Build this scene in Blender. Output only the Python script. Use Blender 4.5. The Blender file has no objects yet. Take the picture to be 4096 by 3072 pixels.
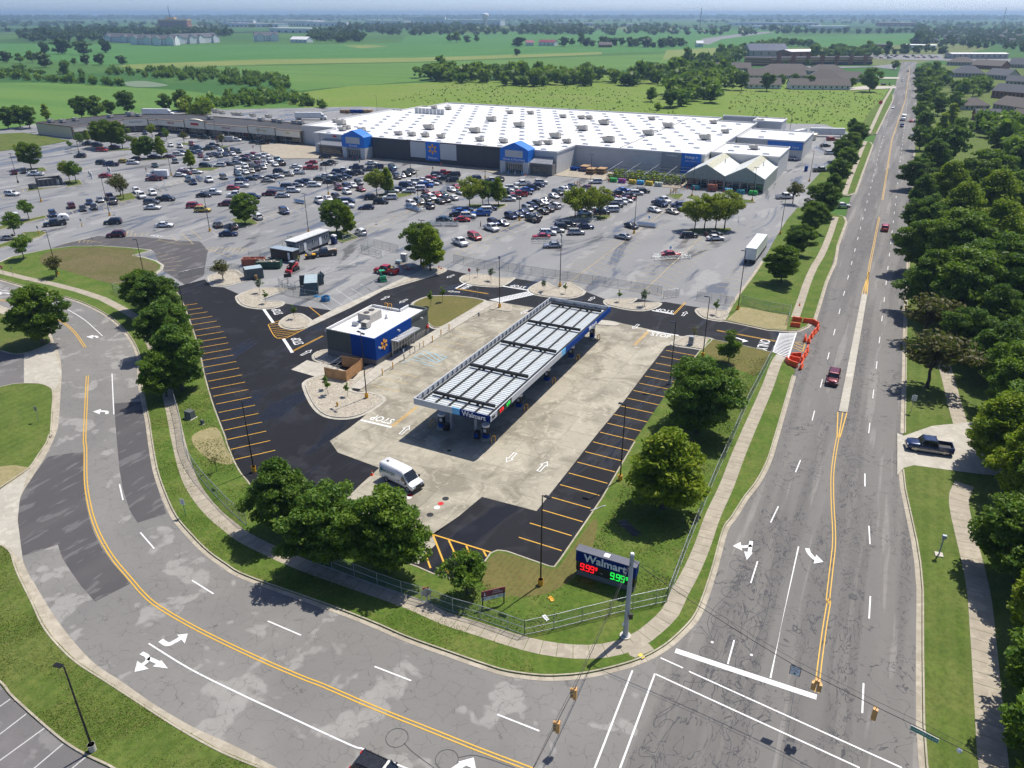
import bpy,bmesh,math,random
import numpy as np
from mathutils import Vector,Matrix
from mathutils.geometry import tessellate_polygon

# ------------------------------------------------------------------ scene, camera, sky, sun
S=bpy.context.scene
C=S.collection
FPX,CAM_H,HORIZ=3050.0,54.0,52.0          # survey of the photograph: focal length in 4096-wide pixels, drone height
PITCH=math.atan((1536-HORIZ)/FPX)
cd=bpy.data.cameras.new('camera')
cam=bpy.data.objects.new('camera',cd);C.objects.link(cam)
cam.location=(0,0,CAM_H);cam.rotation_euler=(math.pi/2-PITCH,0,0)
cd.sensor_fit='HORIZONTAL';cd.sensor_width=36.0;cd.lens=36.0*FPX/4096.0
cd.clip_start=0.5;cd.clip_end=60000
S.camera=cam
SUN_AZ,SUN_EL=math.radians(45),math.radians(61)      # azimuth clockwise from the view direction (+Y)
W=bpy.data.worlds.new('World');S.world=W;W.use_nodes=True
wn=W.node_tree;wn.nodes.clear()
sky=wn.nodes.new('ShaderNodeTexSky');sky.sky_type='NISHITA';sky.sun_disc=False
sky.sun_elevation=SUN_EL;sky.sun_rotation=SUN_AZ
sky.air_density=0.5;sky.dust_density=3.0;sky.ozone_density=6.0;sky.altitude=1500
bg=wn.nodes.new('ShaderNodeBackground');bg.inputs[1].default_value=0.15
wo=wn.nodes.new('ShaderNodeOutputWorld')
wn.links.new(sky.outputs[0],bg.inputs[0]);wn.links.new(bg.outputs[0],wo.inputs[0])
sl=bpy.data.lights.new('sun','SUN');sl.energy=4.5;sl.angle=math.radians(0.5);sl.color=(1.0,0.945,0.86)
sun=bpy.data.objects.new('sun',sl);C.objects.link(sun);sun.location=(60,60,150)
sun.rotation_euler=Vector((-math.sin(SUN_AZ)*math.cos(SUN_EL),-math.cos(SUN_AZ)*math.cos(SUN_EL),-math.sin(SUN_EL))).to_track_quat('-Z','Y').to_euler()
S.view_settings.view_transform='Standard';S.view_settings.look='None'
S.view_settings.exposure=0.32;S.view_settings.gamma=1.0
S.render.engine='CYCLES'
S.cycles.use_adaptive_sampling=True;S.cycles.adaptive_threshold=0.02;S.cycles.max_bounces=4;S.cycles.diffuse_bounces=1;S.cycles.glossy_bounces=2
S.cycles.transmission_bounces=4;S.cycles.transparent_max_bounces=5;S.cycles.volume_bounces=0
S.cycles.caustics_reflective=False;S.cycles.caustics_refractive=False

rnd=random.Random(7)
SITE=26.5                                     # heading of the main road, degrees clockwise from +Y
def hd(a):                                      # unit vector of a heading
    a=math.radians(a);return Vector((math.sin(a),math.cos(a),0))
def rz(a):return-math.radians(a)              # heading -> z rotation of an object whose front is +Y

# ------------------------------------------------------------------ survey: photograph pixel -> place on the ground
def at(u,v,z=0.0):
    x=(u-2048)/FPX;y=(1536-v)/FPX
    dx,dy,dz=x,math.cos(PITCH)+y*math.sin(PITCH),-math.sin(PITCH)+y*math.cos(PITCH)
    t=(z-CAM_H)/dz
    return Vector((dx*t,dy*t,z))
CROPS=dict(L1=(0,1050,1400),L2=(0,1700,1400),BL=(0,2372,1400),BC=(1300,2372,1400),BR=(2600,2324,1496),
             R1=(2500,1050,1400),R2=(2500,1750,1596),C1=(1200,1150,1400),C2=(1200,1750,1400),C0=(900,850,1400),
             T1=(0,450,1400),T2=(1200,400,1400),T3=(2400,400,1400),F1=(0,0,1400),F2=(1350,0,1400),F3=(2700,0,1396),
             CA=(700,900,800),CB=(1400,900,800),CC=(2100,900,800),CD=(2600,1000,800),CE=(0,850,800),CF=(0,1900,800),
             PA=(0,520,700),PB=(600,500,700),PC=(1150,530,700),PD=(1750,600,700),PE=(2350,560,700),S=(0,0,2212))
def px(c,x,y):
    a,b,w=CROPS[c];k=w/2212.0
    return a+x*k,b+y*k
def g1(c,x,y,z=0.0):return at(*px(c,x,y),z)
def g(c,pts,z=0.0):return[g1(c,x,y,z)for x,y in pts]

# ------------------------------------------------------------------ materials
MATS={}
class N:                                        # small node-graph helper
    def __init__(s,name):
        s.m=bpy.data.materials.new(name);s.m.use_nodes=True;s.t=s.m.node_tree
        s.b=s.t.nodes['Principled BSDF'];s.out=s.t.nodes['Material Output'];MATS[name]=s.m
    def n(s,typ,**kw):
        q=s.t.nodes.new('ShaderNode'+typ)
        for k,v in kw.items():setattr(q,k,v)
        return q
    def l(s,a,b):s.t.links.new(a,b)
    def val(s,sock,v):
        if hasattr(v,'node'):s.l(v,sock)
        else:sock.default_value=v
    def pos(s,kind='world',scale=(1,1,1),rot=0.0):
        if kind=='world':o=s.n('NewGeometry').outputs['Position']
        else:o=s.n('TexCoord').outputs['Object']
        if rot:
            mp=s.n('Mapping');s.l(o,mp.inputs[0]);mp.inputs['Rotation'].default_value=(0,0,rot);o=mp.outputs[0]
        if tuple(scale)!=(1,1,1):
            mp=s.n('Mapping');s.l(o,mp.inputs[0]);mp.inputs['Scale'].default_value=scale;o=mp.outputs[0]
        return o
    def noise(s,vec,scale,detail=4,rough=0.55,dist=0.0,out=0):
        q=s.n('TexNoise');s.l(vec,q.inputs['Vector']);q.inputs['Scale'].default_value=scale
        q.inputs['Detail'].default_value=min(detail,3);q.inputs['Roughness'].default_value=rough;q.inputs['Distortion'].default_value=dist
        return q.outputs[out]
    def vor(s,vec,scale,feature='DISTANCE_TO_EDGE',out='Distance'):
        q=s.n('TexVoronoi',feature=feature);s.l(vec,q.inputs['Vector']);q.inputs['Scale'].default_value=scale
        return q.outputs[out]
    def ramp(s,fac,a,b,c0=0.0,c1=1.0):    # value remap, clamped
        q=s.n('MapRange');s.val(q.inputs['Value'],fac)
        q.inputs['From Min'].default_value=a;q.inputs['From Max'].default_value=b
        q.inputs['To Min'].default_value=c0;q.inputs['To Max'].default_value=c1
        return q.outputs[0]
    def mix(s,fac,a,b,mode='MIX'):
        q=s.n('Mix',data_type='RGBA',blend_type=mode)
        s.val(q.inputs['Factor'],fac)
        for sock,v in((q.inputs[6],a),(q.inputs[7],b)):
            if hasattr(v,'node'):s.l(v,sock)
            else:sock.default_value=(*v,1)if len(v)==3 else v
        return q.outputs[2]
    def math(s,op,a,b=0.0):
        q=s.n('Math',operation=op);s.val(q.inputs[0],a);s.val(q.inputs[1],b);return q.outputs[0]
    def warp(s,vec,scale,amt):
        nz=s.noise(vec,scale,2,out=1)
        q=s.n('VectorMath',operation='SCALE');s.l(nz,q.inputs[0]);q.inputs['Scale'].default_value=amt
        r=s.n('VectorMath',operation='ADD');s.l(vec,r.inputs[0]);s.l(q.outputs[0],r.inputs[1]);return r.outputs[0]
    def bump(s,h,strength=0.3,dist=0.05):
        q=s.n('Bump');q.inputs['Strength'].default_value=strength;q.inputs['Distance'].default_value=dist
        s.l(h,q.inputs['Height']);s.l(q.outputs[0],s.b.inputs['Normal'])
    def set(s,col=None,rough=None,metal=None,spec=None):
        if col is not None:s.val(s.b.inputs['Base Color'],col if hasattr(col,'node')else(*col,1))
        if rough is not None:s.val(s.b.inputs['Roughness'],rough)
        if metal is not None:s.b.inputs['Metallic'].default_value=metal
        if spec is not None:s.b.inputs['Specular IOR Level'].default_value=spec
        return s.m

def plain(name,col,rough=0.6,metal=0.0,var=0.12,scale=1.2,bump=0.0,kind='object',spec=0.5):
    """painted / solid surface with slight uneven wear"""
    s=N(name);v=s.pos(kind);nz=s.noise(v,scale,5,0.6)
    rn=s.n('ObjectInfo').outputs['Random']if kind=='object' else 0.5
    f=s.ramp(nz,0.3,0.7);dk=tuple(c*(1-var)for c in col);lt=tuple(min(1,c*(1+var))for c in col)
    s.set(s.mix(f,dk,lt),s.ramp(nz,0.2,0.8,max(0.02,rough-0.08),min(1,rough+0.08)),metal,spec)
    if bump:s.bump(s.noise(v,scale*12,3),bump,0.02)
    return s.m

def asphalt(name,base,light,dark,speck=0.25,patch=0.05,cracks=0.0,crack_scale=0.3,seal=0.0,wet=0.0,wetdir=SITE,rough=0.85,stretch=(1,1,1),wetlo=0.52,spec=0.35):
    s=N(name);v=s.pos('world');vs=s.pos('world',stretch,math.radians(SITE))
    big=s.noise(vs,patch,3,0.6,0.6);med=s.noise(v,0.7,3,0.65);fine=s.noise(v,9.0,2,0.7)
    col=s.mix(s.ramp(big,0.38,0.66),dark,base)
    col=s.mix(s.ramp(s.noise(vs,patch*3.6,3,0.6,0.25),0.56,0.60,0,0.8),col,light)
    col=s.mix(s.ramp(med,0.3,0.75,0,0.4),col,dark)
    col=s.mix(s.ramp(fine,0.25,0.8,0,speck),col,light)
    r=s.ramp(fine,0,1,rough-0.08,min(1,rough+0.08))
    if cracks:
        msk=s.ramp(med,0.42,0.6,0.1,1)
        e=s.ramp(s.vor(s.warp(v,0.9,1.0),crack_scale*2.6),0.0,0.03,1,0)
        col=s.mix(s.math('MULTIPLY',s.math('MULTIPLY',e,msk),cracks),col,tuple(x*0.5 for x in dark))
    if seal:                                       # poured crack sealer: wandering contour lines, denser along the wheel paths
        n1=s.math('ABSOLUTE',s.math('SUBTRACT',s.noise(v,0.30,3,0.6,0.8),0.5));n2=s.math('ABSOLUTE',s.math('SUBTRACT',s.noise(s.pos('world',(1.3,0.5,1),math.radians(SITE)),0.55,3,0.62,1.2),0.5))
        e1=s.ramp(n1,0.004,0.010,1,0);e2=s.ramp(n2,0.007,0.017,1,0)
        m2=s.ramp(s.noise(s.pos('world',(1,0.05,1),math.radians(SITE)),0.24,2),0.46,0.54)
        m1=s.ramp(s.noise(v,0.11,2),0.46,0.54)
        c=s.math('MULTIPLY',s.math('MAXIMUM',s.math('MULTIPLY',e1,m1),s.math('MULTIPLY',e2,m2)),seal)
        col=s.mix(s.math('MULTIPLY',m2,0.5),col,tuple(x*0.72 for x in dark))
        col=s.mix(c,col,(0.045,0.046,0.054))
    if wet:
        wv=s.pos('world',(1.0,0.22,1),math.radians(wetdir))
        wm=s.ramp(s.noise(wv,0.09,3,0.65,2.2),wetlo,wetlo+0.10,0,wet)
        col=s.mix(wm,col,s.mix(0.5,col,(0.02,0.021,0.024)))
        r=s.math('SUBTRACT',r,s.math('MULTIPLY',wm,0.7));
    s.set(col,r,spec=spec)
    return s.m

def grassmat(name,c1,c2,c3,stripe=0.0,sdir=SITE,brown=0.35,bscale=0.12,swid=0.6):
    s=N(name);v=s.pos('world')
    a=s.noise(v,0.25,5,0.6);b=s.noise(v,2.2,5,0.7);f=s.noise(v,14,3,0.7)
    col=s.mix(s.ramp(a,0.35,0.65),c1,c2)
    col=s.mix(s.ramp(s.noise(v,bscale,3,0.7,0.6),0.46,0.62,0,brown),col,c3)
    col=s.mix(s.ramp(b,0.42,0.62,0,0.6),col,tuple(x*0.6 for x in c1))
    col=s.mix(s.ramp(s.noise(v,0.9,3,0.7),0.55,0.7,0,0.45),col,tuple(x*y for x,y in zip(c3,(1.15,1.15,0.9))))
    col=s.mix(s.ramp(f,0.4,0.75,0,0.5),col,tuple(x*1.6 for x in c2))
    if stripe:
        w=s.n('TexWave',bands_direction='X');s.l(s.warp(s.pos('world',(1,1,1),math.radians(sdir)),0.3,0.5),w.inputs[0]);w.inputs['Scale'].default_value=swid
        w.inputs['Distortion'].default_value=0.4
        col=s.mix(s.math('MULTIPLY',s.ramp(w.outputs[1],0.4,0.6),stripe),col,tuple(x*1.5 for x in c3))
    s.set(col,0.9,spec=0.15);s.bump(f,0.7,0.06)
    return s.m

def concmat(name,base,dark,stain=0.6,scale=0.22,rough=0.8,rand=0.12):
    s=N(name);v=s.pos('world')
    oi=s.n('ObjectInfo').outputs['Random']
    col=s.mix(s.ramp(s.noise(s.warp(v,0.3,1.5),scale,7,0.62,0.9),0.42,0.62,0,stain),base,dark)
    col=s.mix(s.ramp(s.noise(v,1.4,6,0.7),0.5,0.8,0,0.45),col,tuple(x*0.8 for x in dark))
    col=s.mix(s.ramp(s.noise(v,0.5,5,0.6,1.5),0.56,0.62,0,0.5),col,tuple(min(1,x*1.25)for x in base))
    col=s.mix(s.ramp(oi,0,1,0,rand),col,tuple(x*0.62 for x in dark))
    s.set(col,rough,spec=0.3)
    return s.m

# road surfaces
asphalt('side_road',(0.205,0.197,0.183),(0.31,0.30,0.28),(0.155,0.15,0.141),patch=0.055,cracks=0.75,crack_scale=0.3)
asphalt('main_road',(0.195,0.184,0.169),(0.25,0.237,0.217),(0.14,0.134,0.127),patch=0.09,cracks=0.3,crack_scale=0.3,seal=0.75,stretch=(1.6,0.08,1))
asphalt('lot_asphalt',(0.238,0.240,0.241),(0.30,0.298,0.29),(0.182,0.184,0.187),patch=0.035,cracks=0.15,crack_scale=0.12,wet=0.85,stretch=(1,0.4,1),spec=0.5)
asphalt('new_asphalt',(0.0125,0.0128,0.0165),(0.024,0.0245,0.03),(0.009,0.0092,0.012),patch=0.05,speck=0.15,wet=0.8,rough=0.8,wetlo=0.54,spec=0.22)
asphalt('repair_asphalt',(0.085,0.079,0.08),(0.15,0.145,0.142),(0.066,0.062,0.064),patch=0.12,cracks=0.1,stretch=(1.5,0.4,1))
asphalt('far_asphalt',(0.2,0.2,0.2),(0.26,0.26,0.25),(0.15,0.15,0.15),patch=0.05)
asphalt('office_lot',(0.16,0.15,0.148),(0.22,0.21,0.205),(0.12,0.115,0.113),patch=0.09,cracks=0.4)
concmat('apron',(0.40,0.365,0.285),(0.22,0.20,0.15),0.9,0.16,0.72,0.2)
concmat('walk',(0.38,0.335,0.26),(0.27,0.235,0.18),0.5,0.5)
concmat('new_conc',(0.46,0.43,0.365),(0.33,0.305,0.25),0.5,0.4)
concmat('kerb',(0.42,0.375,0.295),(0.28,0.24,0.18),0.55,0.6)
concmat('drain_conc',(0.22,0.20,0.16),(0.13,0.12,0.10),0.5,0.6)
grassmat('lawn',(0.062,0.098,0.018),(0.105,0.14,0.03),(0.17,0.15,0.06),brown=0.5)
grassmat('verge',(0.06,0.11,0.015),(0.10,0.155,0.024),(0.16,0.15,0.05),brown=0.5,bscale=0.25)
grassmat('lawn_striped',(0.06,0.10,0.016),(0.10,0.145,0.026),(0.14,0.15,0.045),stripe=0.1,brown=0.6,swid=0.2)
grassmat('lawn_brown',(0.085,0.09,0.028),(0.125,0.115,0.045),(0.155,0.12,0.065),brown=0.85,bscale=0.07)
grassmat('sod',(0.115,0.10,0.035),(0.155,0.125,0.045),(0.09,0.11,0.025),stripe=0.3,brown=0.5,bscale=0.3,swid=0.55)
grassmat('straw',(0.27,0.225,0.12),(0.33,0.28,0.155),(0.15,0.15,0.05),stripe=0.25,brown=0.5,bscale=0.5)
grassmat('wild',(0.10,0.17,0.022),(0.16,0.235,0.036),(0.19,0.21,0.06),brown=0.6,bscale=0.02)
def gravelmat():
    s=N('gravel');v=s.pos('world');c=s.vor(v,7.0,'F1','Color');d=s.vor(v,7.0,'F1')
    sep=s.n('SeparateColor');s.l(c,sep.inputs[0])
    col=s.mix(s.ramp(sep.outputs[0],0,1),(0.25,0.22,0.17),(0.52,0.47,0.38))
    col=s.mix(s.ramp(s.noise(v,0.6,4),0.45,0.7,0,0.4),col,(0.27,0.23,0.17))
    s.set(col,0.9);s.bump(s.math('SUBTRACT',1.0,d),0.8,0.05)
gravelmat()
def paintmat(name,col,wear=0.35,under=(0.2,0.2,0.2)):
    s=N(name);v=s.pos('world')
    w=s.ramp(s.noise(s.warp(v,2.0,0.3),3.5,6,0.7),0.6,0.68,0,wear)
    s.set(s.mix(w,s.mix(s.ramp(s.noise(v,1.0,4),0.3,0.7,0,0.3),col,tuple(c*0.8 for c in col)),under),0.6)
paintmat('white_paint',(0.72,0.72,0.70),0.6)
paintmat('white_fresh',(0.74,0.74,0.73),0.25,(0.05,0.05,0.05))
paintmat('white_faded',(0.5,0.5,0.48),0.95,(0.23,0.23,0.23))
paintmat('yellow_paint',(0.66,0.38,0.03),0.5)
paintmat('yellow_fresh',(0.66,0.36,0.03),0.3,(0.05,0.05,0.05))
paintmat('yellow_faded',(0.5,0.38,0.16),0.9,(0.23,0.23,0.23))
paintmat('blue_paint',(0.28,0.52,0.66),0.5,(0.4,0.38,0.33))
paintmat('tar',(0.035,0.037,0.043),0.1)
# things
plain('pole_black',(0.012,0.012,0.014),0.35,spec=0.5)
plain('base_yellow',(0.72,0.36,0.02),0.55)
plain('base_conc',(0.5,0.47,0.4),0.85)
plain('lamp_lens',(0.75,0.76,0.78),0.15)
plain('galv',(0.42,0.44,0.46),0.42,0.6)
plain('chain_wire',(0.16,0.22,0.22),0.5,0.3)
plain('steel_pole',(0.36,0.40,0.44),0.5,0.2)
plain('bark',(0.075,0.058,0.045),0.9,bump=0.5)
plain('orange_plastic',(0.85,0.10,0.02),0.4)
plain('tyre',(0.013,0.013,0.014),0.8)
plain('rim',(0.42,0.42,0.43),0.3,0.7)
plain('red_light',(0.45,0.01,0.01),0.25)
plain('head_light',(0.82,0.83,0.85),0.12)
plain('black_trim',(0.015,0.015,0.016),0.5)
plain('dark_metal',(0.03,0.03,0.033),0.45,0.3)
plain('plain_white',(0.80,0.80,0.79),0.5)
plain('trailer_white',(0.72,0.73,0.72),0.45)
plain('signal_tan',(0.62,0.33,0.10),0.45)
plain('sign_green',(0.0,0.22,0.13),0.4)
plain('sign_red',(0.55,0.02,0.02),0.4)
plain('sign_back',(0.42,0.43,0.44),0.4,0.5)
plain('brand_blue',(0.0,0.048,0.27),0.7,var=0.04,spec=0.15)
plain('brand_navy',(0.002,0.022,0.16),0.75,var=0.05,spec=0.15)
plain('brand_light',(0.12,0.5,0.85),0.4,var=0.04)
plain('spark_yellow',(0.95,0.42,0.02),0.4,var=0.04)
s=N('roof_white');v_=s.pos('world',(1,1,1),math.radians(SITE));wv_=s.n('TexWave',bands_direction='X');s.l(s.warp(v_,0.3,0.25),wv_.inputs[0]);wv_.inputs['Scale'].default_value=0.105
c_=s.mix(s.ramp(s.noise(v_,0.12,3,0.65),0.45,0.7,0,0.5),(0.70,0.70,0.70),(0.52,0.515,0.50));c_=s.mix(s.ramp(wv_.outputs[1],0.93,0.99,0,0.45),c_,(0.36,0.36,0.36))
c_=s.mix(s.ramp(s.noise(s.pos('world',(1,0.15,1),math.radians(SITE)),0.5,3),0.58,0.7,0,0.35),c_,(0.45,0.44,0.42));s.set(c_,0.7)
plain('hvac',(0.47,0.44,0.38),0.5)
plain('hvac_dark',(0.06,0.06,0.06),0.5)
plain('skylight',(0.62,0.64,0.66),0.18)
def glassmat():
    s=N('car_glass');s.set((0.012,0.015,0.018),0.04,0.0,0.9)
    s=N('window_glass');v=s.pos('object');s.set(s.mix(s.ramp(s.noise(v,0.4,3),0.35,0.65),(0.012,0.018,0.024),(0.05,0.065,0.075)),0.06,0.0,0.9)
glassmat()

# ------------------------------------------------------------------ mesh helpers
class MB:
    """collects faces of one mesh"""
    def __init__(s):s.v=[];s.f=[];s.mi=[];s.smooth=[]
    def add(s,vs,fs,mi=0,smooth=False):
        o=len(s.v);s.v+=[tuple(x)for x in vs]
        s.f+=[tuple(i+o for i in f)for f in fs];s.mi+=[mi]*len(fs);s.smooth+=[smooth]*len(fs);return s
    def box(s,c,d,rot=0.0,mi=0,taper=1.0):
        x,y,z=d[0]/2,d[1]/2,d[2]/2;M=Matrix.Rotation(rot,3,'Z');c=Vector(c)
        vs=[c+M@Vector((sx*x*(taper if sz>0 else 1),sy*y*(taper if sz>0 else 1),sz*z))for sz in(-1,1)for sx,sy in((-1,-1),(1,-1),(1,1),(-1,1))]
        return s.add(vs,[(3,2,1,0),(4,5,6,7),(0,1,5,4),(1,2,6,5),(2,3,7,6),(3,0,4,7)],mi)
    def tube(s,pts,r,n=6,mi=0,cap=True,smooth=True):
        pts=[Vector(p)for p in pts];rs=r if isinstance(r,(list,tuple))else[r]*len(pts)
        rings=[];up0=Vector((0,0,1))
        for i,p in enumerate(pts):
            d=(pts[min(i+1,len(pts)-1)]-pts[max(i-1,0)]).normalized()
            a=d.cross(up0)if abs(d.z)<0.95 else d.cross(Vector((0,1,0)));a.normalize();b=a.cross(d)
            rings.append([p+(a*math.cos(k*2*math.pi/n)+b*math.sin(k*2*math.pi/n))*rs[i]for k in range(n)])
        vs=[q for rg in rings for q in rg];fs=[]
        for i in range(len(pts)-1):
            for k in range(n):fs.append((i*n+k,i*n+(k+1)%n,(i+1)*n+(k+1)%n,(i+1)*n+k))
        s.add(vs,fs,mi,smooth)
        if cap:s.add(rings[0],[tuple(range(n))],mi);s.add(rings[-1],[tuple(reversed(range(n)))],mi)
        return s
    def cyl(s,base,r,h,n=12,mi=0,r2=None):
        b=Vector(base);return s.tube([b,b+Vector((0,0,h))],[r,r if r2 is None else r2],n,mi)
    def bar(s,a,b,w,h=None,mi=0):        # square bar between two points
        a=Vector(a);b=Vector(b);h=h or w;d=(b-a).normalized()
        x=d.cross(Vector((0,0,1)))if abs(d.z)<0.95 else Vector((1,0,0));x.normalize();y=x.cross(d)
        vs=[p+x*(sx*w/2)+y*(sy*h/2)for p in(a,b)for sx,sy in((-1,-1),(1,-1),(1,1),(-1,1))]
        return s.add(vs,[(0,1,2,3),(7,6,5,4),(0,4,5,1),(1,5,6,2),(2,6,7,3),(3,7,4,0)],mi)
    def quad(s,a,b,c,d,mi=0):return s.add([a,b,c,d],[(0,1,2,3)],mi)
    def poly(s,pts,z,mi=0):
        pts=ccw(pts);tr=tessellate_polygon([[Vector((p[0],p[1],0))for p in pts]])
        fs=[]
        for t in tr:
            a,b,c=(pts[i]for i in t)
            cr=(b[0]-a[0])*(c[1]-a[1])-(b[1]-a[1])*(c[0]-a[0])
            fs.append(tuple(t)if cr>0 else tuple(reversed(t)))
        return s.add([(p[0],p[1],z)for p in pts],fs,mi)
    def prism(s,pts,z0,z1,mi=0,side_mi=None,bottom=False):
        pts=ccw(pts);s.poly(pts,z1,mi);n=len(pts)
        if bottom:s.poly(pts,z0,mi)
        vs=[(p[0],p[1],z)for z in(z0,z1)for p in pts]
        s.add(vs,[(i,(i+1)%n,n+(i+1)%n,n+i)for i in range(n)],mi if side_mi is None else side_mi);return s
    def mesh(s,name,mats):
        me=bpy.data.meshes.new(name);me.from_pydata(s.v,[],s.f)
        for m in(mats if isinstance(mats,(list,tuple))else[mats]):me.materials.append(MATS[m])
        if any(s.mi):me.polygons.foreach_set('material_index',s.mi)
        me.polygons.foreach_set('use_smooth',s.smooth);me.update();return me
    def build(s,name,mats,parent=None,loc=None,rot=None):
        return link(name,s.mesh(name,mats),parent,loc,rot)
def link(name,data,parent=None,loc=None,rot=None):
    o=bpy.data.objects.new(name,data);C.objects.link(o)
    if parent is not None:o.parent=parent
    if loc is not None:o.location=loc
    if rot is not None:o.rotation_euler=(0,0,rot)
    return o
def tag(o,label=None,cat=None,group=None,kind=None):
    if label:o['label']=label
    if cat:o['category']=cat
    if group:o['group']=group
    if kind:o['kind']=kind
    return o
def empty(name,loc,rot=0.0,label=None,cat=None,group=None):
    o=link(name,None,None,loc,rot);o.empty_display_size=0.2;return tag(o,label,cat,group)
def copy_tree(o,parent=None):
    c=o.copy();C.objects.link(c);c.parent=parent
    for ch in KIDS.get(o.name,list(o.children)):copy_tree(ch,c)
    return c
KIDS={}
def area2(p):return sum(p[i][0]*p[(i+1)%len(p)][1]-p[(i+1)%len(p)][0]*p[i][1]for i in range(len(p)))
def ccw(p):return list(p)if area2(p)>0 else list(reversed(p))
def spline(pts,n=6,closed=False):
    pts=[Vector((p[0],p[1],0))for p in pts];out=[];m=len(pts)
    for i in range(m if closed else m-1):
        p0=pts[(i-1)%m]if closed or i>0 else pts[0]*2-pts[1]
        p1=pts[i];p2=pts[(i+1)%m]
        p3=pts[(i+2)%m]if closed or i+2<m else p2*2-p1
        for k in range(n):
            t=k/n
            out.append(0.5*((2*p1)+(p2-p0)*t+(2*p0-5*p1+4*p2-p3)*t*t+(3*p1-p0-3*p2+p3)*t**3))
    if not closed:out.append(pts[-1])
    return out
def offset(pts,d,closed=False):              # left-hand offset of a polyline
    out=[];m=len(pts)
    for i in range(m):
        a=pts[(i-1)%m]if closed or i>0 else pts[i];b=pts[(i+1)%m]if closed or i<m-1 else pts[i]
        e1=(pts[i]-a);e2=(b-pts[i]);e1.z=e2.z=0
        if e1.length<1e-6:e1=e2.copy()
        if e2.length<1e-6:e2=e1.copy()
        e1.normalize();e2.normalize()
        n1=Vector((-e1.y,e1.x,0));n2=Vector((-e2.y,e2.x,0));nn=n1+n2
        if nn.length<1e-4:nn=n1.copy()
        nn.normalize();k=d/max(0.5,nn.dot(n1));out.append(pts[i]+nn*k)
    return out
def sheet(name,pts,z,m,kind='structure',parent=None):
    b=MB();b.poly(pts,z);o=b.build(name,m,parent)
    if parent is None:tag(o,kind=kind)
    return o
def slab(name,pts,z0,z1,m,parent=None):
    b=MB();b.prism(pts,z0,z1);o=b.build(name,m,parent)
    if parent is None:tag(o,kind='structure')
    return o
def ribbon(pts,w,z,b=None,closed=False):
    b=b or MB();L=offset(pts,w/2,closed);R=offset(pts,-w/2,closed);n=len(pts)
    vs=[(p.x,p.y,z)for p in L]+[(p.x,p.y,z)for p in R]
    b.add(vs,[(i,n+i,n+(i+1)%n,(i+1)%n)for i in range(n if closed else n-1)]);return b
def sweep(pts,prof,b=None,closed=False):    # profile: (left offset, z)
    b=b or MB();lines=[offset(pts,o,closed)for o,z in prof];n=len(pts);k=len(prof)
    vs=[(lines[j][i].x,lines[j][i].y,prof[j][1])for j in range(k)for i in range(n)]
    b.add(vs,[(j*n+i,j*n+(i+1)%n,(j+1)*n+(i+1)%n,(j+1)*n+i)for j in range(k-1)for i in range(n if closed else n-1)]);return b
KERB=[(-0.5,0.0),(-0.5,0.022),(0.0,0.018),(0.03,0.15),(0.17,0.155),(0.2,0.10)]   # pan, face, top, back (lawn to the left)
KERB_NP=[(-0.02,0.0),(0.0,0.018),(0.03,0.15),(0.20,0.155),(0.22,0.08)]
def resample(pts,step):
    out=[pts[0].copy()];acc=0.0
    for a,b in zip(pts,pts[1:]):
        L=(b-a).length;
        if L<1e-9:continue
        t=step-acc
        while t<=L:out.append(a.lerp(b,t/L));t+=step
        acc=(acc+L)%step
    return out
def kerb(name,pts,closed=False,flip=False,pan=True,m='kerb',pieces=3.0,parent=None,near=130):
    """kerb of separate cast pieces (joints every few metres near the camera), swept along the kerb face"""
    if flip:pts=list(reversed(pts))
    if closed:pts=list(pts)+[pts[0]]
    prof=KERB if pan else KERB_NP
    root=parent or tag(link(name,None,None,(0,0,0)),kind='structure')
    if parent is None:root.empty_display_size=0.1
    pts=resample(pts,0.5)+[pts[-1]]
    step=int(pieces*2);i=0
    while i<len(pts)-1:
        far=(pts[i]-Vector((0,0,0))).length>near
        k=step*(8 if far else 1)
        seg=pts[i:i+k+1]
        if len(seg)>1 and(seg[-1]-seg[0]).length>0.1:
            seg=seg[:];d=(seg[-1]-seg[-2]);
            if d.length>0.06:seg[-1]=seg[-1]-d.normalized()*0.02
            sweep(seg,prof).build('kerb_piece',m,root)
        i+=k
    return root
def clip_cell(poly,cx,cy,ux,uy,w,h):     # convex clip of a polygon by an oriented rectangle
    for n,d in((ux,w/2),(-ux,w/2),(uy,h/2),(-uy,h/2)):
        out=[]
        c=Vector((cx,cy,0))
        for i in range(len(poly)):
            a=poly[i];b=poly[(i+1)%len(poly)]
            da=(a-c).dot(n)-d;db=(b-c).dot(n)-d
            if da<=0:out.append(a)
            if(da<0)!=(db<0)and abs(da-db)>1e-9:out.append(a.lerp(b,da/(da-db)))
        poly=out
        if len(poly)<3:return[]
    return poly
def slabs(name,poly,w,h,ang,z0,z1,m,piece='slab',gap=0.025,jitter=0.0):
    """a paved area laid as separate slabs with open joints"""
    root=tag(link(name,None,None,(0,0,0)),kind='structure');root.empty_display_size=0.1
    poly=[Vector((p[0],p[1],0))for p in ccw(poly)];ux=hd(ang+90);uy=hd(ang)
    us=[p.dot(ux)for p in poly];vs=[p.dot(uy)for p in poly]
    sheet('joint_bed',poly,z0,'drain_conc',parent=root)
    u=min(us)
    while u<max(us):
        v=min(vs)
        while v<max(vs):
            c=ux*(u+w/2)+uy*(v+h/2)
            q=clip_cell(poly,c.x,c.y,ux,uy,w-gap,h-gap)
            if len(q)>2 and abs(area2(q))>0.3:
                b=MB();b.prism(q,z0,z1+rnd.uniform(-jitter,jitter));b.build(piece,m,root)
            v+=h
        u+=w
    return root
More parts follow.
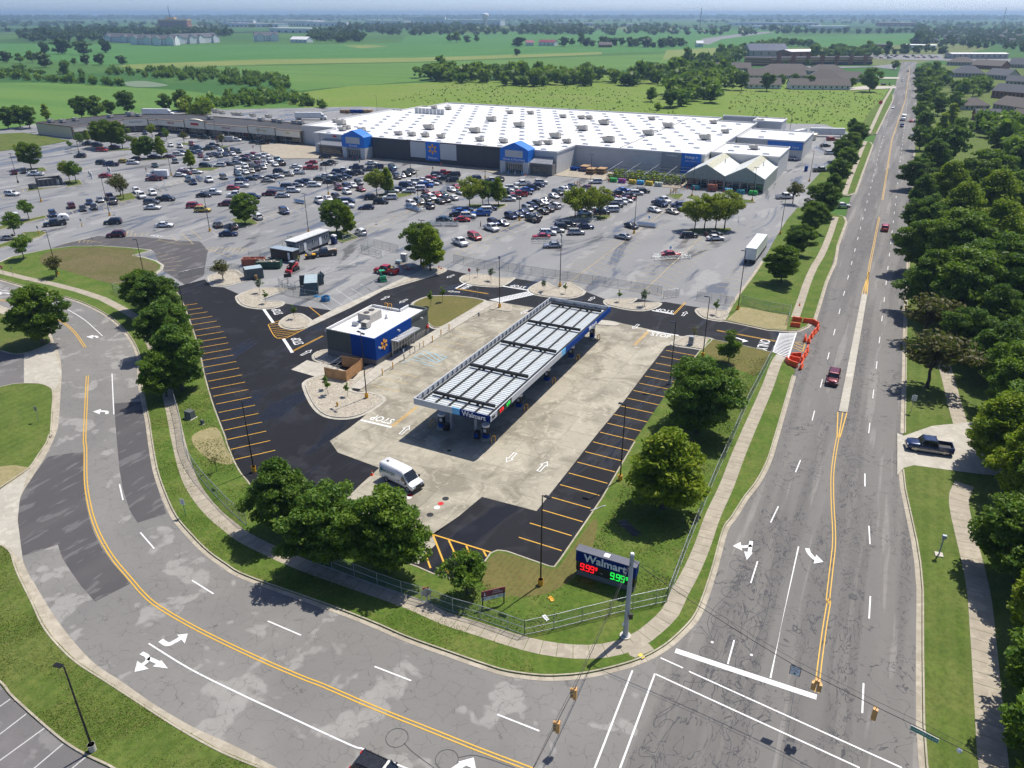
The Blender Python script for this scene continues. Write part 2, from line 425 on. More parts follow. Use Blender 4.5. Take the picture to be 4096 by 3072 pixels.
def walk(name,pts,width,z,panel=1.5,m='walk',near=170):
    """pavement of cast panels along a line"""
    root=tag(link(name,None,None,(0,0,0)),kind='structure');root.empty_display_size=0.1
    pts=resample(pts,panel);L=offset(pts,width/2);R=offset(pts,-width/2)
    i=0
    while i<len(pts)-1:
        k=1 if pts[i].length<near else 6
        j=min(i+k,len(pts)-1);e=0.03
        a=[L[i].lerp(L[j],e/k),R[i].lerp(R[j],e/k),R[j],L[j]]if k==1 else[L[i],R[i],R[j],L[j]]
        b=MB();b.prism(a,z-0.1,z+rnd.uniform(-0.004,0.004));b.build('panel',m,root);i=j
    return root
def txt(body,size,m,name='lettering',parent=None,loc=(0,0,0),rot=(0,0,0),extrude=0.0,align='CENTER',sx=1.0,bold=0.0,stuff=False):
    cu=bpy.data.curves.new(name,'FONT');cu.body=body;cu.size=size;cu.align_x=align;cu.align_y='CENTER'
    cu.extrude=extrude;cu.offset=bold;cu.resolution_u=2;cu.fill_mode='BOTH' if extrude else 'FRONT'
    t=bpy.data.objects.new('t',cu);C.objects.link(t)
    me=bpy.data.meshes.new_from_object(t)
    bpy.data.objects.remove(t);bpy.data.curves.remove(cu)
    me.name=name;me.materials.clear();me.materials.append(MATS[m])
    if sx!=1.0:
        for v in me.vertices:v.co.x*=sx
    o=bpy.data.objects.new(name,me);C.objects.link(o);o.parent=parent;o.location=loc;o.rotation_euler=rot
    return o
# ------------------------------------------------------------------ ground, fields
def ring_ground():
    b=MB();R=[0,60,150,300,600,1200,2500,5000,9000,16000,26000];n=48;vs=[(0,0,-0.3)];fs=[]
    for r in R[1:]:
        for k in range(n):vs.append((r*math.sin(k*2*math.pi/n),r*math.cos(k*2*math.pi/n),-0.3))
    for k in range(n):fs.append((0,1+(k+1)%n,1+k))
    for j in range(len(R)-2):
        for k in range(n):
            a=1+j*n+k;c=1+j*n+(k+1)%n;fs.append((a,c,c+n,a+n))
    b.add(vs,fs);return b
def farmland():
    s=N('farmland');v=s.pos('world',(1,1,1),math.radians(SITE))
    w=s.warp(v,0.0006,260)
    cells=s.vor(s.pos('world',(0.0022,0.0011,1),math.radians(SITE)),1.0,'F1','Color')
    sep=s.n('SeparateColor');s.l(cells,sep.inputs[0])
    col=s.mix(s.ramp(sep.outputs[0],0.2,0.8),(0.045,0.12,0.03),(0.075,0.155,0.035))
    col=s.mix(s.ramp(sep.outputs[1],0.8,0.85),col,(0.16,0.18,0.07))
    wood=s.ramp(s.noise(w,0.0016,5,0.6),0.55,0.57)
    dist=s.n('VectorMath',operation='LENGTH');s.l(s.pos('world'),dist.inputs[0])
    wood=s.math('MULTIPLY',wood,s.ramp(dist.outputs[1],1800,2600))
    col=s.mix(wood,col,(0.02,0.05,0.018))
    col=s.mix(s.ramp(s.noise(v,0.02,5,0.65),0.3,0.75,0,0.35),col,(0.04,0.09,0.025))
    s.set(col,0.95,spec=0.1)
farmland()
def cropmat(name,c1,c2,sdir,sc=0.5):
    s=N(name);v=s.pos('world')
    col=s.mix(s.ramp(s.noise(s.pos('world',(1,0.15,1),math.radians(sdir)),0.03,5,0.6,0.5),0.3,0.7),c1,c2)
    w=s.n('TexWave',bands_direction='X');s.l(s.pos('world',(1,1,1),math.radians(sdir)),w.inputs[0]);w.inputs['Scale'].default_value=sc;w.inputs['Distortion'].default_value=1.0
    col=s.mix(s.ramp(w.outputs[1],0.3,0.7,0,0.22),col,tuple(x*0.6 for x in c1))
    col=s.mix(s.ramp(s.noise(v,0.6,4,0.7),0.4,0.8,0,0.3),col,tuple(x*1.3 for x in c2))
    s.set(col,0.95,spec=0.15);s.bump(s.noise(v,1.5,3),0.5,0.3)
cropmat('crop_soy',(0.05,0.15,0.035),(0.08,0.19,0.045),40,0.15)
cropmat('crop_corn',(0.075,0.165,0.035),(0.12,0.21,0.045),116,0.12)
cropmat('hay',(0.15,0.2,0.05),(0.21,0.24,0.075),116,0.2)
tag(ring_ground().build('ground','farmland'),kind='structure')
CROPS['D']=(0,0,4096)
ZF=[-0.25]
def field(name,crop,pts,m):
    ZF[0]+=0.006;return sheet(name,g(crop,pts),ZF[0],m)
# meadow behind the store, fields beyond
field('meadow','D',[(300,560),(640,200),(760,185),(1500,150),(1900,180),(1925,185),(1830,320),(1600,330),(700,330),(200,330)],'wild')
field('crop_field','D',[(-200,320),(-200,178),(130,178),(400,195),(660,230),(560,270),(300,280),(100,300)],'crop_corn')
field('crop_field','D',[(-300,125),(-300,92),(220,95),(700,96),(1000,90),(1500,85),(1975,72),(1975,96),(1600,106),(1250,116),(880,130),(560,135),(200,140),(100,128)],'crop_soy')
field('crop_field','D',[(200,150),(560,142),(900,135),(1380,118),(1530,112),(1440,145),(900,175),(700,190),(640,196),(560,160)],'crop_corn')
field('crop_field','D',[(880,75),(1480,60),(1700,68),(1680,82),(1240,90),(860,96)],'crop_soy')
field('hay_field','D',[(240,140),(560,128),(900,124),(1300,112),(1300,117),(900,133),(560,139),(300,149)],'hay')
field('hay_field','D',[(1440,108),(1560,102),(1640,98),(1640,112),(1530,122),(1430,130)],'hay')
field('hay_field','D',[(740,98),(800,97),(840,100),(780,104)],'hay')
field('hay_field','D',[(440,265),(570,232),(610,238),(640,255),(560,262)],'hay')
field('far_road','D',[(1500,92),(1520,83),(1620,70),(1670,68),(1670,70),(1560,84),(1530,96)],'far_asphalt')

# ------------------------------------------------------------------ paved areas
inner=spline(g('CE',[(-400,640),(-200,690),(0,742),(250,815),(500,880),(750,945),(950,1015),(1150,1115),(1300,1225),(1410,1340),(1490,1460),(1535,1570),(1548,1659)])+
    g('L1',[(893,770),(912,870),(940,1000)])+g('L2',[(958,100),(990,280),(1040,430),(1110,580),(1210,700),(1310,800),(1420,880),(1560,960)])+
    g('BC',[(0,75),(300,190),(520,285),(800,385),(1000,455),(1150,500),(1350,527),(1500,527),(1650,512),(1800,480),(1940,440),(2050,395),(2150,335),(2212,285)])+
    g('R2',[(360,1030),(408,955),(455,830),(495,700),(548,510),(595,442),(665,332),(735,240),(793,125),(832,0)])+g('R1',[(1000,930),(1062,715)]),5)
outer_edge=spline(g('L1',[(-300,190),(-100,235),(0,270),(150,330),(300,428),(345,510),(378,600),(390,700),(383,820),(372,1000)])+
    g('L2',[(352,60),(292,190),(205,330),(133,450),(108,600),(120,720),(147,860),(190,960)])+g('CF',[(370,1180),(470,1350),(670,1659)])+
    g('BL',[(575,425),(775,563),(970,700),(1225,850),(1475,962),(1755,1106),(2030,1215)]),5)
lot_poly=g('D',[(-700,470),(-350,345),(0,280),(160,255),(420,238),(780,230),(1400,262),(1780,268),(1830,285),(1860,330),(1800,420),(1640,640),(1600,1100),(1400,1290),(1000,1290),(560,1150),(300,900),(250,640),(-200,560)])
sheet('parking_lot',lot_poly,-0.02,'lot_asphalt')
sheet('side_road',[Vector((-210,190,0)),Vector((-260,120,0)),Vector((-160,15,0)),Vector((70,15,0)),Vector((40,110,0))]+inner[150:0:-1],0.0,'side_road')
rl=g('BC',[(1960,820),(1900,1106)])
mr_left=[at(2420,3300),at(2560,2900),at(2640,2620)]+inner[128:]+g('CD',[(1530,1210),(1540,900),(1810,800)])+g('R1',[(1192,372),(1215,300),(1270,120),(1325,0)])+g('T3',[(1450,1100),(1500,920),(1545,770),(1590,590),(1620,560),(1650,480),(1720,290),(1750,210),(1800,100),(1850,0)])+g('F3',[(1380,600),(1420,450),(1437,390)])
mr_right=[at(3700,3300),at(3695,3072)]+g('BR',[(1620,850),(1615,450),(1610,0)])+g('R2',[(1620,580),(1590,450),(1555,290),(1545,180),(1540,0)])+g('R1',[(1775,700),(1778,480),(1785,260)])+g('T3',[(1990,330)])+g('F3',[(1535,560),(1527,420),(1537,390)])
sheet('main_road',mr_left+mr_right[::-1],0.004,'main_road')
# resurfaced patches on the side road
sheet('road_patch',g('CF',[(250,895),(215,700),(190,450),(200,270),(300,100)])+g('L2',[(300,200),(430,180),(528,172)])+g('CF',[(930,30),(945,280),(985,470),(1040,640),(1120,800),(1250,980),(1400,1150),(1435,1205),(1050,1400),(900,1230),(780,1060),(690,920),(640,770),(400,850)]),0.005,'repair_asphalt')
sheet('road_patch',g('L1',[(722,890),(905,878),(940,1000),(948,1106)])+g('L2',[(955,220),(990,380),(1052,560),(870,618),(820,540),(775,400),(755,280),(738,100)])+g('L1',[(728,1000)]),0.005,'repair_asphalt')
sheet('road_patch',g('CE',[(700,350),(1080,260),(1600,270),(2000,310),(2212,320),(2300,420),(2250,700),(2050,800),(1800,640),(1700,420),(1400,390),(900,370),(560,395)]),-0.014,'repair_asphalt')
# outer gutter + driveways
tag(sweep(outer_edge,[(-2.6,0.006),(0.0,0.014)]).build('gutter','kerb'),kind='structure')
sheet('driveway',g('L1',[(150,583),(265,540),(330,505),(391,700),(345,815),(310,780),(240,765),(150,762)]),0.02,'new_conc')
sheet('office_drive',g('L1',[(-200,560),(0,560),(152,580),(152,764),(0,790),(-200,800)]),0.026,'office_lot')
sheet('driveway',g('L2',[(-60,420),(0,410),(185,275),(125,470),(112,600),(145,860),(70,800),(0,750),(-60,720)]),0.02,'new_conc')
sheet('office_parking',g('BL',[(-200,440),(0,575),(60,650),(200,780),(400,950),(550,1040),(690,1106),(800,1180),(400,1500),(-300,1300)]),0.03,'office_lot')
def lawn(name,poly,m='lawn',z=0.12,kerbed=None,flip=False,smooth=0,pan=False):
    slab(name,poly,-0.05,z,m)
    if kerbed:kerb(name+'_kerb' if not name.endswith('kerb')else name,kerbed,flip=flip,pan=pan)
la=g('L1',[(-300,235),(-100,285),(0,320),(150,375),(270,437),(312,467),(328,494),(315,517),(260,541),(180,572),(90,583),(0,560),(-200,530)])
slab('lawn',la,-0.05,0.12,'lawn');kerb('kerb',spline(la[2:12],4),flip=True,pan=False)
lb=g('L1',[(-150,800),(0,787),(100,768),(240,766),(310,785),(340,822),(335,950),(325,1106)])+g('L2',[(318,60),(300,115),(250,190),(190,275),(90,342),(0,405),(-100,440)])
slab('lawn',lb,-0.05,0.12,'lawn_striped');kerb('kerb',spline(lb[:14],4),flip=True,pan=False)
slab('bare_soil',g('L2',[(-100,280),(0,268),(90,258),(180,272),(150,305),(60,367),(0,395),(-100,430)]),0.0,0.125,'straw')
lc=g('L2',[(-100,690),(0,750),(70,800),(95,870),(120,940)])+g('BL',[(180,0),(215,70),(270,190),(340,290),(480,430),(680,560),(850,670),(1130,850),(1400,1000),(1660,1106),(1900,1190)])
lcp=lc+g('BL',[(1400,1400),(800,1180),(690,1106),(550,1040),(400,950),(200,780),(60,650),(0,575),(-200,440)])+[Vector((-60,62,0))]
slab('lawn',lcp,-0.05,0.12,'lawn_striped');kerb('kerb',spline(lc,4),flip=True,pan=False)
kerb('kerb',spline(g('BL',[(-200,440),(0,575),(60,650),(200,780),(400,950),(550,1040),(690,1106),(800,1180)]),4),flip=False,pan=False)
# big inner lawn that wraps the corner
lotk=g('CE',[(-300,660),(0,555),(130,492),(300,457),(550,407),(800,377),(1100,373),(1400,391),(1660,418),(1465,480),(1600,505),(1720,540),(1790,585),(1780,625),(1700,690)])
newk=g('L1',[(1080,130),(1150,235),(1215,400),(1265,560),(1290,680),(1310,760),(1345,880),(1385,990),(1430,1106)])+g('L2',[(1440,120),(1490,240),(1530,310),(1575,362)])+[at(1030,1985),at(1100,2045),at(1180,2090)]
botk=g('C2',[(110,590),(230,645),(500,740),(740,815),(840,860),(940,892),(1000,888),(1080,870),(1120,850),(1160,790),(1200,732),(1250,713),(1310,720),(1450,770),(1600,822),(1640,770),(1900,390),(2110,30)])
eastk=g('CD',[(300,1420),(480,1200),(545,1118),(580,1098)]);northk=g('CD',[(660,985),(1000,1052),(1360,1137),(1420,1172),(1490,1215),(1560,1300),(1610,1335)])
big=lotk+newk+botk+eastk+northk+inner[::-1]
slab('lawn',big,-0.05,0.12,'verge')
kerb('kerb',inner,flip=False)
kerb('kerb',lotk[1:],flip=True,pan=True,m='new_conc');kerb('kerb',spline(newk,3),flip=True,pan=False);kerb('kerb',botk,flip=True,pan=False);kerb('kerb',eastk,flip=True,pan=False);kerb('kerb',northk[:3],flip=True,pan=False)
slab('dry_lawn',spline(g('CE',[(620,420),(900,392),(1200,392),(1500,420),(1480,470),(1700,560),(1760,600),(1680,680),(1450,780),(1250,790),(1000,730),(700,640),(450,560),(480,470)]),4,True),0.0,0.126,'lawn_brown')
slab('fresh_sod',g('CD',[(690,1000),(1000,1062),(1345,1140),(1240,1330),(1150,1400),(900,1300),(620,1150),(590,1110)]),0.0,0.126,'sod')
slab('fresh_sod',spline(g('C2',[(1290,735),(1450,785),(1600,838),(1660,790),(1800,590),(1880,520),(1850,700),(1740,880),(1560,990),(1350,1010),(1180,960),(1150,850),(1220,750)]),3,True),0.0,0.126,'sod')
slab('fresh_sod',spline(g('L2',[(1230,60),(1370,20),(1430,150),(1480,240),(1400,250),(1290,200),(1220,120)]),3,True),0.0,0.126,'straw')
# strips between lot and main road, north of the site drive
n1=g('CD',[(1790,790),(1740,848),(1640,892),(1530,898),(1300,882),(1000,817),(822,782),(870,692),(920,602),(1000,482),(1150,282),(1250,130)])+g('T3',[(1100,890),(1180,760),(1250,680),(1400,690),(1495,728),(1540,738),(1553,770),(1500,920),(1450,1100)])+g('R1',[(1270,120),(1215,300)])
slab('lawn',n1,-0.05,0.12,'verge');kerb('kerb',n1[:12],flip=True);kerb('kerb',g('R1',[(1192,372),(1215,300),(1270,120),(1325,0)])+g('T3',[(1500,920),(1553,772),(1540,738),(1500,727)]),flip=False)
slab('straw_bed',g('CD',[(850,775),(1000,640),(1100,645),(1300,690),(1535,725),(1510,885),(1300,875),(1000,812)]),0.0,0.126,'straw')
n2=g('T3',[(1300,560),(1500,600),(1560,603),(1612,588),(1650,480),(1722,285),(1705,266),(1660,262),(1560,300),(1430,420)])
slab('lawn',n2,-0.05,0.12,'verge');kerb('kerb',g('T3',[(1510,603),(1560,605),(1612,588),(1650,480),(1722,285),(1705,266),(1680,262)]),flip=False)
n3=g('T3',[(1600,240),(1660,222),(1700,218),(1745,213),(1800,100),(1850,0)])+g('F3',[(1380,600),(1350,590)])+g('T3',[(1700,80)])
slab('lawn',n3,-0.05,0.12,'verge');kerb('kerb',g('T3',[(1700,218),(1745,213),(1800,100),(1850,0)])+g('F3',[(1380,600)]),flip=False)
# east side of the main road
re=g('F3',[(1537,420),(1540,560)])+g('T3',[(1990,330)])+g('R1',[(1780,260),(1774,480),(1771,700),(1766,1000),(1765,1080)])+g('R2',[(1534,0),(1538,180),(1550,290),(1585,450),(1613,580),(1632,700),(1645,850),(1645,1000)])+g('BR',[(1607,450),(1612,850),(1630,1106),(1660,1220)])
slab('lawn',re+[Vector((150,20,0)),Vector((400,60,0)),Vector((700,500,0)),Vector((760,1100,0))],-0.05,0.12,'lawn_striped')
kerb('kerb',re[2:8],flip=False,m='kerb');kerb('kerb',re[9:],flip=False)
sheet('driveway',g('R2',[(1508,-20),(1545,-5),(1700,-60),(2000,-90),(2500,-80),(2500,260),(1950,205),(1760,180),(1600,158),(1545,172),(1508,215)]),0.135,'new_conc')
# pavements
walk('sidewalk',spline(g('CE',[(-200,610),(0,660),(250,725),(500,775),(800,850),(1000,910),(1200,985),(1350,1070),(1480,1150),(1560,1205)])+[at(612,1390),at(650,1500)]+g('L1',[(1078,890)])+g('L2',[(1110,20),(1135,130),(1165,250),(1210,370),(1280,480),(1370,580),(1470,660),(1550,720)])+[at(1180,2250),at(1400,2330)]+
     g('BC',[(520,60),(760,165),(900,210),(1100,275),(1300,335),(1500,370),(1680,378),(1820,360),(1900,335),(2000,290),(2100,210),(2180,130)])+g('R2',[(300,870),(370,740),(430,600),(490,430),(560,280),(620,120),(670,0)])+g('R1',[(840,930),(900,790),(955,640),(985,595)]),4),1.75,0.13)
walk('sidewalk',spline(g('CD',[(1605,755),(1700,480)])+g('R1',[(1150,130),(1200,20)])+g('T3',[(1400,980),(1450,860),(1492,735)]),4),1.6,0.13)
walk('sidewalk',spline(g('T3',[(1545,600),(1580,500),(1620,400),(1660,300),(1678,262)]),4),1.6,0.13)
walk('sidewalk',spline(g('T3',[(1692,225),(1720,170),(1770,60),(1800,0)])+g('F3',[(1350,600),(1385,540)]),4),1.7,0.13)
walk('sidewalk',spline(g('BR',[(2070,1300),(2030,1106),(1997,700),(1965,300),(1930,0)])+g('R2',[(1850,380),(1880,260)]),4),2.2,0.13)
walk('sidewalk',spline(g('R1',[(2130,1060),(2100,960),(2070,850),(2040,730),(2000,600),(1960,450)]),4),2.0,0.13)
slab('kerb_ramp',g('BC',[(1900,345),(2000,300),(2050,330),(2080,365),(1960,415),(1925,400)]),0.0,0.134,'walk')
slab('kerb_ramp',g('CD',[(1390,1165),(1420,1155),(1500,1200),(1440,1235),(1385,1230)]),0.0,0.134,'new_conc')

# ------------------------------------------------------------------ the fuel station site
new_poly=g('CA',[(-200,745),(100,660),(330,600),(400,680),(540,690),(720,770),(900,890),(1195,865),(1735,945),(1860,885),(2212,735)])+g('CB',[(660,556),(860,540),(1085,495),(1310,545),(1500,620),(1830,592),(2085,630)])+ \
    g('CC',[(150,630),(400,730),(660,732),(890,822),(1100,860),(1235,815),(1480,855),(1550,850),(1910,910),(2212,950)])+g('CD',[(640,640),(880,672),(1000,800),(1540,890),(1815,845),(1760,1040),(1620,1310),(1400,1250),(700,1200),(500,1300)])+g('C2',[(2050,200),(1700,800),(1500,850),(1150,900),(900,900),(400,740),(0,560)])+g('L2',[(1600,420),(1480,260)])+g('L1',[(1400,1080),(1280,700),(1200,430),(1080,150)])
sheet('site_drive',new_poly,0.002,'new_asphalt')
apron=g('C1',[(188,970),(300,897),(390,828),(450,775),(545,710),(420,660),(375,652),(490,560),(940,268),(1180,128)])+g('CB',[(1560,870),(1660,855),(2040,915)])+g('CC',[(0,960),(400,1000),(850,1048),(1040,1080),(1400,1160),(1700,1225),(1800,1240),(1680,1270),(1600,1330),(1560,1340),(1310,1659)])+ \
    g('C1',[(2030,742)])+g('C2',[(1860,0),(1700,205),(1495,465),(1150,375),(1000,500),(835,612),(865,668),(800,735),(750,800),(500,738),(230,640),(112,585),(230,450),(380,300),(502,192),(240,95)])
slabs('fuel_apron',apron,4.4,4.4,SITE,-0.006,0.014,'apron')
slabs('dumpster_pad',g('CA',[(1285,1600),(1460,1495),(1540,1515),(1700,1545),(1900,1620),(1780,1700),(1700,1720)]),3.6,3.6,SITE,0.0,0.02,'new_conc')
fw=g('CB',[(1495,842),(1630,856),(1540,908),(1060,1200),(640,1462),(380,1620)])+g('C1',[(500,562),(385,645),(322,638),(480,500),(820,292),(900,245),(938,225)])
slabs('front_walk',fw,1.6,1.6,SITE,0.0,0.13,'new_conc')
def island(name,pts,top='gravel',smooth=4,pan=True,m='new_conc'):
    p=spline(pts,smooth,True)if smooth else[Vector(q)for q in pts]
    p=ccw(p);
    slab(name,offset(p,0.08,True),-0.02,0.10,top)
    kerb(name+'_kerb',p,closed=True,flip=False,pan=pan,m=m,pieces=2.5)
island('gravel_bed',g('CA',[(388,565),(385,595),(410,640),(470,668),(560,668),(690,640),(790,605),(720,540),(650,495),(540,505),(450,540)]))
island('gravel_bed',g('CA',[(690,800),(720,860),(790,900),(900,920),(1010,925),(1120,910),(1190,875),(1170,850),(1050,848),(925,828),(1225,708),(1050,700),(900,702),(780,745),(710,778)]),smooth=2)
island('gravel_bed',g('CA',[(1172,1080),(1190,1120),(1260,1145),(1350,1150),(1450,1128),(1500,1070),(1430,1012),(1380,987),(1300,990),(1220,1030)]))
island('gravel_bed',g('CB',[(1230,600),(1270,640),(1380,665),(1600,682),(1700,662),(1795,600),(1800,588),(1640,588),(1500,550),(1360,547),(1270,562)]),smooth=3)
island('gravel_bed',g('CC',[(45,718),(110,768),(300,797),(450,806),(560,795),(655,738),(500,652),(470,645),(375,710),(215,630),(170,640),(110,665)]),smooth=2)
island('gravel_bed',g('CC',[(890,842),(910,880),(1000,905),(1150,935),(1300,945),(1420,920),(1492,872),(1450,862),(1300,862),(1140,872),(1222,818),(1080,820),(930,827)]),smooth=2)
island('gravel_bed',g('CD',[(520,672),(560,722),(640,760),(818,780),(868,690),(700,662),(600,650),(545,652)]),smooth=3)
island('gravel_bed',g('CD',[(262,1048),(300,1002),(430,955),(560,965),(690,992),(640,1050),(585,1098),(480,1082)]),smooth=3)
island('gravel_bed',g('C1',[(32,625),(45,592),(110,566),(185,556),(340,592),(405,512),(478,498),(300,652),(440,668),(525,700),(500,735),(400,798),(300,825),(200,820),(130,790),(75,725)]),smooth=2)
island('gravel_bed',g('C1',[(92,440),(102,418),(172,396),(330,442),(185,474),(140,470),(105,458)]),smooth=2)
island('gravel_bed',g('CB',[(1535,930),(1600,866),(1700,862),(1785,900),(1805,930),(1765,962),(1640,945)]),smooth=3)
island('raised_pad',g('CC',[(700,1075),(850,1055),(1000,1072),(1045,1100),(1000,1120),(880,1112),(700,1095)]),top='new_conc',smooth=3)
island('sod_bed',g('CB',[(690,885),(760,832),(880,792),(1000,787),(1200,792),(1490,838),(1380,918),(1022,1130),(880,1108),(760,960)]),top='sod',smooth=2)
slabs('median_strip',g('CA',[(1450,1148),(1500,1068),(1740,946),(2212,736)])+g('CB',[(660,556),(690,566),(560,640),(380,722),(180,830),(0,921)])+g('CA',[(2000,893)]),3.0,6.0,32,0.0,0.11,'new_conc',piece='kerb_slab')
island('gravel_bed',g('CB',[(400,712),(560,645),(700,560),(860,480),(1000,478),(1055,492),(1000,530),(800,590),(560,660)]),smooth=2)
# islands of the old lot
def lot_island(crop,pts,smooth=0):island('lot_island',g(crop,pts),top='lawn',smooth=smooth,pan=False,m='kerb')
lot_island('PA',[(-60,1235),(200,1165),(570,1082),(600,1108),(300,1185),(-60,1280)])
lot_island('PA',[(-60,1470),(140,1400),(330,1340),(270,1300),(540,1278),(600,1305),(520,1350),(300,1420),(-60,1510)])
lot_island('PA',[(810,650),(1000,628),(1052,688),(840,722)])
lot_island('PA',[(335,745),(420,735),(560,735),(700,722),(800,716),(350,778)])
lot_island('PA',[(1448,830),(1665,795),(1742,868),(1510,912)])
lot_island('PA',[(350,490),(560,475),(600,520),(380,530)])
lot_island('PA',[(1790,368),(2090,350),(2120,370),(1810,388)])
lot_island('PA',[(1360,245),(1640,232),(1650,255),(1370,268)])
lot_island('PB',[(500,548),(900,540),(800,575),(640,578)])
lot_island('PB',[(390,232),(520,225),(530,245),(410,252)])
lot_island('PB',[(860,270),(980,266),(1000,280),(870,290)])
lot_island('PB',[(1015,1195),(1240,1148),(1375,1248),(1160,1300)])
lot_island('PC',[(1130,785),(1300,770),(1600,770),(1540,800),(1400,830),(1150,815)])
lot_island('PC',[(510,1260),(720,1230),(905,1335),(700,1400),(520,1330)])
lot_island('PD',[(370,690),(600,690),(870,685),(870,705),(780,745),(620,745),(400,720)])
lot_island('PD',[(1640,870),(1680,838),(2180,825),(2200,840),(2110,890),(1660,890)])
lot_island('PE',[(1230,1160),(1300,1122),(1800,1115),(1830,1130),(1750,1185),(1400,1198)])
lot_island('PE',[(990,690),(1210,682),(1215,705),(1150,752),(1090,740)])
lot_island('PE',[(1250,728),(1290,702),(1400,705),(1425,730),(1375,760)])
lot_island('PE',[(1650,765),(1760,735),(2100,765),(2125,795),(1880,805),(1680,785)])
slab('lawn',g('T1',[(-400,160),(0,135),(150,128),(440,178),(250,215),(0,245),(-400,300)]),-0.05,0.12,'lawn')
# store-front pavement
slabs('store_walk',g('PC',[(-330,230),(-100,330),(700,330),(1050,345),(2212,445)])+g('PD',[(400,230),(800,310),(1450,320),(2212,395)])+g('PE',[(1000,600),(2200,690),(2212,600),(1300,330),(0,330)])+g('PD',[(1640,190),(1450,300),(1000,200)])+g('PC',[(2212,360),(380,180),(200,120),(-330,160)]),8,8,SITE,-0.01,0.12,'walk')
# ------------------------------------------------------------------ painted markings (flat sheets a few mm above the surface)
ZM=0.022
def road_marks(name,m,strips,z=ZM):
    """strips: list of (polyline, width)"""
    b=MB()
    for p,w in strips:ribbon([Vector((q.x,q.y,0))for q in p],w,z,b)
    return tag(b.build(name,m),kind='structure')
def double(p,gap=0.3,w=0.13):return[(offset(p,gap/2),w),(offset(p,-gap/2),w)]
def dashes(a,b,first,period,length,until):
    d=(b-a).normalized();out=[];s=first
    while s<until:out.append(([a+d*s,a+d*(s+length)],0.13));s+=period
    return out
# side road
cl1=spline(g('L1',[(-300,175),(-100,212),(0,236),(120,262),(310,330),(400,380),(470,440),(520,510),(538,536)]),5)
cl2=spline(g('L1',[(552,716),(546,850),(535,1106)])+g('L2',[(540,150),(542,350),(560,480),(590,600),(640,720),(720,850),(830,980)])+g('BL',[(900,0),(1000,85),(1250,230),(1600,400),(1900,530)])+g('BC',[(0,590),(300,720),(700,880),(1000,1000),(1280,1106),(1500,1190)]),5)
road_marks('centre_line','yellow_paint',double(cl1,0.32,0.13)+double(cl2,0.32,0.13))
road_marks('lane_line','white_paint',[(spline(g('L1',[(-200,140),(0,172),(140,200),(300,245),(430,300),(530,360),(600,420),(648,465)]),4),0.15),(g('L1',[(708,702),(714,840),(720,960)]),0.15),
    (spline(g('BL',[(940,320),(1200,480),(1500,630),(1800,770),(2212,960)])+g('BC',[(250,990),(480,1095),(700,1180)]),4),0.16)]+
    [(g(c,[a,b]),0.16)for c,a,b in(('L2',(755,375),(778,475)),('L2',(887,680),(975,782)),('L2',(1213,982),(1350,1068)),('BL',(1693,178),(1903,268)),('BC',(313,465),(545,555)),('BC',(1088,768),(1355,873)))])
# crossing and stop line at the junction
road_marks('crosswalk','white_paint',[(g('BC',[(1943,490),(1705,1106),(1660,1220)]),0.16),(g('BC',[(2085,510),(1865,1106),(1830,1220)]),0.16),(g('BR',[(62,455),(195,515)]),0.16),(g('BR',[(230,535),(1490,1106)]),0.16),(g('BR',[(30,550),(1240,1106)]),0.16)])
road_marks('stop_line','white_paint',[(g('BR',[(150,412),(560,548),(985,688)]),0.62)])
# main road
road_marks('lane_line','white_paint',[(g('R2',[(962,605),(852,1106)])+g('BR',[(770,300),(712,575)]),0.16),(g('BR',[(498,350),(460,492)]),0.15),(g('R2',[(735,687),(697,808)]),0.15),(g('R2',[(850,382),(807,472)]),0.15),(g('R2',[(973,125),(945,193)]),0.15),
    (g('R2',[(1352,490),(1358,592)]),0.15),(g('R2',[(1360,880),(1353,1005)]),0.15),(g('R2',[(1330,200),(1330,272)]),0.15),(g('BR',[(1263,605),(1255,782)]),0.15)])
road_marks('lane_line','white_paint',dashes(g1('R1',1235,790),g1('R1',1431,10),-12.2,12.2,3.4,700)+dashes(g1('R1',1540,1080),g1('R1',1662,30),0,12.2,3.4,700))
yl=spline(g('R1',[(1345,1106)])+g('R2',[(1165,80),(1150,200),(1150,350),(1158,500),(1158,600),(1145,720),(1125,900)])+g('BR',[(1058,120),(1035,260),(1005,480),(985,660)]),4)
road_marks('centre_line','yellow_paint',double(yl,0.32,0.11))
far0=g('R1',[(1520,180),(1550,0)])+g('T3',[(1765,740)]);far1=g('T3',[(1785,632),(1845,250),(1930,0)])+g('F3',[(1490,420)])
road_marks('centre_line','yellow_paint',double(far0,0.34,0.12)+double(far1,0.36,0.13))
road_marks('centre_line','yellow_paint',[(g('R1',[(1345,945),(1340,1106)]),0.15),(g('R1',[(1376,948),(1350,1106)]),0.15),(g('R1',[(1402,950),(1358,1106)]),0.15),(g('R1',[(1497,198),(1540,60)]),0.15),(g('R1',[(1514,200),(1541,60)]),0.15),(g('R1',[(1530,203),(1543,60)]),0.15)])
mdp=[g1('R1',1497,200),g1('R1',1531,205),g1('R1',1405,950),g1('R1',1350,943)]
slabs('concrete_median',mdp,3.2,4.5,SITE,0.0,0.11,'new_conc',gap=0.02)
def turn_arrow(name,crop,pts,w,head,m='white_paint'):
    """arrow: a shaft along pts ending in a triangular head"""
    p=spline(g(crop,pts),5);b=MB();ribbon(p,w,ZM,b)
    for q in head:
        b.poly([g1(crop,*h)for h in q],ZM+0.0005)
    return tag(b.build(name,m),kind='structure')
turn_arrow('turn_arrow','R2',[(700,575),(690,640)],0.42,[[(660,632),(675,680),(708,640)],[(640,580),(597,602),(650,628)]])
turn_arrow('turn_arrow','R2',[(703,600),(660,606),(640,604)],0.42,[])
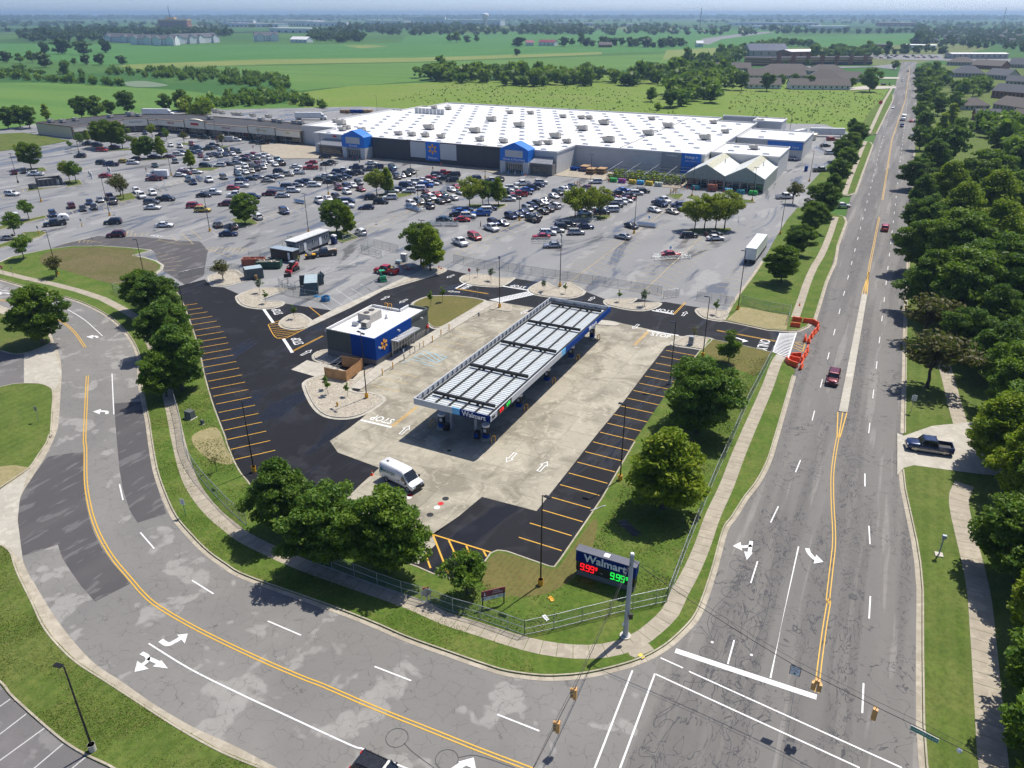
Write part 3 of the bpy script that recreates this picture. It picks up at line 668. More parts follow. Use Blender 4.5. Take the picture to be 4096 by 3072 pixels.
turn_arrow('turn_arrow','R2',[(1010,615),(1020,640),(1045,668),(1062,677)],0.48,[[(1060,650),(1100,690),(1045,700)]])
turn_arrow('turn_arrow','BL',[(1015,300),(1060,325),(1110,305),(1140,285)],0.5,[[(1120,265),(1187,257),(1168,320)]])
turn_arrow('turn_arrow','BL',[(893,380),(930,400),(930,430),(885,465)],0.4,[[(868,430),(850,500),(940,480)],[(1020,425),(1062,478),(965,465)]])
turn_arrow('turn_arrow','BL',[(935,412),(1010,445)],0.4,[])
turn_arrow('turn_arrow','L1',[(392,302),(370,296),(345,301)],0.45,[[(352,292),(310,303),(350,313)]])
turn_arrow('turn_arrow','L1',[(618,476),(605,466),(585,468)],0.45,[[(590,458),(545,470),(585,482)]])
turn_arrow('turn_arrow','L1',[(676,958),(672,942),(625,940)],0.45,[[(638,926),(588,943),(630,960)]])
turn_arrow('turn_arrow','L1',[(60,198),(35,193),(10,195)],0.45,[[(10,187),(-30,196),(8,204)]])
turn_arrow('turn_arrow','BC',[(800,1130),(880,1075)],0.55,[[(840,1068),(940,1040),(955,1120)]])
turn_arrow('turn_arrow','CD',[(930,970),(970,975),(1010,990),(1040,1003)],0.42,[[(1030,985),(1088,1010),(1020,1022)]],'white_fresh')
# tar rings of the traffic loops and their saw-cut leads
tb=MB()
for c,x,y,r in(('BR',473,67,0.85),('BR',687,127,0.85),('BR',413,238,0.85),('BR',640,308,0.85),('BR',348,428,0.85),('BR',597,505,0.85),('R2',628,712,0.9),('R2',822,763,0.85),('BC',455,915,0.92),('BC',770,1052,0.92)):
    q=g1(c,x,y);ribbon([q+Vector((math.cos(k*math.pi/12)*r,math.sin(k*math.pi/12)*r,0))for k in range(24)],0.055,0.016,tb,True)
for c,p in(('BC',[(500,950),(560,1010),(690,1106)]),('BC',[(845,1040),(960,1028),(1200,1106)]),('BR',[(440,100),(380,160),(340,250),(370,350)]),('BR',[(687,170),(560,250),(540,330),(600,430)]),('BR',[(400,280),(375,350)]),('BR',[(295,265),(365,350)]),('BR',[(650,345),(610,425)]),('BR',[(865,570),(830,800),(780,1106)]),('BR',[(720,30),(700,150),(670,260),(625,350),(600,430)]),
              ('BC',[(2212,720),(2140,770),(2080,800),(2090,850),(2150,800),(2200,820),(2120,940),(2080,1010),(2000,970),(1990,1030),(2080,1040),(2090,1106)]),('BR',[(205,590),(170,690),(130,740),(50,790),(20,860)]),('BR',[(205,590),(250,600),(380,590),(410,560)]),('BR',[(470,620),(440,720),(520,830),(450,880),(480,960),(450,1100)])):
    ribbon(spline(g(c,p),4),0.06,0.016,tb)
tag(tb.build('crack_seal','tar'),kind='structure')
# office parking stalls, bottom left
road_marks('stall_lines','white_faded',[(g('BL',[a,b]),0.12)for a,b in(((66,672),(-60,760)),((168,765),(-60,940)),((282,855),(0,1060)),((403,952),(180,1140)),((540,1040),(420,1140)))],0.036)
# new stalls left and right of the site
lr=[(1247,260),(1280,287),(1312,312),(1343,340),(1369,370),(1393,403),(1413,437),(1430,472),(1444,508),(1460,546),(1476,585),(1493,626),(1511,667),(1530,711),(1549,756),(1569,803),(1590,851),(1612,902),(1634,954),(1657,1009),(1682,1066)]
st=[g1('L1',*p)for p in lr]+g('L2',[(1707,99),(1740,160)])
road_marks('stall_lines','yellow_fresh',[([p,p+hd(243)*5.3],0.14)for p in st])
rr=g('R1',[(258,555),(226,593),(193,635),(160,675),(126,718),(91,763)])+g('C1',[(2108,651),(2070,700),(2030,750),(1986,803),(1942,858),(1897,915),(1852,976),(1803,1038)])+g('C2',[(1752,156),(1699,225),(1643,298),(1582,376),(1527,457),(1452,541),(1383,631)])
road_marks('stall_lines','yellow_fresh',[([p,p+hd(117)*5.35],0.14)for p in rr])
hz=lambda c,segs,w=0.14:[(g(c,[a,b]),w)for a,b in segs]
road_marks('hatching','yellow_fresh',hz('C2',[((835,612),(1205,726)),((840,615),(937,862)),((940,650),(1008,797)),((1050,685),(1115,825)),((1158,715),(1178,752)),((790,730),(825,826))],0.2),0.024)
road_marks('stall_lines','yellow_faded',hz('C1',[((990,262),(1140,293)),((950,297),(1095,326)),((890,335),(1040,365)),((825,365),(985,400)),((570,530),(745,568)),((505,570),(690,612)),((450,618),(628,660))],0.14),0.026)
road_marks('accessible_bay','blue_paint',hz('C1',[((720,440),(785,402)),((785,402),(930,440)),((930,440),(865,475)),((865,475),(720,440)),((770,420),(850,468)),((800,408),(880,466)),((850,420),(905,455)),((640,480),(700,452)),((700,452),(800,478)),((780,485),(850,500))],0.14),0.026)
road_marks('stop_line','white_fresh',hz('CA',[((980,930),(1090,1085)),((1200,1260),(1298,1412))],0.55)+hz('CB',[((1690,677),(1970,722)),((1168,703),(1283,642))],0.45)+hz('CC',[((1405,946),(1650,988)),((1350,1168),(1700,1222))],0.42)+hz('C1',[((385,838),(578,884))],0.4),0.025)
ys=[]
for c,a,b in(('CA',(1295,1400),(1635,1228)),('CB',(1180,705),(1530,762)),('CC',(1648,985),(1775,857)),('CC',(1362,1178),(1212,1328)),('CD',(740,890),(1390,1010)),('C1',(580,880),(740,754))):
    ys+=double(g(c,[a,b]),0.3,0.13)
ys+=hz('CA',[((1485,905),(1615,1010))],0.15)
road_marks('lane_divider','yellow_fresh',ys,0.026)
ho=g('CA',[(1165,1055),(1045,1098),(1040,1122),(1105,1236),(1185,1258),(1255,1240),(1440,1150)])
hs=[(spline(ho,3),0.15)]+hz('CA',[((1060,1100),(1170,1085)),((1050,1122),(1180,1112)),((1065,1148),(1200,1135)),((1080,1168),(1225,1155)),((1090,1188),(1400,1160)),((1105,1208),(1375,1180)),((1115,1228),(1330,1200)),((1140,1248),(1285,1225))],0.14)
road_marks('hatching','yellow_fresh',hs,0.025)
road_marks('hatching','yellow_fresh',hz('CD',[((1575,1075),(1690,1125)),((1690,1125),(1715,1040)),((1600,1020),(1710,1025)),((1590,1050),(1700,1100)),((1610,1030),(1708,1068))],0.16),0.025)
def ladder(name,c,a0,a1,b0,b1,n,w=0.5):
    A0,A1,B0,B1=(g1(c,*p)for p in(a0,a1,b0,b1));st=[([A0,A1],0.22),([B0,B1],0.22)]
    for k in range(n):
        t=(k+0.5)/n;st.append(([A0.lerp(A1,t),B0.lerp(B1,t)],w))
    b=MB();
    for i,(p,ww)in enumerate(st):ribbon(p,ww,0.026 if i<2 else 0.0255,b)
    return tag(b.build(name,'white_fresh'),kind='structure')
ladder('crosswalk','CD',(1440,918),(1357,1130),(1618,914),(1528,1196),17,0.32)
ladder('crosswalk','CB',(1545,830),(1975,737),(1660,856),(2038,768),17,0.35)
def word(body,crop,c,bar,size=2.0,sx=0.62,m='white_fresh'):
    p=g1(crop,*c);q=g1(crop,*bar[0]).lerp(g1(crop,*bar[1]),0.5);e=(g1(crop,*bar[1])-g1(crop,*bar[0])).normalized()
    up=Vector((-e.y,e.x,0));up=up if up.dot(q-p)>0 else-up
    o=txt(body,size,m,'road_word',None,(p.x,p.y,0.027),(0,0,math.atan2(-up.x,up.y)),sx=sx,bold=0.03)
    tag(o,kind='structure')
word('STOP','CA',(1135,958),((980,930),(1090,1085)),2.4,0.6)
word('STOP','CA',(1357,1284),((1200,1260),(1298,1412)),2.4,0.6)
word('STOP','CB',(1862,680),((1690,677),(1970,722)),2.2,0.66)
word('STOP','CC',(1548,947),((1405,946),(1650,988)),2.2,0.66)
word('STOP','CC',(1500,1222),((1350,1168),(1700,1222)),2.2,0.7)
word('STOP','C1',(522,833),((385,838),(578,884)),2.2,0.7)
word('WAIT','CB',(1300,682),((1168,703),(1283,642)),2.0,0.8)
word('ONLY','CD',(1250,1046),((1355,1130),(1440,918)),2.6,0.75)
word('STOP','CE',(1740,258),((1560,268),(1740,302)),2.2,0.7)
def small_arrow(crop,tail,tip,L=2.6,m='white_fresh'):
    a=g1(crop,*tail);b=g1(crop,*tip);c=(a+b)/2;d=(b-a).normalized();n=Vector((-d.y,d.x,0))
    P=lambda x,y:c+d*(y*L/2.6)+n*(x*L/2.6)
    o=[P(-0.22,-1.3),P(0.22,-1.3),P(0.22,0.35),P(0.5,0.35),P(0,1.3),P(-0.5,0.35),P(-0.22,0.35)]
    tag(ribbon(o,0.14,0.027,closed=True).build('lane_arrow',m),kind='structure')
for c,a,b in(('CB',(362,822),(425,792)),('CB',(620,828),(560,858)),('CB',(1190,742),(1102,734)),('CB',(1135,558),(1085,580)),('CB',(1950,950),(1905,980)),('CC',(715,832),(762,800)),('CC',(1748,1000),(1782,964)),('CC',(1245,1108),(1205,1140)),('CA',(1410,1435),(1498,1390)),('C1',(645,918),(682,884)),('C2',(1355,105),(1312,148)),('C2',(1515,205),(1555,162))):
    small_arrow(c,a,b)
# faded stalls of the old lot: rows run towards the store, stalls at sixty degrees on both sides
def row(crop,a,b,s0,s1,m='yellow_faded',L=5.9,left=True,right=True):
    A=g1(crop,*a);B=g1(crop,*b);d=(B-A).normalized();st=[([A+d*s0,A+d*s1],0.13)];s=s0
    while s<s1:
        p=A+d*s
        if left:st.append(([p,p+hd(266.5)*L],0.11))
        if right:st.append(([p,p+hd(146.5)*L],0.11))
        s+=3.4
    road_marks('stall_lines',m,st,0.0)
row('CC',(820,385),(1290,35),-22,78);row('CC',(1250,790),(1960,120),2,56);row('PD',(380,1230),(780,1030),-6,100)
row('PC',(1100,1170),(1530,1000),-4,100);row('PB',(1420,1150),(1880,1020),-4,95);row('PB',(480,1430),(740,1360),8,90,'white_faded')
row('PB',(100,800),(250,745),-30,60,left=False);row('PA',(700,1080),(1180,940),-4,60,'white_faded');row('PA',(120,800),(600,640),-10,50)
road_marks('stall_lines','white_faded',hz('CA',[((1560,575),(2212,327))]+[((1270+i*-0+k*0,0),(0,0))for k in()],0.14)+hz('CA',[((1050,655),(1710,655)),((1165,608),(1800,608)),((1270,566),(1905,566)),((1480,524),(2000,524)),((1560,482),(2100,483)),((1600,442),(2190,442)),((1700,404),(2212,404)),((1800,364),(2212,364)),((1900,326),(2212,326)),((1080,785),(1300,785))],0.12)+
    hz('CA',[((1620,870),(1730,945)),((1720,798),(1860,895)),((1780,708),(1975,842)),((1950,700),(2090,790)),((2050,655),(2190,738)),((2160,605),(2290,690))],0.13)+hz('CB',[((0,365),(470,368)),((0,325),(560,327)),((60,290),(480,292)),((150,252),(520,255)),((0,430),(330,290)),((10,700),(150,790)),((120,655),(255,740)),((220,605),(355,690))],0.12),0.0)
road_marks('hatching','yellow_faded',hz('CA',[((345,260),(640,370)),((345,250),(830,270)),((830,270),(560,345))]+[((380+50*k,300-0*k),(430+50*k,245))for k in range(8)],0.13)+hz('CE',[((680,352),(910,298)),((910,298),(1130,335)),((870,335),(890,303)),((920,330),(940,303)),((960,332),(985,308)),((1010,335),(1030,315)),((1380,255),(1700,228)),((1400,255),(1420,200)),((1440,260),(1465,200)),((1490,265),(1500,230)),((1560,260),(1580,228)),((1620,255),(1630,228)),((1750,305),(1895,262)),((1895,262),(1955,318)),((1750,305),(1990,350)),((1990,350),(2140,345)),((1960,310),(2080,280))],0.13),0.0)
road_marks('stall_lines','yellow_faded',hz('CE',[((1590,490),(1770,440)),((1680,510),(1860,460)),((1760,530),(1980,485)),((1810,560),(2010,535)),((1815,600),(2020,585)),((1790,640),(1950,640))],0.13)+hz('CE',[((2000,228),(2135,345)),((2112,197),(2230,290))],0.15),0.0)
road_marks('stall_lines','yellow_faded',hz('CD',[((755,400),(990,432)),((825,312),(1085,347)),((890,230),(1140,262)),((790,355),(1030,388)),((860,270),(1110,304)),((700,490),(930,522)),((930,190),(1060,205))],0.12),0.0)
# ------------------------------------------------------------------ trees
def leafmat(name,c1,c2,trans=0.35):
    s=N(name);at_=s.n('Attribute');at_.attribute_name='tone'
    oi=s.n('ObjectInfo').outputs['Random']
    col=s.mix(at_.outputs['Fac'],c1,c2)
    col=s.mix(s.ramp(oi,0,1,0,0.3),col,tuple(x*0.6 for x in c1))
    s.set(col,0.55,spec=0.25)
    tr=s.n('BsdfTranslucent');s.l(s.mix(0.5,col,(0.16,0.26,0.02)),tr.inputs[0])
    mx=s.n('MixShader');mx.inputs[0].default_value=trans
    s.l(s.b.outputs[0],mx.inputs[1]);s.l(tr.outputs[0],mx.inputs[2]);s.l(mx.outputs[0],s.out.inputs[0])
leafmat('leaf_deep',(0.06,0.14,0.018),(0.19,0.30,0.035),0.4)
leafmat('leaf_mid',(0.085,0.18,0.018),(0.26,0.37,0.035),0.42)
leafmat('leaf_light',(0.19,0.29,0.016),(0.46,0.52,0.035),0.48)
leafmat('leaf_yellow',(0.23,0.30,0.02),(0.48,0.50,0.055),0.48)
leafmat('leaf_isle',(0.085,0.165,0.014),(0.24,0.33,0.03),0.42)
leafmat('leaf_rust',(0.09,0.075,0.02),(0.15,0.15,0.03),0.3)
leafmat('leaf_sage',(0.12,0.16,0.09),(0.2,0.25,0.15),0.3)
leafmat('leaf_far',(0.035,0.085,0.02),(0.08,0.155,0.032),0.25)
def crown_mesh(name,seed,H,R,base,nclump,nleaf,size,m,shape='round',flat=0.35):
    """leaf-sized faces gathered in clumps; H crown height, R radius, base = height of the lowest leaves"""
    r=np.random.default_rng(seed)
    cz=base+H*0.5;cl=[]
    while len(cl)<nclump:
        p=r.uniform(-1,1,3);d=np.linalg.norm(p)
        if d>1 or d<0.25:continue
        t=(p[2]+1)/2                                # 0 low .. 1 top
        w={'round':1.0,'cone':1.15-0.85*t,'vase':0.55+0.55*t,'tall':0.9}[shape]
        lob=1+0.22*math.sin(3*math.atan2(p[1],p[0])+seed)+0.12*math.sin(5*math.atan2(p[1],p[0])+2*seed)
        cl.append((p[0]*R*w*lob*0.86,p[1]*R*w*lob*0.86,cz+p[2]*H*0.46,r.uniform(0.55,1.15)))
    cl=np.array(cl);rad=R*1.3/(nclump**(1/3))
    wgt=cl[:,3]**2;idx=r.choice(nclump,nleaf,p=wgt/wgt.sum())
    d=r.normal(size=(nleaf,3));d/=np.linalg.norm(d,axis=1)[:,None];d[:,2]=d[:,2]*0.75+0.12
    rr=rad*cl[idx,3]*(r.uniform(0.25,1.0,nleaf)**0.5)
    c=cl[idx,:3]+d*rr[:,None]*np.array([1,1,0.72])
    nrm=d*0.4+r.normal(size=(nleaf,3))*0.75+np.array([0,0,flat]);nrm/=np.linalg.norm(nrm,axis=1)[:,None]
    a=np.cross(nrm,r.normal(size=(nleaf,3)));a/=np.linalg.norm(a,axis=1)[:,None];b=np.cross(nrm,a)
    s=size*r.uniform(0.6,1.35,nleaf)[:,None]
    v=np.empty((nleaf,4,3));v[:,0]=c-a*s;v[:,1]=c-b*s*0.5+nrm*s*0.12;v[:,2]=c+a*s;v[:,3]=c+b*s*0.5+nrm*s*0.12
    me=bpy.data.meshes.new(name);me.vertices.add(nleaf*4);me.vertices.foreach_set('co',v.ravel())
    me.loops.add(nleaf*4);me.loops.foreach_set('vertex_index',np.arange(nleaf*4));me.polygons.add(nleaf)
    me.polygons.foreach_set('loop_start',np.arange(0,nleaf*4,4));me.polygons.foreach_set('loop_total',np.full(nleaf,4))
    tone=np.clip(r.uniform(0,1,nleaf)**1.5*0.8+r.uniform(-.2,.3,nclump)[idx],0,1)
    at_=me.attributes.new('tone','FLOAT','FACE');at_.data.foreach_set('value',tone)
    me.materials.append(MATS[m]);me.update();me.validate();return me,cl
def trunk_mesh(name,cl,base,r0,top,seed,limbs=14):
    r=random.Random(seed);b=MB()
    b.tube([(0,0,-0.1),(0.03,0,base*0.5),(r.uniform(-.1,.1),r.uniform(-.1,.1),base),(r.uniform(-.2,.2),r.uniform(-.2,.2),(base+top)/2),(0,0,top*0.93)],[r0*1.35,r0,r0*0.9,r0*0.5,r0*0.12],7)
    for k in r.sample(range(len(cl)),min(limbs,len(cl))):
        e=Vector(cl[k][:3]);z=base*0.75+(e.z-base*0.75)*0.35;s=Vector((0,0,max(base*0.7,min(z,top*0.8))))
        b.tube([s,s.lerp(e,0.5)+Vector((0,0,0.25)),e],[r0*0.42,r0*0.26,r0*0.08],5,cap=False)
    return b.mesh(name,'bark')
PROTO={}
def proto(key,seed,height,R,base,nclump,nleaf,size,m,shape='round',trunk=0.16):
    me,cl=crown_mesh('crown',seed,height-base,R,base,nclump,nleaf,size,m,shape)
    PROTO[key]=(me,trunk_mesh('trunk',cl,base,trunk,height,seed),height,R)
NL=1.0
proto('maple_a',1,9.0,4.3,0.9,150,24000,0.2,'leaf_deep','round',0.2)
proto('maple_b',2,8.5,4.0,0.9,150,23000,0.2,'leaf_mid','round',0.18)
proto('maple_c',3,10.0,4.4,0.9,150,24000,0.2,'leaf_deep','cone',0.2)
proto('gum',4,9.0,3.8,0.9,150,20000,0.19,'leaf_light','cone',0.18)
proto('isle',24,9.0,3.9,1.4,110,15000,0.2,'leaf_isle','round',0.17)
proto('locust',5,7.5,3.4,1.8,40,5200,0.22,'leaf_yellow','vase',0.13)
proto('small',6,4.6,1.7,1.2,26,2600,0.17,'leaf_mid','round',0.08)
proto('rusty',7,4.4,1.9,1.3,24,1500,0.17,'leaf_rust','vase',0.09)
proto('sapling',8,3.0,0.55,1.0,10,420,0.13,'leaf_mid','tall',0.03)
proto('sapling_sage',9,2.6,0.8,0.6,12,420,0.12,'leaf_sage','vase',0.03)
proto('conical',10,5.0,1.7,0.5,30,2600,0.18,'leaf_mid','cone',0.07)
proto('wood_a',11,13.0,5.5,1.2,46,3000,0.62,'leaf_deep','round',0.28)
proto('wood_b',12,12.0,5.2,1.0,46,3000,0.62,'leaf_mid','round',0.26)
proto('wood_c',13,13.5,4.2,1.0,40,2600,0.6,'leaf_light','cone',0.25)
proto('far_a',14,13.0,6.0,0.6,30,900,1.15,'leaf_far','round',0.3)
proto('far_b',15,12.0,5.0,0.4,26,800,1.1,'leaf_mid','cone',0.3)
proto('bush',16,3.2,2.0,0.1,16,420,0.45,'leaf_light','round',0.08)
proto('sapling_bare',17,2.4,0.6,0.6,9,110,0.1,'leaf_rust','vase',0.03)
def tree(key,p,h,label,cat='tree',group=None,name='tree',wide=1.0,rot=None):
    me,tk,H0,R0=PROTO[key];k=h/H0
    o=empty(name,(p.x,p.y,0.1),rnd.uniform(0,6.28)if rot is None else rot,label,cat,group);o.scale=(k*wide,k*wide,k)
    link('crown',me,o);link('trunk',tk,o);return o
GT={}
GROW={'trees round the fuel station corner':1.32,'trees along the strip between lot and main road':1.22,'trees on the islands of the parking lot':1.15,'trees along the east side of the main road':1.32,'grove of tall trees east of the main road':1.3,'far trees east of the main road':1.25}
def tr(key,crop,base,h,label,group=None,wide=1.0,name='tree',top=None):
    h*=GROW.get(group,1.0)
    """base: pixel of the trunk foot"""
    return tree(key,g1(crop,*base),h,label,'tree' if 'sapling' not in name else 'sapling',group,name,wide)
NEAR='trees round the fuel station corner'
tr('maple_c','D',(612,1150),7.6,'tall dark green tree, left one of the three on the corner by the curved fence',NEAR,1.05)
tr('maple_a','D',(715,1218),7.4,'broad dark green tree, middle one of the three on the corner',NEAR,1.0)
tr('maple_b','D',(838,1236),7.7,'broad green tree, right one of the three on the corner nearest the hatched bay',NEAR,1.0)
tr('maple_a','D',(1505,935),8.8,'large dark green tree beside the right-hand row of fuel station stalls',NEAR,1.05)
tr('gum','D',(1430,1100),8.4,'yellow-green tree behind the blue price sign, beside the station stalls',NEAR,1.25)
tr('small','D',(1010,1285),3.9,'small round dark tree beside the maroon space available sign',NEAR,1.1)
tr('maple_a','D',(345,690),7.2,'rounded dark tree behind the left fence, farthest of the roadside row',NEAR,1.0)
tr('maple_b','D',(312,672),6.4,'lighter green tree behind the left fence beside the brown lawn',NEAR,0.95)
tr('maple_a','D',(372,765),7.8,'dark green tree in the roadside row left of the new stalls, second from far end',NEAR,1.0)
tr('maple_c','D',(395,845),8.8,'largest dark green tree in the roadside row left of the new stalls',NEAR,1.1)
tr('maple_b','D',(360,858),6.0,'low green tree at the near end of the roadside row over the sidewalk',NEAR,1.0)
tr('locust','D',(95,745),7.4,'feathery green tree on the lawn island at the left edge of the side road',NEAR,1.0).children[0].data=PROTO['maple_b'][0]
tr('conical','D',(1573,785),4.8,'small conical green tree standing on the striped fresh sod by the driveway',NEAR)
tr('maple_b','D',(1687,612),7.0,'round dark green tree alone on the lawn north of the orange barriers','trees along the strip between lot and main road',1.05)
strip='trees along the strip between lot and main road'
for i,(x,y,h,k)in enumerate(((1720,552,6.6,'maple_a'),(1752,505,7.2,'maple_b'),(1775,470,8.6,'maple_a'),(1795,440,8.0,'maple_c'),(1712,440,5.5,'rusty'),(1808,395,7.0,'maple_a'),(1823,372,7.5,'maple_b'),(1815,350,8.0,'maple_a'),(1838,335,7.6,'maple_b'),(1850,312,8.2,'maple_a'),(1838,290,6.5,'maple_c'))):
    tr(k,'D',(x,y),h,('nearly bare tree' if k=='rusty' else 'dark green tree')+' between lot and main road, %s from the near end'%['second','third','fourth','fifth','only bare one','sixth','seventh','eighth','ninth','tenth','eleventh'][i],strip)
# trees on the islands of the lot
isl='trees on the islands of the parking lot'
for k,c,p,h,lb,w in(('gum','CB',(890,510),9.2,'bright yellow-green tree on the gravel island above the fuel station drive',1.0),('isle','CB',(785,450),9.0,'mid green tree behind the bright one on the gravel island',1.0),
    ('gum','PC',(760,1310),7.2,'lighter of the two trees beside the blue portable toilet',0.9),('isle','PC',(625,1270),8.0,'darker of the two trees beside the blue portable toilet',1.0),
    ('maple_b','PB',(1205,1255),7.6,'round tree alone on the diamond island behind the blue sedan',0.95),('rusty','PA',(1565,868),6.0,'rust-tinged tree, nearer of two on the island by the lamp post',0.95),('rusty','PA',(1530,835),6.2,'rust-tinged tree, farther of two on the island by the lamp post',0.95),
    ('locust','PA',(885,660),6.6,'green tree beside the trash enclosure, left of two',0.8),('small','PA',(965,665),6.6,'green tree beside the trash enclosure, right of two',0.95),('isle','PA',(400,495),9.0,'big round tree behind the white pickup at the left of the lot',1.0),('locust','PA',(240,335),4.2,'small yellow-green tree left of the big round tree',0.9),
    ('small','PA',(370,1130),5.0,'small round tree on the far striplike island at left',1.0),('small','PA',(195,1345),5.6,'small round tree over the cream sedan at the left edge',1.0),('small','PA',(305,1640),5.2,'small round tree on the corner of the brown lawn',1.1),('rusty','CE',(630,720),4.2,'sparse rusty tree in front of the yellow lamp base on the brown lawn',1.1),('rusty','CA',(535,612),4.0,'rust-tinged tree on the gravel island behind the containers',1.1),
    ('gum','PB',(520,552),6.2,'yellow-green tree on the grass island by the white box truck',0.9),('locust','PC',(1130,790),7.4,'bright tree on the island in front of the grocery entrance, left of two',1.0),('gum','PC',(1268,780),7.6,'bright tree on the island in front of the grocery entrance, right of two',0.8),
    ('locust','PD',(408,715),7.8,'first tree from the left on the island before the pharmacy entrance',1.0),('locust','PD',(573,700),6.8,'second tree from the left on the island before the pharmacy entrance',0.8),('small','PD',(648,700),6.6,'third tree from the left on the island before the pharmacy entrance',0.9),('gum','PD',(770,698),7.4,'fourth tree from the left on the island before the pharmacy entrance',0.8),
    ('locust','PD',(1738,865),7.8,'first yellowish tree on the island with the corral before the garden wall',1.0),('locust','PD',(1815,850),7.6,'second yellowish tree on the island with the corral',0.9),('locust','PD',(1915,860),7.8,'third yellowish tree on the island with the corral',0.9),('locust','PD',(2055,838),7.4,'fourth yellowish tree on the island with the corral',0.9),
    ('locust','PE',(1353,1140),7.6,'first yellowish tree on the island before the greenhouse',1.0),('locust','PE',(1475,1135),8.4,'second yellowish tree on the island before the greenhouse',0.9),('locust','PE',(1613,1140),8.6,'third yellowish tree on the island before the greenhouse',0.9),('locust','PE',(1730,1125),9.2,'fourth yellowish tree on the island before the greenhouse',0.9),
    ('isle','PA',(1290,220),10.0,'big green tree before the strip mall, left of three',0.9),('isle','PA',(1420,235),11.0,'biggest green tree before the strip mall, middle of three',1.0),('isle','PA',(1550,230),9.0,'big green tree before the strip mall, right of three',0.9),('small','PA',(890,235),2.8,'tiny tree left of the lamp post before the strip mall',1.1),('small','PA',(1018,205),5.0,'small tree right of the lamp post before the strip mall',1.0),('gum','PA',(1110,150),4.6,'small tree against the end of the strip mall glass front',0.9),
    ('gum','PA',(1755,365),7.4,'left tree of the three on the island behind the yellow car',0.9),('maple_b','PA',(1870,360),7.8,'middle tree of the three on the island behind the yellow car',0.9),('gum','PA',(2045,352),7.4,'right tree of the three on the island behind the yellow car',0.9),('locust','PB',(30,150),5.4,'yellow-flowered tree before the strip mall blue sign',0.9),('small','PB',(215,200),5.2,'slim tree before the strip mall red sign',0.8),('rusty','PB',(432,225),4.2,'small tree on the island before the curved shop gable',1.0),('rusty','PB',(915,265),4.4,'small tree by the silver van before the strip mall',1.0)):
    tr(k,c,p,h,lb,isl,w)
# saplings with stakes on the gravel beds
sap='young staked trees on the new beds'
for c,p,k,h,lb in(('CA',(940,755),'sapling_sage',3.2,'pale sapling at the back of the kidney-shaped gravel bed'),('CA',(1008,870),'sapling',3.0,'olive sapling at the front of the kidney-shaped gravel bed'),('CA',(1320,1040),'sapling',3.0,'sapling on the small oval gravel island by the hatching'),('C1',(165,645),'sapling',2.6,'leafy sapling, rear one on the big gravel bed'),('C1',(178,680),'sapling',3.0,'leafy sapling, front one on the big gravel bed'),('C1',(300,690),'sapling',2.4,'sapling right of the hydrant on the big gravel bed'),
    ('CB',(895,900),'sapling',3.4,'left sapling on the brown sod behind the kiosk'),('CB',(1025,855),'sapling',3.4,'right sapling on the brown sod behind the kiosk'),('CB',(1410,575),'sapling_bare',2.4,'bare sapling next to the stop sign on the gravel island'),('CB',(1560,620),'sapling_sage',3.0,'silvery sapling on the gravel island by the stop sign'),('CC',(210,735),'sapling_sage',2.6,'sapling left of the yellow-based lamp post'),('CC',(445,760),'sapling',2.4,'sapling right of the yellow-based lamp post'),
    ('CC',(1040,850),'sapling',2.6,'sapling at the left end of the notched gravel island'),('CC',(1320,900),'sapling_sage',3.6,'round-topped sapling at the right end of the notched gravel island'),('CC',(2110,990),'sapling',3.2,'sapling on the gravel bed by the straw bed'),('CD',(480,1010),'sapling_bare',3.2,'sapling with reddish top beside the utility cabinet'),('L2',(1370,300),'sapling_bare',3.0,'thin sapling between the curved fence and the left stalls')):
    tr(k,c,p,h,lb,sap,name='sapling')
# east side of the main road: tall trees over the pavement
east='trees along the east side of the main road'
ords=['first','second','third','fourth','fifth','sixth','seventh','eighth','ninth','tenth','eleventh','twelfth','thirteenth','fourteenth','fifteenth','sixteenth','seventeenth','eighteenth','nineteenth','twentieth']
for i,(x,y,h,k,w)in enumerate(((2330,1860,8.0,'gum',1.2),(2290,1690,7.5,'maple_b',1.1),(2280,1540,8.0,'maple_b',1.1),(2240,1400,8.0,'gum',1.1),(2190,1260,7.6,'maple_b',1.1),(2270,1210,9.0,'maple_b',1.1),(2200,1090,8.5,'gum',1.1),(2140,1010,8.4,'gum',1.2),(2250,980,9.5,'maple_b',1.2),(2180,905,9.0,'maple_b',1.0),(2150,830,8.5,'maple_c',1.2),(2240,800,10.5,'maple_c',1.2),(2135,745,9.0,'maple_c',1.0),(2080,780,7.5,'maple_a',1.0))):
    tr(k,'D',(x,y),h,'leafy tree over the east sidewalk, %s from the near right corner'%ords[i],east,w)
tr('rusty','D',(2001,838),7.2,'reddish-brown tree on the east verge, nearer of the pair',east,1.35);tr('rusty','D',(1993,740),6.8,'reddish-brown tree on the east verge, farther of the pair',east,1.4)
for i,(x,y,h,k,w)in enumerate(((1985,680,10.5,'maple_c',1.0),(2060,700,11.5,'maple_b',1.1),(2150,690,13.0,'maple_a',1.1),(2230,670,12.0,'maple_b',1.2),(1978,590,9.5,'maple_b',1.0),(2050,600,12.0,'maple_b',1.1),(2130,590,13.0,'gum',1.1),(2210,570,12.0,'gum',1.1),(1990,520,9.5,'maple_a',1.0),(2060,520,12.0,'gum',1.1),(2130,500,13.0,'gum',1.2),(2200,490,12.0,'maple_b',1.1),(2270,500,12.0,'maple_a',1.1),(1985,460,9.0,'maple_c',1.0),(2040,450,11.0,'gum',1.2),(2120,430,12.0,'maple_b',1.2),(2190,400,11.0,'maple_c',1.1),(1975,410,8.5,'maple_a',1.1),(2010,385,11.0,'maple_c',1.2))):
    tr(k,'D',(x,y),h,'tree of the grove east of the main road, %s counted from its near left end'%ords[i],'grove of tall trees east of the main road',w)
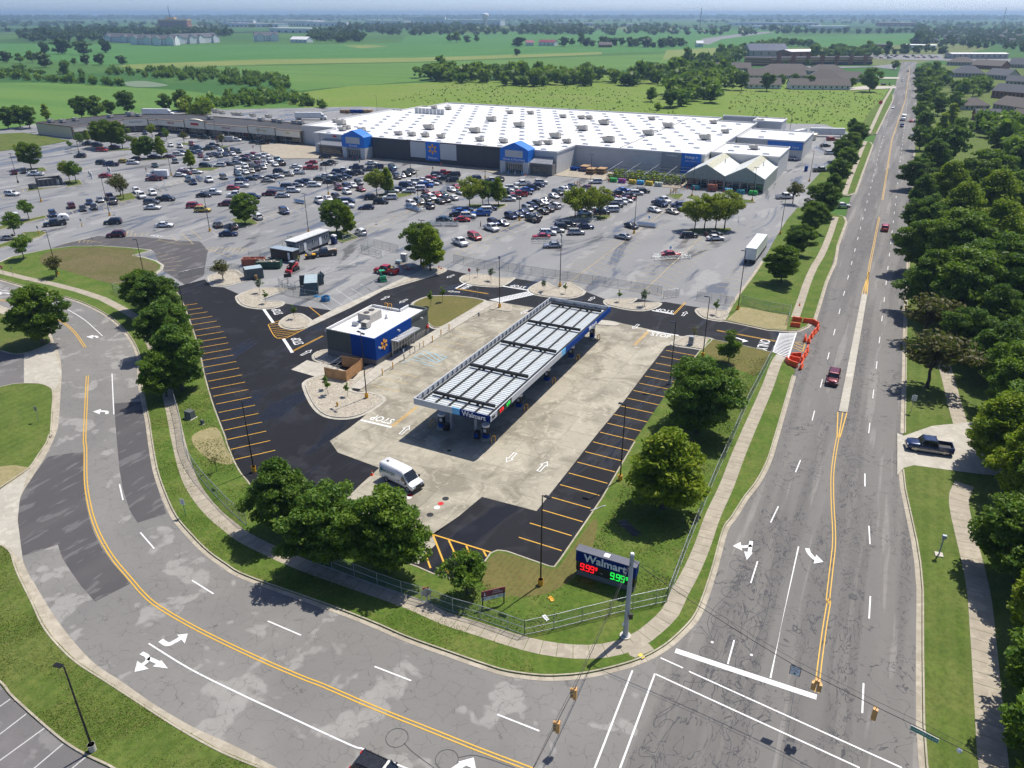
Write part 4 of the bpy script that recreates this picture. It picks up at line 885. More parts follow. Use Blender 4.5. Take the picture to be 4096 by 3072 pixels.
for i,(x,y,h,k)in enumerate(((2010,340,10,'wood_a'),(2050,350,11,'wood_a'),(1985,325,8.5,'wood_a'),(2030,305,10,'wood_c'),(2070,310,9,'wood_b'),(1992,290,9,'wood_a'),(2050,278,10,'wood_c'),(1990,262,8.5,'wood_b'),(2025,250,9,'wood_a'),(2060,240,9,'wood_b'),(1990,235,8,'wood_a'),(1988,212,8,'wood_a'),(2010,225,8,'wood_b'),(1985,196,8,'wood_b'),(1983,182,8,'wood_a'),(1981,170,8,'wood_a'),(2150,330,9,'wood_a'),(2190,300,8,'wood_b'))):
    tr(k,'D',(x,y),h,'far tree east of the main road beyond the grove, %s in the order of distance'%(ords[i]if i<18 else ''),'far trees east of the main road')

# ------------------------------------------------------------------ weeds and long grass on the verges
def poly_scatter(poly,n,seed):
    r=np.random.default_rng(seed);P=np.array([(p.x,p.y)for p in poly]);lo,hi=P.min(0),P.max(0);out=np.empty((0,2))
    while len(out)<n:
        q=r.uniform(lo,hi,(n*3,2));c=np.zeros(len(q),bool);j=len(P)-1
        for i in range(len(P)):
            if P[i,1]!=P[j,1]:c^=((P[i,1]>q[:,1])!=(P[j,1]>q[:,1]))&(q[:,0]<(P[j,0]-P[i,0])*(q[:,1]-P[i,1])/(P[j,1]-P[i,1])+P[i,0])
            j=i
        out=np.concatenate([out,q[c]])
    return out[:n]
def turf(name,poly,n,seed,size,m,label,patchy=True):
    """short uneven grass: small leaning blades in patches"""
    r=np.random.default_rng(seed);pts=poly_scatter(poly,n,seed)
    if patchy:
        k=np.sin(pts[:,0]*.9+np.sin(pts[:,1]*.5)*2)+np.sin(pts[:,1]*1.1+1.7)+np.sin(pts[:,0]*.31-pts[:,1]*.27)*1.2;pts=pts[k+r.normal(0,1.2,n)>.2]
    n=len(pts);s=size*r.uniform(.4,1.5,n);an=r.uniform(0,6.28,n);c,q=np.cos(an),np.sin(an);ln=r.normal(0,.45,(n,2))*s[:,None]
    v=np.zeros((n,4,3));w=s*.55
    v[:,0,0]=pts[:,0]-c*w;v[:,0,1]=pts[:,1]-q*w;v[:,1,0]=pts[:,0]+c*w;v[:,1,1]=pts[:,1]+q*w;v[:,:2,2]=.1
    v[:,2,:2]=v[:,1,:2]*.6+pts*.4+ln;v[:,3,:2]=v[:,0,:2]*.6+pts*.4+ln;v[:,2:,2]=(.12+s*.4)[:,None]
    me=bpy.data.meshes.new(name);me.vertices.add(n*4);me.vertices.foreach_set('co',v.ravel());me.loops.add(n*4);me.loops.foreach_set('vertex_index',np.arange(n*4));me.polygons.add(n);me.polygons.foreach_set('loop_start',np.arange(0,n*4,4));me.polygons.foreach_set('loop_total',np.full(n,4))
    me.attributes.new('tone','FLOAT','FACE').data.foreach_set('value',r.uniform(0,1,n));me.materials.append(MATS[m]);me.update();return tag(link(name,me),label,'grass',kind='stuff')
leafmat('weed',(0.085,0.145,0.014),(0.2,0.25,0.03),0.4);leafmat('dry_grass',(0.13,0.12,0.035),(0.27,0.23,0.09),0.25)
cornerp=g('C2',[(960,900),(1150,900),(1300,1010),(1560,1000),(1750,890),(1900,600),(2150,60),(2212,0)])+g('R1',[(420,620),(700,560),(900,600),(800,840),(690,1090)])+g('R2',[(420,420),(300,740),(228,905)])+g('BC',[(1960,105),(1720,155),(1260,265),(1040,190),(830,120)])
turf('weeds',cornerp,30000,1,.13,'weed','rank weeds inside the corner fence');turf('weeds',cornerp,16000,2,.13,'dry_grass','dry stalks among the weeds inside the corner fence')
lp=newk+[at(1180,2160)]+g('L2',[(1480,560),(1380,460),(1260,330),(1190,200),(1165,60)])+g('L1',[(1110,880),(1000,400),(950,320)])
turf('weeds',lp,14000,3,.13,'weed','weeds between the curved fence and the left stalls');turf('weeds',lp,9000,4,.13,'dry_grass','dry grass between the curved fence and the left stalls')
turf('long_grass',lcp,34000,5,.085,'weed','uneven turf on the bottom left lawn');turf('long_grass',lcp,20000,6,.085,'dry_grass','dry tufts on the bottom left lawn')
vp=[p for p in inner[40:150]]+[p for p in offset(inner[40:150],3.6)][::-1]
turf('long_grass',vp,30000,7,.085,'weed','uneven turf on the verge of the side road');turf('long_grass',vp,12000,8,.085,'dry_grass','dry tufts on the verge of the side road')
# ------------------------------------------------------------------ vehicles
def paint(name,col,metal=0.0,rough=0.28):
    s=N(name);s.set(col,rough,metal);s.b.inputs['Coat Weight'].default_value=0.7;s.b.inputs['Coat Roughness'].default_value=0.06
    v=s.pos('object');s.val(s.b.inputs['Roughness'],s.ramp(s.noise(v,3,3),0.3,0.7,rough-0.06,rough+0.1))
COL=dict(w=('white',(0.78,0.78,0.77),0),s=('silver',(0.48,0.49,0.50),0.6),g=('grey',(0.12,0.125,0.13),0.4),k=('black',(0.012,0.013,0.015),0),r=('red',(0.42,0.015,0.02),0.1),
           b=('blue',(0.01,0.10,0.42),0.2),n=('dark blue',(0.01,0.025,0.09),0.3),m=('maroon',(0.14,0.01,0.018),0.3),y=('yellow',(0.55,0.40,0.06),0.1),t=('dark teal',(0.015,0.045,0.06),0.4),
           c=('beige',(0.50,0.46,0.38),0.4),o=('olive green',(0.07,0.08,0.04),0.3),l=('steel blue',(0.10,0.17,0.24),0.5))
for k,(nm,c,mt)in COL.items():paint('car_'+nm.replace(' ','_'),c,mt)
def half_loft(st,zb):
    """closed hull from stations (y, top z, half width)"""
    b=MB();rings=[]
    for y,zt,w in st:
        zm=zb+(zt-zb)*0.45
        hp=[(0.8*w,zb),(0.97*w,zb+0.10),(w,zm),(0.985*w,zt-0.13),(0.90*w,zt-0.01),(0.5*w,zt+0.025)]
        rings.append([(x,y,z)for x,z in hp]+[(-x,y,z)for x,z in reversed(hp)])
    n=12;vs=[p for r in rings for p in r];fs=[]
    for i in range(len(st)-1):
        for k in range(n):fs.append((i*n+k,(i+1)*n+k,(i+1)*n+(k+1)%n,i*n+(k+1)%n))
    b.add(vs,fs,0,True);b.add(rings[0],[tuple(range(n))],0);b.add(rings[-1],[tuple(reversed(range(n)))],0)
    return b
SPEC={
 'sedan':dict(L=4.8,W=0.91,st=[(2.4,.58,.70),(2.32,.70,.84),(1.9,.84,.90),(1.1,.93,.91),(0,.96,.91),(-1.3,.98,.91),(-1.9,.99,.89),(-2.3,.95,.84),(-2.4,.80,.72)],cab=(1.0,.25,-1.0,-1.85,.95,1.44,.97),wb=1.38),
 'suv':dict(L=4.75,W=0.94,st=[(2.37,.70,.74),(2.3,.86,.88),(1.9,1.0,.93),(1.15,1.06,.94),(0,1.08,.94),(-1.5,1.1,.94),(-2.2,1.1,.90),(-2.36,.95,.80)],cab=(1.1,.5,-1.85,-2.25,1.08,1.72,1.1),wb=1.38),
 'pickup':dict(L=5.8,W=1.0,st=[(2.9,.80,.80),(2.82,1.0,.95),(2.3,1.12,1.0),(1.45,1.16,1.0),(0.2,1.18,1.0),(-0.95,1.18,1.0),(-1.0,.72,1.0),(-2.85,.72,.98),(-2.9,.68,.9)],cab=(1.4,.9,-0.65,-0.92,1.16,1.92,1.18),wb=1.78),
 'minivan':dict(L=5.1,W=0.98,st=[(2.55,.62,.76),(2.45,.82,.90),(2.0,.98,.96),(1.5,1.04,.98),(0,1.06,.98),(-1.6,1.08,.98),(-2.4,1.08,.93),(-2.54,.9,.82)],cab=(1.65,.75,-2.1,-2.42,1.05,1.74,1.08),wb=1.5),
 'hatchback':dict(L=4.1,W=0.87,st=[(2.05,.60,.70),(1.97,.76,.82),(1.6,.9,.86),(0.95,.97,.87),(0,1.0,.87),(-1.3,1.02,.87),(-1.9,1.0,.84),(-2.05,.85,.74)],cab=(.95,.3,-1.35,-1.9,1.0,1.52,1.02),wb=1.25)}
KINDNAME=dict(S='sedan',U='suv',P='pickup',V='minivan',H='hatchback')
VM={}
def wheel_mesh(r,w):
    b=MB();b.tube([(-w/2,0,0),(-w/2+.03,0,0),(w/2-.03,0,0),(w/2,0,0)],[r*.93,r,r,r*.93],16)
    for sx in(-1,1):b.tube([(sx*(w/2+.003),0,0),(sx*(w/2+.012),0,0)],[r*.64,r*.55],12,1)
    return b.mesh('wheel',['tyre','rim'])
for kd,sp in SPEC.items():
    b=half_loft(sp['st'],0.24);W=sp['W'];f0,f1,r1,r0,zb,zr,zb2=sp['cab'];wbw=W*0.93;wr=W*0.78
    roof=[(-wr,f1,zr),(wr,f1,zr),(wr,r1,zr),(-wr,r1,zr)]
    b.add([(x*1.03,y+(0.05 if y==f1 else-0.05),z-0.02)for x,y,z in roof]+[(x*0.9,y-(0.12 if y==f1 else-0.12),z+0.045)for x,y,z in roof],[(4,7,6,5),(0,4,5,1),(1,5,6,2),(2,6,7,3),(3,7,4,0)],0,False)
    base=[(-wbw,f0,zb),(wbw,f0,zb),(wbw,r0,zb2),(-wbw,r0,zb2)]
    for i in range(4):b.bar(base[i],roof[i],0.09,0.09)
    for sx in(-1,1):
        ym=(f1+r1)/2+0.1;b.bar((sx*wbw,ym,zb+.01),(sx*(wr+.01),ym-.05,zr),0.1,0.07)
        if kd in('suv','minivan','hatchback'):b.bar((sx*wbw,r1+0.55,zb2),(sx*(wr+.01),r1+0.5,zr),0.12,0.07)
        b.box((sx*(W+0.08),f0-0.25,zb+0.1),(0.2,0.12,0.15))
        b.box((sx*W*0.985,0,0.33),(0.05,sp['wb']*1.45,0.14),mi=1)
    y0,y1=sp['st'][0][0],sp['st'][-1][0]
    b.box((0,y0-0.02,0.40),(W*1.55,0.12,0.2),mi=1);b.box((0,y1+0.02,0.42),(W*1.6,0.12,0.16),mi=1)
    if kd=='pickup':
        for sx in(-1,1):b.box((sx*0.94,-1.92,0.96),(0.12,1.9,0.52))
        b.box((0,-2.82,0.96),(1.8,0.1,0.5));b.box((0,-1.9,0.765),(1.76,1.78,0.03),mi=1)
    if kd in('suv',):
        for sx in(-1,1):b.tube([(sx*wr*.85,f1-.2,zr+.07),(sx*wr*.85,r1+.2,zr+.07)],.025,5,1)
    for sx in(-1,1):
        for yy in(sp['wb'],-sp['wb']):b.tube([(sx*(W-0.04),yy,.34),(sx*(W+0.006),yy,.34)],[.42,.42],14,1,True,False)
    body=b.mesh('body',['car_white','black_trim'])
    gl=MB();e=0.012;q=[Vector(p)for p in base]+[Vector(p)for p in roof]
    q=[Vector((p.x*(1.0 if i<4 else 0.995),p.y,p.z-(0.015 if i<4 else 0.03)))for i,p in enumerate(q)]
    gl.add(q,[(0,1,5,4),(1,2,6,5),(2,3,7,6),(3,0,4,7)])
    win=gl.mesh('windows','car_glass')
    lt=MB()
    lt.box((0,y0-0.09,sp['st'][1][1]-0.10),(W*0.38,0.14,0.13))
    hl=lt.mesh('headlight','head_light');lt=MB()
    lt.box((0,y1+0.05,sp['st'][-2][1]-(0.14 if kd!='pickup' else-0.28)),(W*0.26,0.12,0.26))
    tl=lt.mesh('tail_light','red_light');gr=MB();gr.box((0,y0-0.015,sp['st'][0][1]-0.02),(W*0.95,0.06,0.15))
    wr_=0.33 if kd in('sedan','hatchback')else(0.42 if kd=='pickup' else 0.37)
    VM[kd]=(body,win,hl,tl,gr.mesh('grille','black_trim'),wheel_mesh(wr_,0.23),wr_)
def car(kd,color,p,heading,label,group=None,name=None,z=0.0,scale=1.0):
    body,win,hl,tl,gr,wh,r=VM[kd];sp=SPEC[kd]
    o=empty(name or{'suv':'suv','pickup':'pickup_truck','minivan':'minivan','sedan':'sedan','hatchback':'hatchback'}[kd],(p.x,p.y,z),rz(heading),label,{'suv':'car','pickup':'pickup truck','minivan':'minivan','sedan':'car','hatchback':'car'}[kd],group)
    if scale!=1.0:o.scale=(scale,)*3
    bo=link('body',body,o);bo.material_slots[0].link='OBJECT';bo.material_slots[0].material=MATS['car_'+COL[color][0].replace(' ','_')]
    link('windows',win,o);link('grille',gr,o)
    for sx in(-1,1):
        link('headlight',hl,o,(sx*sp['W']*0.72,0,0));link('tail_light',tl,o,(sx*sp['W']*0.78,0,0))
        for sy in(-1,1):link('wheel',wh,o,(sx*(sp['W']-0.115),sy*sp['wb'],r))
    return o
HEAD=dict(R=86.5,L=266.5,D=146.5,U=326.5)
LOT=[]                                            # crop x y colour kind heading
def lot(crop,text):
    for t in text.split(';'):
        t=t.split()
        if t:LOT.append((crop,float(t[0]),float(t[1]),t[2],t[3],HEAD[t[4]]if t[4]in HEAD else float(t[4])))
lot('PA','''1010 325 k U L;1290 250 r U R;180 530 m U U;303 517 k U D;445 545 w P L;1335 572 r S R;1290 410 k U R;1400 425 n P L;1565 392 y H R;1700 368 k U L;1680 408 w U R;1957 442 t S D;1120 168 k P L;1060 95 k U L;1230 185 k U R;1660 118 m U R;1830 34 n U D;2040 60 k P L;2158 187 w U D;1445 205 r S R;
1950 330 m S R;2140 330 m S R;1945 608 m P L;1935 555 w U L;1725 765 w U D;1785 820 w P D;1930 790 w U D;2090 858 k P R;1915 905 g U R;1925 970 w S R;1385 838 m P U;1425 893 g P U;1265 875 s S D;1130 905 n S D;1185 965 k S D;1045 985 k S D;898 950 m U U;665 1055 n U D;200 1095 w U D;690 1168 k P 240;1425 1155 k U 258;1465 1315 m U 262;130 1352 c S R;150 800 w U 100''')
lot('PB','''260 250 w S D;375 262 s U D;525 235 m U D;410 126 s S R;575 146 k U R;685 152 k P R;838 164 k U R;900 169 r U R;1090 184 w U R;1315 212 t S L;1425 217 k P L;585 282 l P R;790 252 k P L;730 292 o U L;815 284 s S R;600 332 s S L;530 344 n S R;395 339 n S R;360 366 w U R;250 392 m S R;320 456 g U D;
640 384 m S D;712 417 s S D;750 374 k S D;808 364 n S D;875 384 g U D;895 339 s U D;955 366 n S D;965 322 k U D;1045 304 n S D;1115 329 t U D;1045 359 w S D;1285 362 r S L;1245 382 s S R;1445 379 w U R;1390 394 w U R;1320 412 c S R;1185 396 m S R;1110 419 w S R;1200 434 k S R;1095 469 s S R;985 489 k S R;880 501 w U L;700 507 t U R;
1520 449 w U D;1610 434 l P U;1660 474 k P U;1580 492 w S D;1440 474 s S D;1365 489 m U D;1425 529 s U D;1290 509 k S D;1340 544 k P D;1200 516 w U D;1110 544 w S D;1205 589 w S D;1278 572 c S D;1105 606 l S D;1845 519 w S R;2040 466 r S L;2030 529 r P L;1635 582 k U R;1720 614 c P R;1865 588 w P L;1270 671 k S R;1370 647 s S R;1510 654 k S R;1610 644 w S R;1490 692 c S R;1160 699 n U R;1160 757 w U R;1050 789 r H R;1810 822 w U R;1675 884 s S R;1505 862 m U L;1745 769 k V R;1855 756 s S R;1910 729 n U R;1985 714 k U R;2075 752 w U R;2150 674 o S R;
930 652 g V D;745 684 w P D;545 719 n U D;490 684 l U D;570 592 w S R;445 599 m V R;415 569 w S R;375 626 w S R;680 880 k S R;790 845 w P R;560 1014 r U R;665 1066 y U R;960 989 m U L;1085 872 w P L;1300 901 n U R;1225 924 w S R;855 1253 k S U;1050 1280 k H U;990 1365 n S R;1360 1155 w U U;1695 1082 n V D;2140 945 w P U;180 1255 w S R''')
lot('PC','''475 300 k V L;490 392 k S R;555 369 k S R;870 430 n P L;1062 379 w S R;1045 452 g P L;1140 434 n U L;1325 434 l U D;640 494 n U R;700 474 w P R;490 539 w S R;590 524 g S R;810 519 k U R;890 504 k U R;735 549 n S R;670 569 g U R;590 584 k P R;530 616 k S R;645 694 m U D;745 676 n U D;825 659 w S D;900 629 g U D;925 709 m S D;750 744 w U D;515 829 w S D;615 809 k U D;750 864 n V R;725 915 w P R;995 937 n S L;1065 816 k U R;1180 869 k U R;1295 814 w U L;
1320 734 w U R;1535 734 w U L;1655 704 w V L;1405 709 n S R;1490 659 n U R;1550 634 w S R;1635 614 w U R;1735 659 b P R;1725 594 w S R;1800 569 r S R;1870 554 s S R;1870 614 k S R;1830 639 w S R;1890 529 n U R;1975 504 r P L;2100 529 k V L;1990 574 k S R;2085 594 k U L;1030 579 l U D;1115 554 w U D;1185 524 t U D;1260 509 w S D;1340 494 n U D;1385 559 k H D;1440 539 s S D;1510 524 k U D;1565 494 k U D;
1760 749 m S D;1885 774 r S D;1965 769 t S D;1820 819 w U D;1750 839 k U D;1665 869 g V D;1565 894 w U D;1790 925 g U U;1925 864 k S U;2000 844 k U D;2095 819 w S U;2075 714 w S D;2140 684 r S D;925 1254 w U U''')
lot('PD','''470 355 n U 250;770 369 k U U;685 379 w P R;630 404 k P R;560 444 m U R;475 474 w U R;330 419 w S D;290 529 w S D;1075 414 w P 250;1310 404 w U R;1270 439 n S R;1210 474 k U R;1130 494 b S R;935 472 w U R;880 499 w S R;870 534 k S R;1030 550 r P L;1110 534 k S R;970 589 g S R;900 614 w U R;1470 574 w S D;1525 534 g U D;1605 504 w U D;1650 479 n S D;1715 469 k U D;1895 480 m P U;1855 514 g S U;1785 534 n S U;1680 559 w S U;1650 624 k U U;2000 395 w U L;
1380 629 k S D;1335 654 w S D;1270 674 k U D;1195 704 n U D;1140 734 s U D;1095 779 n S D;1020 809 n S D;925 829 n U D;1490 704 w U U;1405 739 k S U;1335 769 k S U;1245 824 k S U;1200 860 k P U;355 744 n S R;290 764 b S R;250 804 k S R;385 825 w U R;310 869 r S R;545 790 b P L;590 755 w V L;655 729 n U R;85 867 t S R;
715 910 n U D;820 914 s S D;680 972 w P D;470 1087 r V D;285 1152 w P D;1310 1085 r S L;1395 1040 w U R;1500 1005 s S R;1580 960 k U R;1650 930 k U R;1870 960 n S R;1755 1032 s U R;1455 1195 s S L;1860 790 w U R;2080 780 k U R;1990 754 w S R''')
lot('PE','''455 625 b S R;400 659 k S R;530 694 k S R;520 730 m S R;620 665 w U R;700 640 k U R;320 704 m S R;300 729 n S R;480 760 w S R;410 785 w U R;355 820 k U R;295 875 w V L;185 910 k U R;960 752 w P D;915 795 n P D;845 875 w S D;1075 895 c S D;1150 815 n U L;1160 870 k S L;555 1075 k S D;445 1210 s S 310;1285 1195 k U R;1620 1230 w S R;1600 1175 k S R;1055 1435 r S R''')
lot('T3','''1170 605 w P R;1395 438 g P R;1425 285 k S R;1463 246 r U R;1212 366 w S U;1455 332 w U R;1535 662 w S R''')
LAND=[('T1',350,130,'the blank end of the strip mall'),('T1',1000,130,'the middle of the strip mall'),('T1',1700,170,'the store end of the strip mall'),('T2',370,360,'the Grocery entrance'),('T2',860,400,'the Walmart wall sign'),('T2',1350,470,'the Home and Pharmacy entrance'),('T2',1900,470,'the pallet yard wall'),('T3',850,580,'the greenhouse'),
        ('PA',300,560,'the far left edge of the lot'),('PA',640,680,'the trash enclosure'),('PA',200,1250,'the left entry islands'),('PA',1520,870,'the rusty pair of trees'),('PB',700,560,'the island with one bright tree'),('PB',1190,1220,'the diamond island'),('PC',1350,800,'the island with two bright trees'),('PC',650,1300,'the portable toilet'),
        ('PD',620,720,'the island with four mixed trees'),('PD',1900,860,'the island with four yellowish trees'),('PE',1550,1150,'the island facing the greenhouse'),('CB',1400,350,'the temporary fence'),('PE',1080,1490,'the long silver corral'),('T3',1400,350,'the tyre bays')]
LANDP=[(g1(c,x,y),n)for c,x,y,n in LAND]
seen={};placed=[]
for c,x,y,colr,kd,h in LOT:
    q=g1(c,x,y,0.75 if kd!='P' else 0.9);q.z=0
    if any((q-o[0]).length<1.2 for o in placed):continue
    near=min(LANDP,key=lambda t:(t[0]-q).length)[1]
    placed.append((q,colr,KINDNAME[kd],h,near))
# push apart cars that would overlap across their width
for it in range(40):
    for i in range(len(placed)):
        for j in range(i+1,len(placed)):
            a,b_=placed[i],placed[j];d=b_[0]-a[0]
            if d.length>6.0 or d.length<1e-6:continue
            f=hd(a[3]);s=Vector((f.y,-f.x,0));u,v=d.dot(f),d.dot(s);same=abs(((a[3]-b_[3])%180))<5
            need_u,need_v=(5.0,2.15)if same else(4.2,3.6)
            if abs(u)<need_u and abs(v)<need_v:
                pv,pu=need_v-abs(v),need_u-abs(u)
                m=s*(math.copysign(pv,v or 1))if pv<pu else f*math.copysign(pu,u or 1)
                a[0].xy-=m.xy*0.25;b_[0].xy+=m.xy*0.25
TYPEWORD=dict(sedan='sedan',suv='SUV',pickup='pickup',minivan='minivan',hatchback='hatchback')
byk={}
for q in placed:byk.setdefault((q[1],q[2],q[4]),[]).append(q)
for(colr,kd,near),lst in byk.items():
    lst.sort(key=lambda q:q[0].x/q[0].y)
    for i,q in enumerate(lst):
        lb='%s %s nearest %s'%(COL[colr][0],TYPEWORD[kd],near)
        if len(lst)>1:lb+=', %s such from left'%ords[i]
        car(kd,colr,q[0],q[3]+rnd.uniform(-2.5,2.5),lb,'vehicles standing on the store parking lot')
# traffic on the main road
tf='cars driving on the main road'
for c,x,y,colr,kd,h,lb in(('R1',1318,722,'m','suv',SITE+180,'maroon SUV coming towards us beside the white median'),('T3',1803,805,'r','suv',SITE,'red SUV driving away in the shade of the grove'),('T3',1909,160,'n','suv',SITE+180,'dark blue SUV behind the white box truck on the main road'),('T3',1968,130,'r','sedan',SITE,'small red car driving away beside the box truck'),('T3',1850,46,'w','sedan',SITE+180,'white sedan coming down the main road, ahead of the field'),('F3',1440,508,'w','suv',SITE+180,'tiny white car far up the main road'),('F3',1530,574,'m','sedan',SITE,'tiny maroon car at the right edge far up the main road'),('F3',1530,522,'k','sedan',SITE,'tiny dark car at the right edge far up the main road'),('F3',1478,448,'s','suv',SITE,'tiny silver car farthest up the main road')):
    q=g1(c,x,y,0.8);q.z=0;car(kd,colr,q,h,lb,tf)
q=g1('R2',1690,40,1.0);q.z=0;pk=car('pickup','n',q,288,'dark two-tone pickup on the concrete driveway under the right-hand trees',None,z=0.135)
b=MB()
for sx in(-1,1):b.box((sx*1.0,0,0.46),(0.06,4.6,0.22));b.tube([(sx*1.08,1.2,.35),(sx*1.08,-1.2,.35)],.05,6)
b.box((0,2.9,0.52),(1.9,0.16,0.28));b.build('lower_trim','car_beige',pk)
car('suv','k',Vector((g1('BC',330,1075,1.7).x+0.2,g1('BC',330,1075,1.7).y-0.2,0)),116,'black SUV with dark roof at the bottom edge of the side road')
# white cargo van beside the corner trees
def cargo_van():
    p=g('C2',[(655,330)],0)[0];h=128
    q=g1('C2',640,235,1.3);q.z=0.014
    o=empty('cargo_van',q,rz(h),'white high-roof cargo van parked on the concrete beside the corner trees','van')
    st=[(3.0,.62,.80),(2.95,.95,.96),(2.55,1.18,1.02),(2.2,1.3,1.03),(1.7,1.75,1.02),(1.25,2.30,1.0),(0.9,2.48,0.98),(0,2.52,0.98),(-2.9,2.5,0.98),(-3.0,2.4,.95)]
    b=MB();rings=[]
    for y,zt,w in st:
        hp=[(.85*w,.35),(w,.5),(w*1.02,1.1),(w*.97 if zt<1.5 else w*0.98,min(zt-.1,1.7)),(w*.86,zt-.06),(w*.6,zt+.02)]
        rings.append([(x,y,z)for x,z in hp]+[(-x,y,z)for x,z in reversed(hp)])
    n=12;b.add([p for r in rings for p in r],[(i*n+k,(i+1)*n+k,(i+1)*n+(k+1)%n,i*n+(k+1)%n)for i in range(len(st)-1)for k in range(n)],0,True)
    b.add(rings[-1],[tuple(reversed(range(n)))]);b.add(rings[0],[tuple(range(n))]);b.build('body','car_white',o)
    gl=MB();gl.quad((-.86,2.17,1.36),(.86,2.17,1.36),(.80,1.33,2.3),(-.80,1.33,2.3));gl.build('windscreen','car_glass',o)
    for sx in(-1,1):
        w=MB();w.add([(sx*1.062,1.95,1.3),(sx*1.045,1.0,1.3),(sx*1.005,1.0,1.95),(sx*1.005,1.45,1.95)],[(0,1,2,3)]);w.build('door_window','car_glass',o)
        m=MB();m.box((sx*1.2,1.95,1.35),(0.26,0.12,0.34));m.build('mirror','black_trim',o)
        m=MB();m.box((sx*1.035,0,.5),(.05,3.1,.16));m.build('side_moulding','black_trim',o)
        m=MB();m.box((sx*1.065,0.55,1.15),(.03,.2,.1));m.build('door_handle','black_trim',o)
        m=MB();m.box((sx*.75,2.92,1.02),(.35,.14,.2));m.build('headlight','head_light',o)
        m=MB();m.box((sx*.92,-3.0,1.2),(.12,.06,.5));m.build('tail_light','red_light',o)
        for y in(2.05,-1.75):link('wheel',VM['pickup'][5],o,(sx*.93,y,.40));MB
    m=MB();m.box((0,2.98,.55),(1.9,.25,.4));m.build('bumper','black_trim',o)
    m=MB();m.box((0,3.0,.92),(.9,.1,.2));m.build('grille','dark_metal',o)
    m=MB();m.box((0.1,-2.2,2.56),(.25,.3,.06));m.build('roof_vent','black_trim',o)
    txt('HAAYER',0.62,'logo_green','lettering',o,(1.035,-1.3,1.62),(math.radians(86),0,math.radians(90)),0.004)
    c=MB();c.add([(1.035,-2.55+.26*math.cos(a),1.66+.26*math.sin(a))for a in[k*math.pi/8 for k in range(16)]],[tuple(range(16))]);c.build('emblem','logo_green',o)
plain('logo_green',(0.02,0.22,0.2),0.4)
cargo_van()
# other vans and trucks of the lot
def boxtruck(name,p,h,L,Hh,W,label,cat,cab=True,col='trailer_white',zfloor=1.1,cabcol='car_white',group=None,wheels=((-2.6,),(-1.6,))):
    o=empty(name,(p.x,p.y,0),rz(h),label,cat,group)
    b=MB();b.box((0,0,zfloor+Hh/2),(W,L,Hh));b.build('cargo_box',col,o)
    b=MB();
    for sx in(-1,1):
        b.box((sx*W/2,0,zfloor+Hh),(0.06,L+.02,0.08));b.box((sx*W/2,-L/2,zfloor+Hh/2),(.08,.08,Hh));b.box((sx*W/2,0,zfloor+.06),(.05,L,.16))
    b.build('edge_rails','galv',o)
    b=MB();b.box((0,-L/2-.012,zfloor+Hh/2),(W*.92,.02,Hh*.92));b.box((0,-L/2-.025,zfloor+Hh/2),(.03,.03,Hh*.9));b.build('rear_door','plain_white',o)
    b=MB();b.box((0,0,zfloor-.15),(.9,L,.2));b.box((0,-L/2+.1,.65),(W*.8,.1,.1));b.build('chassis','dark_metal',o)
    for y in[(-L/2+1.2),(-L/2+2.4)]if L>8 else[-L/2+1.3]:
        for sx in(-1,1):link('wheel',TRUCKW,o,(sx*(W/2-.2),y,.5))
    if cab:
        c0=L/2+1.6;b=MB();st=[(c0+1.1,1.5,.95),(c0+.95,1.8,1.1),(c0+.1,1.95,1.15),(c0-.2,2.1,1.18),(c0-.5,2.9,1.15),(c0-1.5,3.3,1.1)]
        half=half_loft(st,.5);half.build('cab',cabcol,o)
        w=MB();w.quad((-.95,c0-.12,2.1),(.95,c0-.12,2.1),(.9,c0-.42,2.85),(-.9,c0-.42,2.85));w.build('windscreen','car_glass',o)
        for sx in(-1,1):
            w=MB();w.add([(sx*1.19,c0-.5,1.95),(sx*1.19,c0-1.2,1.95),(sx*1.16,c0-1.2,2.6),(sx*1.16,c0-.6,2.6)],[(0,1,2,3)]);w.build('door_window','car_glass',o)
            link('wheel',TRUCKW,o,(sx*1.0,c0+.3,.5));link('wheel',TRUCKW,o,(sx*1.0,c0-2.0,.5))
    else:
        b=MB()
        for sx in(-1,1):b.box((sx*.6,L/2-1.6,.55),(.15,.15,1.1))
        b.build('landing_gear','dark_metal',o)
    return o
TRUCKW=wheel_mesh(.5,.3)
boxtruck('semi_trailer',g1('PE',2125,1395,1.5),SITE,14.6,2.8,2.6,'long white semi trailer parked along the lawn kerb at the right of the lot','trailer')
q=g1('F1',985,706,2.2);boxtruck('semi_truck',q,96,16,2.8,2.6,'white semi truck behind the left half of the strip mall','truck',group='white semi trucks behind the buildings')
q=g1('F1',1950,730,2.2);boxtruck('semi_truck',q,92,15,2.8,2.6,'white semi truck behind the joint of strip mall and store','truck',group='white semi trucks behind the buildings')
q=g1('F3',965,835,2.2);boxtruck('semi_trailer',q,98,16,2.8,2.6,'long white trailer behind the store at the far service drive','trailer',cab=False)
q=g1('F3',790,845,2.0);boxtruck('semi_trailer',q,SITE+20,9,2.6,2.6,'short white trailer backed in beside the store rear wall','trailer',cab=False)
q=g1('T3',1920,105,1.8);q.z=0;boxtruck('box_truck',q,SITE+180,5.5,2.2,2.3,'white box truck coming down the main road before the dark blue SUV','truck',zfloor=.8)
q=g1('PA',2050,555,1.6);q.z=0;boxtruck('box_truck',q,266,4.2,2.2,2.2,'white box truck beside the maroon pickup in the left part of the lot','truck',zfloor=.8)
q=g1('PB',995,172,1.3);q.z=0;boxtruck('box_van',q,266,4.2,1.7,2.1,'silver panel van parked before the strip mall','van',zfloor=.6,col='galv')
